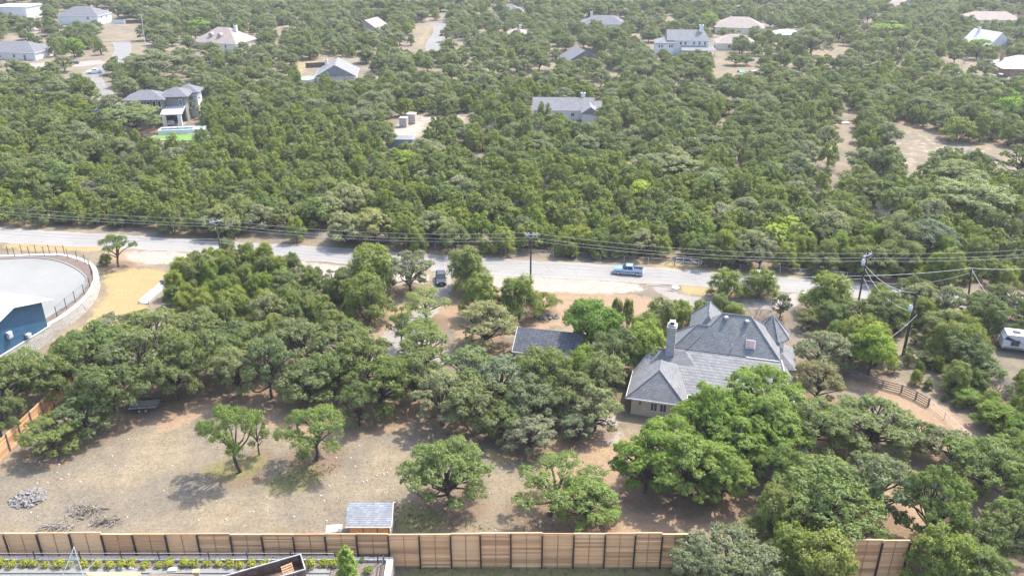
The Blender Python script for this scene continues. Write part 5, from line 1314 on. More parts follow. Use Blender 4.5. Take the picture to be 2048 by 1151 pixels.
def covered(px, py):
    p = G(px, py); t = thing('covered_boat', 'pale grey-green tarp over a low boat under the oaks right of the house', 'boat', p, R(60))
    b = MB(); n = 9
    rows = [(-2.4, 0.2, .5), (-1.6, 0.9, .95), (0, 1.1, 1.15), (1.6, 1.0, 1.1), (2.3, 0.7, .9)]
    vs, fs = [], []
    for x, w, h in rows:
        for j in range(n): y = -1 + 2 * j / (n - 1); vs.append((x, y * w, 0.35 + h * (1 - abs(y) ** 2.2)))
    fs = [(i * n + j, (i + 1) * n + j, (i + 1) * n + j + 1, i * n + j + 1) for i in range(len(rows) - 1) for j in range(n - 1)]
    b.add(vs, fs); b.build('tarp', plain('pale_tarp', (0.42, 0.46, 0.42), 0.8), t, None, True)
    b = MB(); b.box((0.2, 0, 0.3), (4.0, 1.5, 0.45)); b.build('hull', M['dkgrey'], t)
covered(1598, 925)
def play(px, py):
    p = G(px, py); t = thing('play_frame', 'green-roofed wooden play frame on the pale far clearing', 'play frame', p, R(20))
    f = MB()
    for x in (-.8, .8):
        for y in (-.8, .8): f.tube([(x, y, 0), (x, y, 2.6)], 0.08, 4)
    f.box((0, 0, 1.3), (1.7, 1.7, 0.1)); f.tube([(.8, 0, 2.5), (4, 0, 2.5)], 0.07, 4); f.tube([(4, -.9, 0), (4, 0, 2.5), (4, .9, 0)], 0.07, 4); f.build('frame', M['rail'], t)
    r = MB(); hip(r, -1.1, 1.1, -1.1, 1.1, 2.6, 3.4, 'u', 0.01, 0.01); r.build('roof', plain('green_canvas', (0.05, 0.22, 0.18), 0.7), t)
    s = MB(); s.slab([(-0.8, -0.35, 1.35), (-0.8, 0.35, 1.35), (-3.0, 0.35, 0.15), (-3.0, -0.35, 0.15)], 0.05); s.build('slide', plain('green_plastic', (0.05, 0.25, 0.2), 0.4), t)
play(1480, 157)
# small round pool of the gabled house, mailbox, manhole, culvert, flat marks
p = G(613, 162); t = thing('round_pool', 'small blue round pool left of the gabled beige house', 'pool', p)
MB().disc((0, 0, 0.55), (0, 0, 1), 3.4, 1.1, 20).build('wall', M['white'], t); MB().disc((0, 0, 1.12), (0, 0, 1), 3.15, 0.06, 20).build('water', plain('pale_pool_water', (0.16, 0.52, 0.62), 0.05), t)
p = G(1604, 597); t = thing('mailbox', 'pale mailbox on a post at the end of the driveway loop', 'mailbox', p)
MB().box((0, 0, 0.5), (0.14, 0.14, 1.0)).build('post', M['rail'], t); b = MB(); b.tube([(-0.35, 0, 1.12), (0.35, 0, 1.12)], 0.2, 10); b.build('box', M['galv'], t)
p = G(1351, 575); t = thing('utility_cover', 'pale round utility cover in the yellow grass by the driveway mouth', 'utility cover', p); MB().disc((0, 0, 0.05), (0, 0, 1), 0.7, 0.1, 14).build('lid', plain('pale_green_lid', (0.45, 0.55, 0.5), 0.7), t); MB().disc((0, 0, 0.03), (0, 0, 1), 0.8, 0.06, 14).build('collar', M['concrete'], t)
def culvert():
    A, B_ = G(288, 607), G(334, 568); L = (B_ - A).length; t = thing('concrete_channel', 'narrow concrete drainage channel at the edge of the yellow grass', 'channel', A, math.atan2(B_.y - A.y, B_.x - A.x))
    MB().box((L / 2, 0, 0.1), (L, 1.6, 0.2)).build('floor', M['trim'], t)
    for y in (-0.9, 0.9): MB().box((L / 2, y, 0.3), (L, 0.2, 0.6)).build('kerb', M['stone_cap'], t)
    MB().box((L - 0.3, 0, 0.5), (0.4, 2.2, 1.0)).build('headwall', M['concrete'], t)
culvert()
for q, l, s in (((1690, 248), 'flat pale rock slab on the sandy far trail', (3.2, 1.6, 0.5)), ((1700, 222), 'small dark stump on the sandy far trail', (1.2, 0.8, 0.5))):
    o = MB().box((0, 0, s[2] / 2), s, 0.3, 0, 0.8).build('rock' if 'rock' in l else 'stump', M['stone_cap'] if 'rock' in l else M['rail'], None, G(*q)); tag(o, l, 'rock' if 'rock' in l else 'stump')
rngL = random.Random(21)
for k in range(5):
    a = G(1950 + k * 5, 304 + k * 2); b = G(2003 + k * 6, 322 + k * 3)
    o = MB().tube([a + Vector((0, 0, .2)), a.lerp(b, .5) + Vector((rngL.uniform(-.4, .4), .3, .35)), b + Vector((0, 0, .2))], [0.22, 0.2, 0.12], 6).build('fallen_log', M['bark_grey']); tag(o, ('uppermost', 'second', 'middle', 'fourth', 'lowest')[k] + ' of the dark felled logs on the sandy trail at the right edge', 'log', 'felled logs on the sandy trail')

# ---- rock pile, brush piles, fire ring in the yard
def rock_mesh(seed, r):
    rng = np.random.default_rng(seed); b = MB(); vs = []
    for x in (-1, 1):
        for y in (-1, 1):
            for z in (-1, 1): vs.append(np.array([x, y, z * 0.6]) * r * rng.uniform(0.55, 1.0, 3))
    b.add(vs, [(0, 1, 3, 2), (4, 6, 7, 5), (0, 4, 5, 1), (2, 3, 7, 6), (0, 2, 6, 4), (1, 5, 7, 3)])
    me = bpy.data.meshes.new('stone'); me.from_pydata(b.v, [], b.f); me.materials.append(M['rock']); return me
ROCKS = [rock_mesh(i, 0.26) for i in range(7)]
def heap(name, label, cat, px, py, rx, ry, h, n, seed, smin=0.5, smax=1.5, ring=False):
    rng = random.Random(seed); p = G(px, py); t = thing(name, label, cat, p)
    for k in range(n):
        a = rng.uniform(0, 6.283); q = math.sqrt(rng.random()) if not ring else rng.uniform(0.8, 1.05)
        o = link('stone', rng.choice(ROCKS), t, (rx * q * math.cos(a), ry * q * math.sin(a), max(0.06, h * (1 - q * q) * rng.uniform(0.4, 1)) if not ring else 0.12))
        o.rotation_euler = (rng.uniform(-.6, .6), rng.uniform(-.6, .6), rng.uniform(0, 6.28)); s = rng.uniform(smin, smax); o.scale = (s, s, s)
heap('rock_pile', 'heap of grey limestone rubble on the bare field at left', 'rock pile', 57, 997, 2.1, 1.9, 0.6, 230, 1, 0.4, 1.15)
heap('rock_ring', 'ring of pale rocks under the small forked juniper', 'rock ring', 1093, 634, 2.0, 1.4, 0.3, 34, 2, 0.7, 1.6)
heap('rock_row', 'scattered flat rocks left of the house corner', 'rocks', 1212, 846, 1.6, 0.8, 0.2, 16, 3, 0.5, 1.4)
def brush(label, px, py, rx, ry, n, seed, leafy=True):
    rng = np.random.default_rng(seed); p = G(px, py); t = thing('brush_pile', label, 'brush pile', p)
    paths = []
    for k in range(n):
        a = rng.uniform(0, 6.28); c = np.array([rx * rng.uniform(-1, 1), ry * rng.uniform(-1, 1), rng.uniform(0.05, 0.5)]); L = rng.uniform(0.5, 1.7)
        d = np.array([math.cos(a), math.sin(a), rng.uniform(-0.1, 0.25)]) * L
        paths.append(([c, c + d * 0.5 + rng.normal(size=3) * 0.1, c + d], [0.035, 0.025, 0.01]))
    for k in range(4):
        a = rng.uniform(0, 6.28); c = np.array([rx * rng.uniform(-.6, .6), ry * rng.uniform(-.6, .6), 0.25]); d = np.array([math.cos(a), math.sin(a) * .4, 0.05]) * 1.6
        paths.append(([c - d, c + rng.normal(size=3) * 0.15, c + d], [0.10, 0.08, 0.04]))
    tv, tf = limbs(paths, 4); tv[:, 2] = np.maximum(tv[:, 2], 0.02)
    o = link('branches', fast_mesh('branches', tv, tf, M['twig']), t); struct(o, 'stuff')
    if leafy:
        V, Fq, T = leaf_cloud(rng, [(np.array([rx * .4 * rng.uniform(-1, 1), ry * .4 * rng.uniform(-1, 1), 0.4]), (0.9, 0.7, 0.4)) for _ in range(3)], 7, 16, 0.11)
        o = link('dead_leaves', fast_mesh('dead_leaves', V, Fq, M['dead'], T), t); struct(o, 'stuff')
M['dead'] = leaf_mat('dead_leaves', [(0.17, 0.145, 0.10), (0.22, 0.20, 0.13)], 0.1)
brush('large grey brush pile of cut limbs behind the fence at left', 172, 1026, 2.6, 1.3, 70, 1)
brush('low grey brush heap right of the larger brush pile', 213, 1044, 1.2, 0.7, 40, 2)
brush('thin line of dead twigs against the fence at left', 115, 1056, 2.2, 0.5, 50, 3, False)
o = tag(MB().box((0, 0, 0.05), (1.9, 1.3, 0.1), 0.1, 0, 0.97).build('stone_slab', M['stone_cap'], None, G(668, 1057)), 'pale flat slab on the ground left of the garden shed', 'slab')
p = G(660, 1042); 
# scattered pale stones on the open field: nobody could count them
rng = np.random.default_rng(77); b = MB()
for k in range(420):
    px_, py_ = rng.uniform(20, 1250), rng.uniform(870, 1060)
    if rng.random() > 0.25 and not (640 < px_ < 860 and 930 < py_ < 1060): continue
    g = G(px_, py_); s = rng.uniform(0.05, 0.16); b.box((g.x, g.y, s * 0.3), (s * 2, s * 1.5, s), rng.uniform(0, 3), 0, 0.6)
o = struct(b.build('field_pebbles', M['stone_cap']), 'stuff')
# tufts of dry grass, one object
def tufts(name, polys, per_m2, mats, seed, hmin, hmax, blades=5):
    rng = np.random.default_rng(seed); Vs, Ts = [], []
    for poly in polys:
        gp = np.array(gpoly(poly)); lo, hi = gp.min(0), gp.max(0); n = int((hi[0] - lo[0]) * (hi[1] - lo[1]) * per_m2)
        q = rng.uniform(lo, hi, (n, 2)); q = q[inside([tuple(v) for v in gp], q[:, 0], q[:, 1])]
        clump = np.sin(q[:, 0] * 0.9 + 2 * np.sin(q[:, 1] * 0.5)) + np.sin(q[:, 1] * 1.3) + rng.normal(size=len(q)) * 0.9
        q = q[rng.random(len(q)) < 0.6]
        for _ in range(blades):
            a = rng.uniform(0, 6.283, len(q)); h = rng.uniform(hmin, hmax, len(q)); w = 0.025 + 0.02 * rng.random(len(q))
            o_ = rng.normal(size=(len(q), 2)) * 0.07; tip = np.stack([np.cos(a), np.sin(a)], 1) * (h * 0.7)[:, None]
            pr = np.stack([-np.sin(a), np.cos(a)], 1) * w[:, None]
            B0 = q + o_
            Vs.append(np.stack([np.c_[B0 - pr, np.zeros(len(q))], np.c_[B0 + pr, np.zeros(len(q))], np.c_[B0 + tip * .5 + pr * .7, h * .7], np.c_[B0 + tip, h]], 1).reshape(-1, 3))
            Ts.append(np.repeat(rng.random(len(q)), 4))
    V = np.concatenate(Vs); T = np.concatenate(Ts)
    struct(link(name, fast_mesh(name, V, np.arange(len(V)).reshape(-1, 4), mats, T)), 'stuff')
M['straw'] = leaf_mat('dry_straw', [(0.24, 0.195, 0.15), (0.32, 0.27, 0.215), (0.38, 0.33, 0.27)], 0.3)
M['weed'] = leaf_mat('low_weeds', [(0.10, 0.12, 0.035), (0.16, 0.16, 0.05)], 0.25)
tufts('dry_grass', [[(-20, 1062), (-20, 930), (300, 830), (480, 780), (700, 800), (900, 830), (1250, 850), (1420, 1000), (1480, 1064)]], 5.0, M['straw'], 5, 0.02, 0.07)
tufts('low_weeds', [[(800, 1132), (1380, 1134), (1700, 1150), (1700, 1180), (790, 1180)], [(780, 1000), (900, 1020), (1000, 1062), (790, 1064)], [(560, 920), (680, 930), (640, 970), (540, 970)]], 6.0, M['weed'], 6, 0.06, 0.20)

# ------------------------------------------------------------------ the building site in front of the fence
YB = FENCE_Y - 0.75
ZT = height_at(YB, 1112.5)
def site():
    xr = G(787, 1115, ZT).x; xl = -75.0
    Yc = G(400, 1118.5, ZT).y; Yb = G(400, 1137, ZT - 0.3).y; Yk = G(400, 1141, ZT - 0.2).y
    t = thing('site_wall', 'low pale stone retaining wall with capstones in front of the board fence', 'wall')
    MB().box(((xl + xr) / 2, (YB + Yc) / 2, ZT / 2 - 0.12), (xr - xl, YB - Yc - 0.06, ZT - 0.1)).build('wall_core', M['stone'], t)
    MB().box((xr - 0.35, Yc - 9.9, ZT / 2 - 0.14), (0.66, 20.0, ZT - 0.14)).build('wall_core', M['stone'], t)
    b0 = MB().box((0, 0, 0), (1, 1, 0.14)); me = bpy.data.meshes.new('capstone'); me.from_pydata(b0.v, [], b0.f); me.materials.append(M['stone_cap'])
    rng = random.Random(4); n = 0; x = xr - 0.02
    while x > -62:
        w = rng.uniform(0.42, 0.7)
        o = link('capstone', me, t, (x - w / 2, (YB + Yc) / 2 + rng.uniform(-.02, .02), ZT - 0.05 + rng.uniform(-.015, .015))); o.scale = (w - 0.035, YB - Yc, 1); x -= w; n += 1
    y = Yc - 0.02
    for k in range(22):
        w = rng.uniform(0.6, 0.9); o = link('capstone', me, t, (xr - 0.35, y - w / 2, ZT - 0.05 + rng.uniform(-.015, .015))); o.scale = (0.72, w - 0.035, 1); y -= w
    sx = G(665, 1130, ZT - 0.3).x
    struct(MB().prism([(xl, Yk - 0.02), (xr - 0.7, Yk - 0.02), (xr - 0.7, Yc), (xl, Yc)], 0.0, ZT - 0.32).build('planting_bed', M['bedmulch']))
    struct(MB().prism([(sx, Yc - 20), (xr - 0.7, Yc - 20), (xr - 0.7, Yk - 0.03), (sx, Yk - 0.03)], 0.0, ZT - 0.33).build('planting_bed', M['bedmulch']))
    struct(MB().prism([(xl, Yk - 0.25), (sx - 0.1, Yk - 0.25), (sx - 0.1, Yb), (xl, Yb)], 0.0, ZT - 0.2).build('kerb', M['concrete']))
    struct(MB().prism([(xl, Yc - 30), (sx - 0.1, Yc - 30), (sx - 0.1, Yk - 0.26), (xl, Yk - 0.26)], 0.0, ZT - 0.34).build('concrete_yard', M['concrete']))
    zs = ZT - 0.34
    g = thing('guard_rail', 'thin black posts with a wire along the stone wall top', 'railing')
    pm = MB().box((0, 0, 0.5), (0.08, 0.08, 1.0)); pm.box((0, 0, 1.03), (0.13, 0.13, 0.08)); pme = bpy.data.meshes.new('post'); pme.from_pydata(pm.v, [], pm.f); pme.materials.append(M['steel'])
    px_ = [-20, 71, 162, 244, 319, 419, 496, 583, 671]; P = [Vector((G(a, 1117, ZT).x, Yc + 0.1, ZT)) for a in px_]
    for p in P: link('post', pme, g, p)
    w = MB(); w.tube([p + Vector((0, 0, 0.85)) for p in P], 0.018, 3); w.tube([p + Vector((0, 0, 0.45)) for p in P], 0.014, 3); w.build('wire', M['galv'], g)
    # clipped shrubs in a row
    V3 = []
    for i in range(3):
        r_ = np.random.default_rng(900 + i); V, Fq, T = leaf_cloud(r_, [(np.array([0, 0, 0.30]), (0.42, 0.42, 0.32)), (np.array([.12, .1, .42]), (.3, .3, .25)), (np.array([-.15, -.08, .36]), (.3, .3, .25))], 60, 12, 0.075, up=0.5)
        sv, sf = limbs([([(0, 0, 0), (0.02, 0, 0.2), (0.1 * math.cos(q * 2), 0.1 * math.sin(q * 2), 0.45)], [0.03, 0.025, 0.01]) for q in range(3)], 4)
        V3.append((fast_mesh('shrub_foliage', V, Fq, M['leaf_shrub'], T), fast_mesh('shrub_stem', sv, sf, M['bark'])))
    YS = G(400, 1132, ZT - 0.3).y
    for k, a in enumerate((3, 26, 50, 68, 92, 120, 141, 168, 196, 222, 246, 264, 293, 320, 339, 369, 387, 413, 437, 460, 481, 505, 530, 623, 648, 667)):
        s = rng.uniform(1.05, 1.4) * (1.15 if a in (293, 120, 196, 623) else 1)
        q = thing('round_shrub', f'small round yellow-green shrub, {k + 1}{("st", "nd", "rd")[k % 10] if k % 10 < 3 and k not in (10, 11, 12) else "th"} from the left in the mulch row', 'shrub', (G(a, 1132, ZT - .3).x, YS + rng.uniform(-.15, .15), ZT - 0.33), rng.uniform(0, 6), 'clipped shrubs in the mulch row'); q.scale = (s, s, s * rng.uniform(.9, 1.1))
        f, st = V3[k % 3]; link('foliage', f, q); link('stem', st, q)
    # slender young tree and low plants on the soil at the right end
    r_ = np.random.default_rng(950); lob = [(np.array([r_.normal() * .12, r_.normal() * .12, 0.5 + z * 0.36]), (0.80 * (1 - (z / 9.5) ** 2.0) + .12,) * 2 + (0.42,)) for z in range(9)]
    V, Fq, T = leaf_cloud(r_, lob, 40, 26, 0.10, spread=0.42, up=0.6, flat=1.3); tv, tf = limbs([([(0, 0, -0.2), (0, 0, 1.5), (0.03, 0, 3.4)], [0.05, 0.04, 0.015])] + [([l[0] * [0.1, 0.1, 1] - [0, 0, .2], l[0] + np.array([.3 * math.cos(k * 2.4), .3 * math.sin(k * 2.4), .1])], [.02, .01]) for k, l in enumerate(lob)], 4)
    base = G(697, 1160, ZT - 0.3); top = height_at(base.y, 1093); k = (top - ZT + 0.3) / 3.7
    q = thing('young_tree', 'slender feathery bright green young tree at the bottom edge', 'tree', (base.x, base.y, ZT - 0.33)); q.scale = (k * 0.95, k * 0.95, k)
    link('crown', fast_mesh('young_crown', V, Fq, M['leaf_elm'], T), q); link('trunk', fast_mesh('young_trunk', tv, tf, M['bark']), q)
    for a, b_, l, s in ((737, 1145, 'low leafy green plant on brown soil beside the black handrail', 1.2), (724, 1122, 'small sprig of weeds on brown soil by the wall corner', 0.7), (548, 1117, 'dark sprig between the shrubs behind the rusty bin', 0.6)):
        p = G(a, b_, ZT - .3); q = thing('low_plant', l, 'plant', (p.x, p.y, ZT - .33)); q.scale = (s, s, s); o = link('foliage', V3[1][0], q); o.color = (0.5, 0.75, 0.6, 1); link('stem', V3[1][1], q)
    # handrail
    h = thing('handrail', 'black steel handrail descending at the right end of the site wall', 'handrail'); a, b_ = Vector((G(756, 1121, ZT).x, Yc - 0.3, ZT - .3)), Vector((G(768, 1121, ZT).x, Yc - 0.3, ZT - .3))
    for p in (a, b_): MB().box((p.x, p.y, p.z + 0.6), (0.09, 0.09, 1.2)).build('post', M['steel'], h)
    e = Vector((b_.x + 0.1, b_.y - 5, b_.z)); MB().box((e.x, e.y, e.z + .6), (.09, .09, 1.2)).build('post', M['steel'], h)
    r = MB(); up = Vector((0, 0, 1.25)); r.tube([a + up, b_ + up, e + up], 0.06, 6); r.tube([b_ + up * .5, e + up * .5], 0.04, 5); r.build('rail', M['steel'], h)
    # rusty open bin
    A, B_, C = G(451, 1151, zs + 1.5), G(601, 1108, zs + 1.5), G(613, 1148, zs + 1.5)
    d = (B_ - A); d.z = 0; L = d.length + 3.0; d.normalize(); u = Vector((d.y, -d.x, 0))
    t = thing('rubbish_skip', 'open rusty steel skip standing askew on the concrete yard', 'skip', (B_.x, B_.y, zs), math.atan2(-d.y, -d.x))
    rust = plain('rusty_steel', (0.17, 0.095, 0.065), 0.85, 0.2, 1.3, c2=(0.035, 0.03, 0.03)); gs = plain('worn_grey_steel', (0.30, 0.30, 0.30), 0.7, 0.25, 1.2)
    Wd = 2.4
    for (c, s_) in (((L / 2, 0.0, .75), (L, .06, 1.5)), ((L / 2, Wd, .75), (L, .06, 1.5)), ((0.03, Wd / 2, .75), (.06, Wd - .07, 1.5)), ((L - .03, Wd / 2, .75), (.06, Wd - .07, 1.5))): MB().box(c, s_).build('side_panel', rust, t)
    MB().box((L / 2, Wd / 2, .1), (L - .1, Wd - .1, .1)).build('floor', rust, t)
    r = MB(); r.box((L / 2, -0.02, 1.54), (L + .1, .14, .1)); r.box((L / 2, Wd + .02, 1.54), (L + .1, .14, .1)); r.box((-.02, Wd / 2, 1.54), (.14, Wd - .1, .1)); r.box((L + .02, Wd / 2, 1.54), (.14, Wd - .1, .1)); r.build('rim', gs, t)
    for k in range(7): MB().box((0.6 + k * L / 7.5, -0.08, .75), (.1, .10, 1.4)).build('rib', gs, t)
    cr = thing('pallet', 'small wooden pallet leaning inside the rusty skip', 'pallet', (B_.x - d.x * 1.6 + u.x * .9, B_.y - d.y * 1.6 + u.y * .9, zs + .75), math.atan2(d.y, d.x) + .3); cr.rotation_euler = (R(55), 0, math.atan2(d.y, d.x) + .15)
    for k in range(5): MB().box((0, -0.5 + k * .25, 0), (1.2, .16, .03)).build('slat', M['cedar_new'], cr)
    for x in (-.55, 0, .55): MB().box((x, 0, -.06), (.08, 1.2, .09)).build('bearer', M['cedar_new'], cr)
    # timber
    def stack(label, px0, px1, py, n, lay, rz, m, seed):
        A, B_ = G(px0, py, zs + .3), G(px1, py, zs + .3); L = B_.x - A.x; t = thing('timber_stack', label, 'timber', ((A.x + B_.x) / 2, A.y - .3, zs), rz); rr = random.Random(seed)
        bm_ = MB().box((0, 0, 0), (1, .19, .045)); me = bpy.data.meshes.new('plank'); me.from_pydata(bm_.v, [], bm_.f); me.materials.append(m)
        for l in range(lay):
            for k in range(n):
                o = link('plank', me, t, (rr.uniform(-.12, .12), -k * .2 + rr.uniform(-.01, .01), .06 + l * .05)); o.scale = (L * rr.uniform(.93, 1.02), 1, 1); o.rotation_euler = (0, 0, rr.uniform(-.01, .01))
    stack('stack of new orange planks on the concrete yard', 178, 284, 1141, 7, 7, 0.0, M['cedar_new'], 1)
    stack('weathered timber stack beside the rusty skip', 300, 392, 1143, 6, 5, -0.06, M['rail'], 2)
    for a, b_, l, s in ((345, 1138, 'pale timber offcut on the weathered stack side', (.9, .5, .3)), (392, 1143, 'square timber block at the right of the weathered stack', (.75, .5, .4))):
        p = G(a, b_, zs + .2); tag(MB().box((0, 0, s[2] / 2), s, .1).build('timber_block', M['cedar_new'] if a > 350 else M['cream'], None, (p.x, p.y, zs)), l, 'timber block')
    for a, l in ((243, 'white crumpled plastic bag left of its twin by the planks'), (263, 'white crumpled plastic bag right of its twin by the planks')):
        p = G(a, 1137, zs); r_ = np.random.default_rng(a); b = MB(); vs = [(0.42 * math.cos(k) * r_.uniform(.6, 1), .28 * math.sin(k) * r_.uniform(.6, 1), z) for z in (0, .22) for k in np.linspace(0, 5.6, 9)] + [(0, 0, .36)]
        b.add(vs, [(k, (k + 1) % 9, 9 + (k + 1) % 9, 9 + k) for k in range(9)] + [(9 + k, 9 + (k + 1) % 9, 18) for k in range(9)]); tag(b.build('plastic_bag', M['white'], None, (p.x, p.y, zs)), l, 'bag', 'white bags by the planks')
    # white-framed clear sheet standing on edge
    A, B_ = G(164, 1150, zs), G(150, 1156, zs); hh = height_at(A.y, 1093) - zs
    t = thing('glazed_frame', 'tall white-framed sheet of clear glazing propped up near the shrubs', 'glazed frame', (A.x, A.y, zs))
    f = MB(); f.tube([(-1.9, -1.0, 0), (0, 0, hh)], 0.05, 5); f.tube([(0, 0, hh), (0.5, -0.5, 0)], 0.03, 5); f.tube([(-0.2, -0.9, 0.0), (1.6, 0.5, hh * .42)], 0.03, 4); f.build('frame', M['white'], t)
    gm, N, L_, B = new_mat('clear_sheet'); B.inputs['Alpha'].default_value = 0.13; B.inputs['Base Color'].default_value = (.7, .75, .75, 1); B.inputs['Roughness'].default_value = .2
    MB().add([(-1.0, -.52, hh * .47), (0, 0, hh - .05), (0.5, -.5, 0.05), (-.5, -.8, .05)], [(0, 3, 2, 1)]).build('sheet', gm, t)
site()
# ------------------------------------------------------------------ trees one can point to: foot, crown width and top as in the photograph
T_ = tree_at
TINTS = [(1, 1, 1), (1.12, 1.12, .9), (.92, 1.0, 1.12), (1.2, 1.16, 1.1), (.85, .92, .85), (1.05, 1.15, .95), (1.12, 1.06, 1.18)]
# in the bare field
T_('open_oak', 0, 481, 942, 118, 806, 'open leaning oak at the left of the bare field, limbs in sight', rz=0.3)
T_('open_oak', 1, 519, 909, 52, 826, 'thin small oak just behind the leaning field oak')
T_('open_oak', 3, 632, 918, 126, 799, 'lone upright oak in the middle of the bare field')
T_('near_oak', 1, 896, 1008, 162, 870, 'broad oak right of the garden shed, trunk on its right side', rz=2.0)
T_('open_oak', 2, 1098, 1030, 185, 902, 'oak with leaning forked dark trunk near the fence', rz=3.0)
T_('near_oak', 3, 1170, 1052, 125, 948, 'bright low oak touching the top of the board fence', tint=(1.1, 1.2, .9))
# left wood
L_ = [(18, 825, 130, 715, 'oak over the left board fence at the photo edge'), (108, 905, 122, 822, 'low bushy oak at the lower edge of the left wood'), (176, 868, 118, 780, 'oak with dark crown between the left fence and trailer'),
      (120, 800, 120, 700, 'oak left of the tan fence gap'), (232, 835, 150, 715, 'oak just left of the utility trailer'), (205, 760, 140, 640, 'tall oak below the yellow grass slope'), (290, 780, 150, 655, 'rounded oak behind the utility trailer'),
      (355, 800, 120, 690, 'oak right of the utility trailer'), (395, 770, 130, 650, 'dense oak in the left wood above the field corner'), (440, 755, 110, 660, 'dark oak in the second row of the left wood'), (310, 715, 150, 612, 'oak at the upper rim of the left wood by the concrete channel'),
      (160, 725, 100, 662, 'oak at the foot of the blue building'), (55, 775, 110, 700, 'oak hiding the foot of the limestone base'), (240, 700, 110, 620, 'grey-green oak bordering the yellow grass'), (5, 880, 90, 770, 'oak cut off by the left edge above the side fence'),
      (480, 790, 110, 690, 'grey oak leaning over the top of the field'), (545, 795, 110, 680, 'oak with crooked bare trunk above the field'), (520, 740, 120, 640, 'oak deep in the central left wood'), (620, 805, 130, 715, 'bright rounded oak at the top of the field'),
      (668, 790, 100, 700, 'oak left of the gravel drive end'), (600, 735, 130, 640, 'dense oak below the juniper thicket'), (690, 735, 140, 632, 'large green oak below the juniper thicket'), (735, 770, 120, 660, 'oak beside the pale gravel patch'),
      (470, 700, 100, 640, 'dark oak between left wood and juniper thicket'), (400, 700, 110, 620, 'oak behind the left wood rim')]
for i, (a, b, w, tp, l) in enumerate(L_): T_('wood_oak' if i not in (13, 15) else 'grey_oak', i, a, b, w * 0.92, tp, l, 'oaks of the left wood', TINTS[i % 7])
# centre
C_ = [('wood_oak', 765, 820, 140, 715, 'oak with forked trunk at the upper right of the field'), ('wood_oak', 720, 850, 90, 760, 'low oak at the field edge below the forked oak'), ('wood_oak', 830, 800, 120, 700, 'oak right of the pale gravel patch'),
      ('grey_oak', 885, 850, 130, 740, 'pale oak in front of the hidden rail fence'), ('wood_oak', 960, 860, 150, 755, 'broad dark oak in the middle of the central grove'), ('grey_oak', 1000, 805, 130, 704, 'grey oak below the charcoal outbuilding roof'), ('grey_oak', 930, 790, 130, 690, 'grey-green oak left of the charcoal roof'),
      ('wood_oak', 1085, 800, 130, 690, 'tall oak covering the charcoal roof'), ('grey_oak', 1065, 850, 140, 745, 'grey oak in the right part of the central grove'), ('wood_oak', 1130, 830, 120, 730, 'oak with bare grey twigs near the flat rocks'), ('grey_oak', 1190, 860, 100, 770, 'pale bushy oak left of the house corner'),
      ('grey_oak', 1060, 900, 110, 822, 'low grey oak above the leaning forked oak'), ('grey_oak', 1155, 880, 80, 822, 'small olive oak beside the flat rocks'), ('wood_oak', 1010, 880, 90, 800, 'dark oak with trunk in sight in the grove front'), ('grey_oak', 1205, 800, 96, 700, 'grey oak touching the left roof of the house'), ('wood_oak', 1230, 750, 110, 655, 'dark oak between outbuilding and stone chimney'), ('elm', 1165, 760, 80, 690, 'light green tree right of the charcoal roof'), ('wood_oak', 850, 745, 110, 655, 'oak beside the end of the gravel drive'), ('elm', 1285, 745, 90, 645, 'light green tree left of the stone chimney')]
for i, (k, a, b, w, tp, l) in enumerate(C_): T_(k, i, a, b, w * 0.9, tp, l, 'oaks of the central grove', TINTS[(i * 3 + 1) % 7])
# by drive, lawn and road
T_('open_oak', 0, 237, 533, 62, 470, 'small round oak on the yellow grass by the concrete court', tint=(.8, .85, .8)); T_('near_juniper', 0, 213, 528, 26, 508, 'small dark bush beside the round oak on the yellow grass')
T_('near_juniper', 1, 748, 580, 98, 494, 'dark juniper by the road left of the gravel drive'); T_('grey_oak', 1, 822, 582, 86, 497, 'grey-green oak by the road left of the black car'); T_('near_juniper', 2, 934, 582, 82, 498, 'rounded juniper right of the black car')
T_('near_juniper', 3, 738, 640, 88, 553, 'juniper at the right end of the thicket beside the drive'); T_('open_oak', 1, 853, 646, 92, 572, 'airy pale oak with two trunks beside the gravel drive', tint=(1.4, 1.25, 1.4)); T_('near_juniper', 0, 962, 632, 80, 553, 'left one of the paired junipers on the brown lawn'); T_('near_juniper', 1, 1036, 638, 84, 556, 'right one of the paired junipers on the brown lawn')
T_('open_oak', 3, 1089, 629, 62, 584, 'small forked juniper-like tree above the ring of rocks', tint=(1.0, .9, .6)); T_('grey_oak', 2, 973, 694, 112, 602, 'pale grey oak left of the charcoal roof', tint=(1.25, 1.15, 1.0)); T_('open_oak', 2, 806, 694, 54, 616, 'small light oak standing in the pale gravel'); T_('open_oak', 0, 848, 704, 84, 636, 'spreading light oak at the end of the gravel drive', tint=(1.1, 1.15, .9))
T_('elm', 0, 1182, 705, 112, 597, 'bright green elm behind the charcoal roof', tint=(.75, .85, .9)); T_('near_juniper', 2, 1232, 655, 26, 598, 'narrow juniper left of its twin on the lawn'); T_('near_juniper', 3, 1254, 655, 26, 598, 'narrow juniper right of its twin on the lawn'); T_('near_juniper', 0, 1318, 668, 70, 600, 'juniper behind the tall rear roof of the house'); T_('near_juniper', 1, 1290, 690, 66, 630, 'juniper behind the stone chimney'); T_('near_juniper', 2, 1360, 655, 60, 605, 'juniper along the driveway loop'); T_('near_juniper', 3, 1400, 640, 40, 603, 'small juniper under the driveway loop')
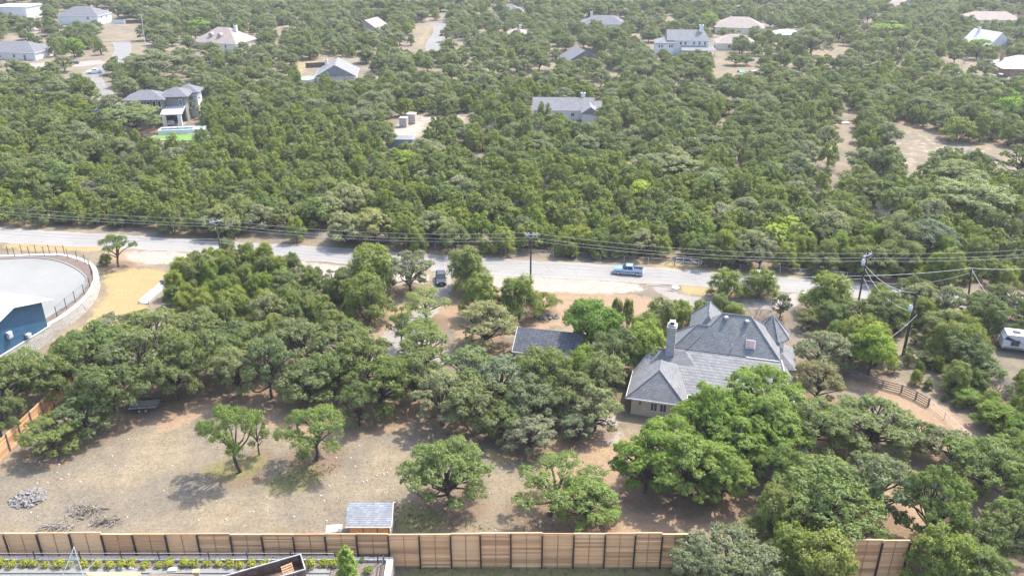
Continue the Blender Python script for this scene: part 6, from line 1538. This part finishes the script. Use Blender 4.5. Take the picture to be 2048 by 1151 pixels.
T_('near_juniper', 0, 1450, 594, 70, 541, 'left roadside juniper bush on the driveway island'); T_('near_juniper', 2, 1518, 595, 68, 541, 'right roadside juniper bush hiding the white car'); T_('near_juniper', 3, 1466, 640, 46, 606, 'olive bush behind the turret'); T_('bare_shrub', 0, 1512, 640, 70, 596, 'leafless pale grey shrub by the driveway loop'); T_('grey_oak', 0, 1560, 635, 40, 588, 'silver-grey bush at the driveway end', tint=(.8, .8, .9))
T_('near_juniper', 1, 1650, 628, 92, 550, 'juniper at the corner of road and driveway')
# right of the house
Rr = [('grey_oak', 1640, 742, 120, 655, 'pale grey-green oak right of the turret', None), ('elm', 1736, 750, 86, 655, 'lime-green elm left of the black leaning pole', (1.25, 1.2, 1)), ('grey_oak', 1700, 730, 90, 665, 'grey-green oak left of the lime-green elm', None), ('grey_oak', 1630, 805, 104, 718, 'round pale olive tree by the right wall of the house', (1.15, .98, .85)), ('near_oak', 1738, 897, 190, 782, 'big pale oak below the ranch fence', (.95, .92, 1.0)), ('wood_oak', 1830, 900, 90, 832, 'dark oak at the foot of the orange slope', None), ('near_oak', 1615, 905, 150, 790, 'oak with forked dark trunks right of the bright house oaks', None),
      ('near_oak', 1640, 1075, 225, 905, 'large oak in front of the covered boat', None), ('near_oak', 1852, 1088, 140, 935, 'oak with dark leaning trunk right of the short fence', None), ('grey_oak', 1735, 1040, 190, 895, 'broad pale oak behind the short fence', (.8, .85, .75)), ('near_oak', 1960, 990, 170, 862, 'large oak right of the leaning trunk', None), ('grey_oak', 1900, 930, 120, 850, 'pale oak under the wire fence', None), ('near_oak', 2030, 960, 110, 850, 'oak cut by the right edge', None), ('near_oak', 1998, 1120, 130, 1000, 'oak in the lower right corner', None), ('near_oak', 1925, 1140, 110, 1040, 'low oak in the lower right corner group', None), ('near_oak', 2050, 1060, 120, 930, 'oak at the right edge above the corner', None), ('near_oak', 1560, 1000, 110, 890, 'bushy oak left of the covered boat', None)]
for i, (k, a, b, w, tp, l, ti) in enumerate(Rr): T_(k, i, a, b, w * 0.92, tp, l, 'trees right of the house', ti)
# bright oaks in front of the house
Hh = [(1410, 900, 120, 764, 'bright oak covering the front eave of the house'), (1335, 940, 120, 826, 'bright oak below the front-left wing windows'), (1290, 985, 130, 855, 'leftmost bright oak overhanging the bare ground'), (1370, 995, 140, 860, 'bright oak at the front of the house group'), (1455, 945, 140, 825, 'bright oak in the middle of the house group'), (1520, 905, 140, 778, 'bright oak covering the right front roof'), (1515, 850, 140, 725, 'oak rising above the right front roof'), (1440, 1000, 110, 890, 'bright oak at the lower right of the house group'), (1550, 930, 120, 820, 'bright oak near the right end of the house group'), (1455, 880, 120, 775, 'bright oak between the house front and group')]
for i, (a, b, w, tp, l) in enumerate(Hh): T_('near_oak', i, a, b, w, tp, l, 'bright oaks in front of the house', (1.15, 1.22, .85))
# bottom edge
for i, (k, a, b, w, tp, l, ti) in enumerate([('wood_oak', 1452, 1178, 205, 1048, 'grey-green shrubby oak hiding the end of the long board fence', (.95, .92, 1.1)), ('grey_oak', 1400, 1200, 120, 1082, 'low grey-green bush oak in front of the board fence end', (.8, .85, .85)), ('elm', 1932, 806, 58, 768, 'low bright green bush at the upper edge of the orange slope', (.8, .9, .8)), ('elm', 1992, 858, 80, 800, 'bright yellow-green bush right of the wire fence', (.95, .95, .8)), ('elm', 2040, 890, 70, 828, 'bright green bush at the right edge below the camper', (.8, .9, .8)), ('bare_shrub', 1990, 800, 70, 735, 'leafless silvery shrub below the camper', None), ('near_juniper', 1545, 1090, 110, 985, 'olive juniper above the gap in the board fence', (1.0, 1.0, .8)), ('near_juniper', 1640, 1185, 130, 1085, 'yellow-olive juniper left of the short fence', (1.25, 1.2, .9)), ('near_juniper', 1868, 1175, 130, 1070, 'dark olive juniper right of the short fence', None), ('near_juniper', 1570, 1150, 100, 1060, 'juniper in the gap between both board fences', None), ('near_oak', 1950, 1190, 120, 1085, 'low oak cut by the bottom edge at right', None)]): T_(k, i, a, b, w, tp, l, None, ti)
# north wood: the ones that stand out
for i, (k, a, b, w, tp, l, ti) in enumerate([('grey_oak', 750, 485, 76, 417, 'pale yellowish oak at the wood edge above the road', (1.5, 1.35, 1.0)), ('grey_oak', 872, 488, 70, 420, 'pale grey-green tree at the wood edge right of the yellowish oak', (1.2, 1.2, 1.1)), ('lime_tree', 1284, 410, 52, 363, 'lime-green tree standing out of the dark wood', None), ('lime_tree', 1575, 500, 90, 432, 'lime-green tree at the wood edge above the white car', None), ('lime_tree', 806, 340, 56, 300, 'light green tree below the teal shed', (.8, .85, .8)), ('lime_tree', 2014, 245, 46, 185, 'bright green tree at the right edge of the sandy trail', (.8, .95, .8)),
    ('grey_oak', 1360, 365, 90, 310, 'wide silvery oak above the lime-green tree', (1.3, 1.25, 1.2)), ('grey_oak', 1300, 352, 70, 305, 'silvery oak left of its wide neighbour', (1.2, 1.2, 1.15)), ('grey_oak', 1550, 365, 60, 325, 'small silvery oak right of the wide one', (1.2, 1.2, 1.15)), ('grey_oak', 1850, 520, 110, 435, 'dark blue-green oak at the wood edge above the right poles', (.75, .85, .95)), ('grey_oak', 1940, 445, 150, 350, 'large pale oak with bare limbs at the right edge of the wood', (1.15, 1.2, 1.0)), ('grey_oak', 1905, 390, 100, 320, 'pale spreading oak below the sandy trail', (1.15, 1.2, 1.0)), ('wood_oak', 2040, 360, 80, 290, 'dark oak at the right edge beside felled logs', None), ('wood_oak', 270, 268, 112, 203, 'wide oak hiding the left half of the modern house', (1.3, 1.3, 1.4)), ('grey_oak', 378, 232, 52, 182, 'silvery oak right of the modern house', (1.2, 1.2, 1.2)), ('juniper', 175, 210, 52, 158, 'dark tree standing beside the far street', (.8, .8, .8)), ('elm', 1415, 62, 36, 28, 'light green tree behind the big white house chimney', None), ('lime_tree', 400, 66, 44, 36, 'light green tree left of the pinkish tan house', (.6, .75, .7)), ('lime_tree', 150, 116, 34, 78, 'green tree in front of the wide blue-grey house', (.6, .75, .7)), ('grey_oak', 1620, 112, 70, 55, 'large grey oak left of the mown clearing at right', None), ('near_juniper', 1915, 282, 66, 238, 'round dark juniper standing on the sandy trail', None), ('lime_tree', 1780, 70, 60, 44, 'pale lime tree in the hazy right wood', (.7, .8, .8)), ('lime_tree', 1955, 110, 40, 80, 'light green tree left of the white-roofed brick house', (.7, .8, .7))]): T_(k, i, a, b, w, tp, l, None, ti)
for i, (a, b, w, tp, l) in enumerate([(230, 240, 60, 190, 'grey oak between the far street and modern house'), (315, 158, 100, 100, 'spreading oak at the bend of the far street')]): T_('grey_oak', i, a, b, w, tp, l)

# ------------------------------------------------------------------ the woods: jittered planting by zone
OPEN = [   # no tree has its foot here (photograph pixels)
    ROAD_UP[0:0] + [(-300, 425), (0, 452), (250, 466), (600, 487), (870, 508), (1200, 526), (1480, 545), (1720, 564), (2100, 598), (2350, 622), (2350, 700), (2100, 632), (1900, 616), (1720, 600), (1480, 582), (870, 546), (440, 511), (0, 490), (-300, 470)],
    [(205, 42), (290, 42), (292, 84), (262, 96), (262, 112), (254, 128), (212, 146), (212, 170), (235, 192), (262, 226), (195, 230), (165, 190), (128, 172), (122, 154), (160, 132), (205, 116), (205, 98), (190, 92)],
    [(100, 118), (215, 112), (215, 136), (170, 140), (110, 140)],
    [(825, 44), (902, 42), (896, 62), (892, 84), (884, 124), (840, 124), (826, 100), (824, 78)],
    [(-20, 92), (104, 92), (104, 142), (-20, 142)], [(-20, 8), (92, 8), (92, 52), (-20, 52)], [(112, 26), (232, 26), (232, 66), (112, 66)], [(398, 72), (516, 70), (516, 108), (398, 110)],
    [(238, 200), (402, 192), (412, 290), (300, 292), (200, 268), (186, 248)],
    [(600, 120), (728, 116), (740, 182), (596, 182)], [(715, 50), (774, 50), (774, 74), (715, 74)], [(1062, 212), (1204, 208), (1210, 262), (1150, 266), (1056, 236)], [(1290, 86), (1426, 84), (1430, 126), (1290, 126)],
    [(1124, 108), (1196, 108), (1196, 136), (1124, 136)], [(1156, 40), (1260, 38), (1264, 66), (1156, 66)], [(978, 20), (1050, 20), (1050, 36), (978, 36)], [(1430, 82), (1506, 80), (1508, 104), (1430, 104)], [(1412, 48), (1536, 46), (1540, 74), (1412, 74)], [(1538, 64), (1604, 62), (1604, 88), (1538, 88)],
    [(1924, 78), (2006, 76), (2006, 110), (1924, 110)], [(1978, 126), (2090, 122), (2090, 162), (1978, 164)], [(1896, 38), (2050, 34), (2050, 56), (1896, 58)], [(1780, 10), (1826, 8), (1826, 28), (1780, 28)], [(1014, 66), (1056, 64), (1056, 86), (1014, 86)],
    [(766, 292), (798, 236), (842, 232), (944, 228), (944, 270), (850, 266), (842, 304), (790, 312)],
    [(1672, 205), (1714, 205), (1716, 280), (1706, 350), (1680, 415), (1645, 400), (1668, 310)], [(1760, 258), (1810, 244), (1860, 258), (1960, 286), (2090, 306), (2090, 384), (1960, 362), (1910, 325), (1862, 345), (1840, 400), (1790, 392), (1776, 310)],
    [(1440, 138), (1520, 134), (1524, 168), (1440, 172)], [(1590, 98), (1700, 92), (1690, 136), (1620, 136)], [(1345, 520), (1400, 524), (1402, 545), (1345, 540)],
    [(300, 270), (420, 262), (420, 300), (320, 306)],
    [(1670, 728), (1760, 748), (1870, 800), (1990, 886), (1965, 908), (1860, 884), (1730, 800)], [(766, 288), (838, 288), (840, 322), (766, 322)], [(1960, 692), (2120, 690), (2120, 800), (1960, 790)],
    [(1752, 672), (1858, 672), (1866, 800), (1752, 790)], [(1686, 600), (1748, 600), (1748, 664), (1686, 656)], [(258, 80), (300, 82), (296, 132), (250, 132)], [(1140, 240), (1200, 236), (1204, 284), (1140, 284)],
]
GAPS = [   # thin woods with bare ground between
    [(1180, 230), (1480, 200), (1700, 220), (1700, 420), (1560, 330), (1400, 300), (1200, 290)],
    [(980, 100), (1300, 110), (1300, 180), (980, 170)],
]
def scatter():
    rng = np.random.default_rng(42); out = []
    def zone(poly, a, jun, smin, smax, seed, maxy=900, keep=1.0, near=False, low=False):
        gp = gpoly(poly); xs = [p[0] for p in gp]; ys = [p[1] for p in gp]
        X, Y = np.meshgrid(np.arange(min(xs), max(xs), a), np.arange(min(ys), min(maxy, max(ys)), a * 0.92))
        X[1::2] += a / 2
        X = X.ravel() + rng.uniform(-.38, .38, X.size) * a; Y = Y.ravel() + rng.uniform(-.38, .38, Y.size) * a
        k = inside(gp, X, Y); X, Y = X[k], Y[k]
        px, py = pix(X, Y)
        k = np.ones(len(X), bool)
        for p in (OPEN if not low else [[(1985, 690), (2120, 690), (2120, 745), (1985, 735)], [(1660, 728), (1760, 748), (1870, 800), (1990, 886), (1960, 908), (1860, 884), (1730, 800)]]): k &= ~inside(p, px, py)
        k &= (px > -140) & (px < 2190)
        for p in GAPS:
            g = inside(p, px, py); k &= ~(g & (rng.random(len(X)) < 0.22))
        clump = np.sin(X * .06 + 1.3 * np.sin(Y * .05)) + np.sin(Y * .07 + X * .03)
        k &= (rng.random(len(X)) < keep + 0.12 * clump)
        mx = np.array([[m[0], m[1], m[2]] for m in MANUAL])
        dd = np.hypot(X[:, None] - mx[None, :, 0], Y[:, None] - mx[None, :, 1])
        k &= (dd > np.maximum(1.6, mx[None, :, 2] * (0.75 if near else 0.6))).all(1)
        X, Y, px, py, clump = X[k], Y[k], px[k], py[k], clump[k]
        for x, y, u, v, c in zip(X, Y, px, py, clump):
            j = jun(u, v) if callable(jun) else jun
            kind = 'juniper' if rng.random() < j + 0.15 * c else 'oak'
            if v < 500 and rng.random() < 0.045: kind = 'bare_shrub'
            s = (rng.uniform(smin, smax) if rng.random() < .75 else rng.uniform(smin * .7, smin)) * (1.0 if kind == 'juniper' else 1.05)
            out.append((kind, x, y, s, rng.uniform(.85, 1.2), rng.uniform(0, 6.28), int(rng.integers(0, 6)), u, v))
    dj = lambda u, v: 0.9 if (v > 230 and u < 1150) else 0.78 if v > 330 else 0.62 if v > 200 else 0.42
    zone([(-250, 440), (0, 448), (250, 462), (600, 484), (870, 505), (1200, 522), (1480, 541), (1720, 560), (2300, 600), (2300, 330), (-250, 330)], 3.7, dj, 0.85, 1.25, 1, keep=0.95)
    zone([(-250, 330), (2300, 330), (2300, 180), (-250, 180)], 4.3, dj, 0.85, 1.25, 2, keep=0.90)
    zone([(-250, 180), (2300, 180), (2300, 60), (-250, 60)], 5.6, lambda u, v: 0.35 if u < 1500 else 0.5, 0.8, 1.2, 3, keep=0.62)
    zone([(-250, 60), (2300, 60), (2300, -45), (-250, -45)], 6.4, 0.22, 0.85, 1.35, 4, keep=0.70)
    # south of the road
    zone([(335, 560), (400, 520), (470, 520), (600, 545), (700, 575), (780, 645), (720, 655), (620, 700), (520, 690), (420, 660), (330, 620)], 3.6, 0.9, 0.8, 1.05, 5, keep=1.0, near=True)
    zone([(1600, 645), (1680, 612), (1780, 606), (1960, 618), (2200, 640), (2200, 930), (2060, 890), (2005, 884), (1900, 796), (1850, 765), (1700, 735), (1620, 690)], 3.6, 0.70, 0.85, 1.15, 6, keep=1.0, near=True)
    zone([(1270, 660), (1340, 640), (1420, 625), (1560, 640), (1570, 660), (1400, 640), (1300, 700)], 4.2, 0.9, 0.55, 0.8, 7, keep=0.8, near=True)
    zone([(1745, 690), (1860, 660), (1990, 690), (2100, 735), (2100, 900), (2010, 888), (1870, 792), (1760, 742)], 2.7, 0.8, 0.30, 0.52, 9, keep=1.0, near=False, low=True)
    return out
TREES = scatter()
cam_clear = [G(2001, 703)]
TREES = [t for t in TREES if not (1975 < t[7] < 2110 and 690 < t[8] < 760) and not (math.hypot(t[1] - G(1700, 600).x, 0) < 0)]
TREES.sort(key=lambda t: (t[1] ** 2 + t[2] ** 2))
near_n = {'juniper': 300 - 20, 'oak': 300 - 110, 'bare_shrub': 60}
MARKS = [('the field gate', 1374, 533), ('the blue pickup', 1256, 545), ('the white-armed pole', 446, 532), ('the roadside pole left of the pickup', 1061, 574), ('the black car', 882, 563), ('the white car on the road', 1524, 556), ('the transformer pole', 1715, 612), ('the short dark pole', 1936, 604),
    ('the black leaning pole', 1806, 709), ('the white camper', 2030, 700), ('the lime tree at the wood edge', 1575, 500), ('the lime tree inside the wood', 1284, 410), ('the yellowish oak at the wood edge', 750, 485), ('the teal shed', 801, 294), ('the mailbox', 1604, 597), ('the turret', 1545, 700), ('the ring of rocks', 1093, 634),
    ('the concrete channel', 310, 590), ('the round oak by the concrete court', 237, 533), ('the wide silvery oak', 1360, 365), ('the large pale oak with bare limbs', 1940, 445), ('the dark blue-green oak', 1850, 520), ('the stone chimney', 1342, 740), ('the road at the left photo edge', 0, 470), ('the road at the right photo edge', 2048, 610), ('the ranch fence', 1770, 775), ('the covered boat', 1598, 925), ('the lower right photo corner', 2048, 1151), ('the gravel drive mouth', 888, 540), ('the bright turf lawn', 362, 276)]
ORD = ['nearest'] + [w + ' nearest' for w in 'second third fourth fifth sixth seventh eighth ninth tenth eleventh twelfth thirteenth fourteenth fifteenth sixteenth seventeenth eighteenth nineteenth twentieth'.split()]
def nth(k): return f"{k}{'th' if k % 100 in (11, 12, 13) else {1: 'st', 2: 'nd', 3: 'rd'}.get(k % 10, 'th')} nearest"
def tree_labels(trees):
    """each tree is told by its rank of nearness to the landmark to which it ranks closest"""
    P = np.array([(t[1], t[2]) for t in trees]); Mk = np.array([G(m[1], m[2])[:2] for m in MARKS]); kinds = np.array([t[0] for t in trees])
    rank = np.full((len(trees), len(MARKS)), 9999)
    for k in ('juniper', 'oak', 'bare_shrub'):
        ix = np.where(kinds == k)[0]; d = np.hypot(P[ix, 0][:, None] - Mk[None, :, 0], P[ix, 1][:, None] - Mk[None, :, 1])
        rank[ix] = np.argsort(np.argsort(d, axis=0), axis=0)
    out = []
    for i, t in enumerate(trees):
        m = int(rank[i].argmin()); r = int(rank[i, m]); dx, dy = P[i] - Mk[m]; u, v = t[7], t[8]
        side = ('behind it' if dy > 0 else 'in front of it') if abs(dy) > abs(dx) else ('on its right' if dx > 0 else 'on its left')
        nm = {'juniper': 'olive-green juniper', 'oak': 'oak', 'bare_shrub': 'leafless tree'}[t[0]]
        far = 'of the north wood' if v < 540 and (v < 505 or u > 1200) else 'south of the road'
        out.append((f'{nm}, {ORD[r] if r < len(ORD) else nth(r + 1)} to {MARKS[m][0]}, {side}', {'juniper': 'junipers ', 'oak': 'oaks ', 'bare_shrub': 'leafless trees '}[t[0]] + far))
    return out
rest = []; cnt = {'juniper': 0, 'oak': 0, 'bare_shrub': 0}; LAB = tree_labels(TREES)
for (kind, x, y, s, q, rz, var, u, v), (lab, grp) in zip(TREES, LAB):
    near = v > 500
    if cnt[kind] < near_n[kind]:
        cnt[kind] += 1
        nk = kind if kind == 'bare_shrub' else ('near_juniper' if kind == 'juniper' else ('wood_oak' if var % 3 else 'grey_oak')) if near else kind
        k_ = 1.45 if kind == 'bare_shrub' else 0.95 if near else 1
        plant(nk, var, (x, y, -0.05), s * k_, s * q * (1.0 if near else k_), rz, lab, grp, None if kind == 'bare_shrub' else [(1, 1, 1), (1.15, 1.1, .95), (.85, .92, .9), (1.1, 1.05, 1.15), (.95, 1.08, .85), (1.25, 1.18, 1.1)][(var * 7 + int(x)) % 6], *(('bare_tree', 'tree') if kind == 'bare_shrub' else ()))
    else: rest.append((kind, x, y, s, q, rz, var))
# fallen leaves lie under the crowns: soil weight by distance to the trunks
def litter():
    g = bpy.data.objects['ground'].data; n = len(g.vertices); co = np.empty(n * 3, np.float32); g.vertices.foreach_get('co', co); co = co.reshape(-1, 3)
    near = np.where((co[:, 1] > 60) & (co[:, 1] < 330) & (np.abs(co[:, 0]) < 260))[0]; w = np.zeros(n, np.float32)
    for x, y, r in MANUAL + [(t[1], t[2], 2.2 * t[3]) for t in TREES if t[2] < 330]:
        d = (co[near, 0] - x) ** 2 + (co[near, 1] - y) ** 2; k = d < (1.5 * r) ** 2; ii = near[k]
        w[ii] = np.maximum(w[ii], np.clip(1.25 - np.sqrt(d[k]) / (1.25 * r), 0, 0.72))
    a = g.attributes.new('litter', 'FLOAT', 'POINT'); a.data.foreach_set('value', w)
litter()
# beyond the nearest 300 of each kind: one wood, planted by geometry nodes
def far_wood():
    src = bpy.data.collections.new('wood_sources'); order = []
    for kind in ('juniper', 'oak', 'bare_shrub'):
        for i, v in enumerate(VAR[kind]):
            if kind == 'bare_shrub': o = bpy.data.objects.new(f'source_c{i}', v['trunk']); src.objects.link(o); order.append(o); continue
            V = np.concatenate([v['V'], v['tv']]); Fq = np.concatenate([v['F'], v['tf'] + len(v['V'])]); T = np.concatenate([v['T'], np.zeros(len(v['tv']))])
            me = fast_mesh('wood_tree', V, Fq, [v['leaf'], v['bark'], M['twig']], T, np.concatenate([np.zeros(len(v['F'])), 1 + v['tm']]))
            o = bpy.data.objects.new(f"source_{'ab'[kind == 'oak']}{i}", me); src.objects.link(o); order.append(o)
    me = bpy.data.meshes.new('far_wood'); n = len(rest); me.vertices.add(n)
    me.vertices.foreach_set('co', np.array([(t[1], t[2], -0.05) for t in rest], np.float32).ravel())
    names = sorted(o.name for o in order)
    def at(nm, tp, vals):
        a = me.attributes.new(nm, tp, 'POINT'); a.data.foreach_set('vector' if tp == 'FLOAT_VECTOR' else 'value', np.array(vals, np.float32 if tp != 'INT' else np.int32).ravel())
    at('variant', 'INT', [{'juniper': 0, 'oak': 6, 'bare_shrub': 12}[t[0]] + (t[6] if t[0] != 'bare_shrub' else t[6] % 2) for t in rest])
    at('turn', 'FLOAT_VECTOR', [(0, 0, t[5]) for t in rest]); at('size', 'FLOAT_VECTOR', [(t[3], t[3], t[3] * t[4]) for t in rest])
    o = struct(link('far_wood', me), 'stuff')
    ng = bpy.data.node_groups.new('plant_wood', 'GeometryNodeTree')
    ng.interface.new_socket('Geometry', in_out='INPUT', socket_type='NodeSocketGeometry'); ng.interface.new_socket('Geometry', in_out='OUTPUT', socket_type='NodeSocketGeometry')
    N, L = ng.nodes, ng.links; gi, go = N.new('NodeGroupInput'), N.new('NodeGroupOutput')
    ci = N.new('GeometryNodeCollectionInfo'); ci.inputs['Collection'].default_value = src; ci.inputs['Separate Children'].default_value = True; ci.inputs['Reset Children'].default_value = True
    ip = N.new('GeometryNodeInstanceOnPoints'); ip.inputs['Pick Instance'].default_value = True
    def na(nm, tp):
        a = N.new('GeometryNodeInputNamedAttribute'); a.data_type = tp; a.inputs['Name'].default_value = nm; return a.outputs[0]
    L.new(gi.outputs[0], ip.inputs['Points']); L.new(ci.outputs[0], ip.inputs['Instance']); L.new(na('variant', 'INT'), ip.inputs['Instance Index'])
    er = N.new('FunctionNodeEulerToRotation'); L.new(na('turn', 'FLOAT_VECTOR'), er.inputs[0]); L.new(er.outputs[0], ip.inputs['Rotation']); L.new(na('size', 'FLOAT_VECTOR'), ip.inputs['Scale'])
    L.new(ip.outputs[0], go.inputs[0])
    md = o.modifiers.new('plant_wood', 'NODES'); md.node_group = ng
far_wood()

# ------------------------------------------------------------------ air: thin haze over everything
def haze():
    m = bpy.data.materials.new('haze'); m.use_nodes = True; N, L = m.node_tree.nodes, m.node_tree.links
    N.remove(N['Principled BSDF']); v = N.new('ShaderNodeVolumePrincipled')
    v.inputs['Color'].default_value = (0.95, 0.97, 1.0, 1); v.inputs['Density'].default_value = HAZE; v.inputs['Anisotropy'].default_value = 0.3
    L.new(v.outputs[0], N['Material Output'].inputs['Volume'])
    b = MB().box((0, 2100, 35.5), (7400, 6600, 73.0)); struct(b.build('haze', m), 'stuff')
HAZE = 0.00015
if HAZE: haze()
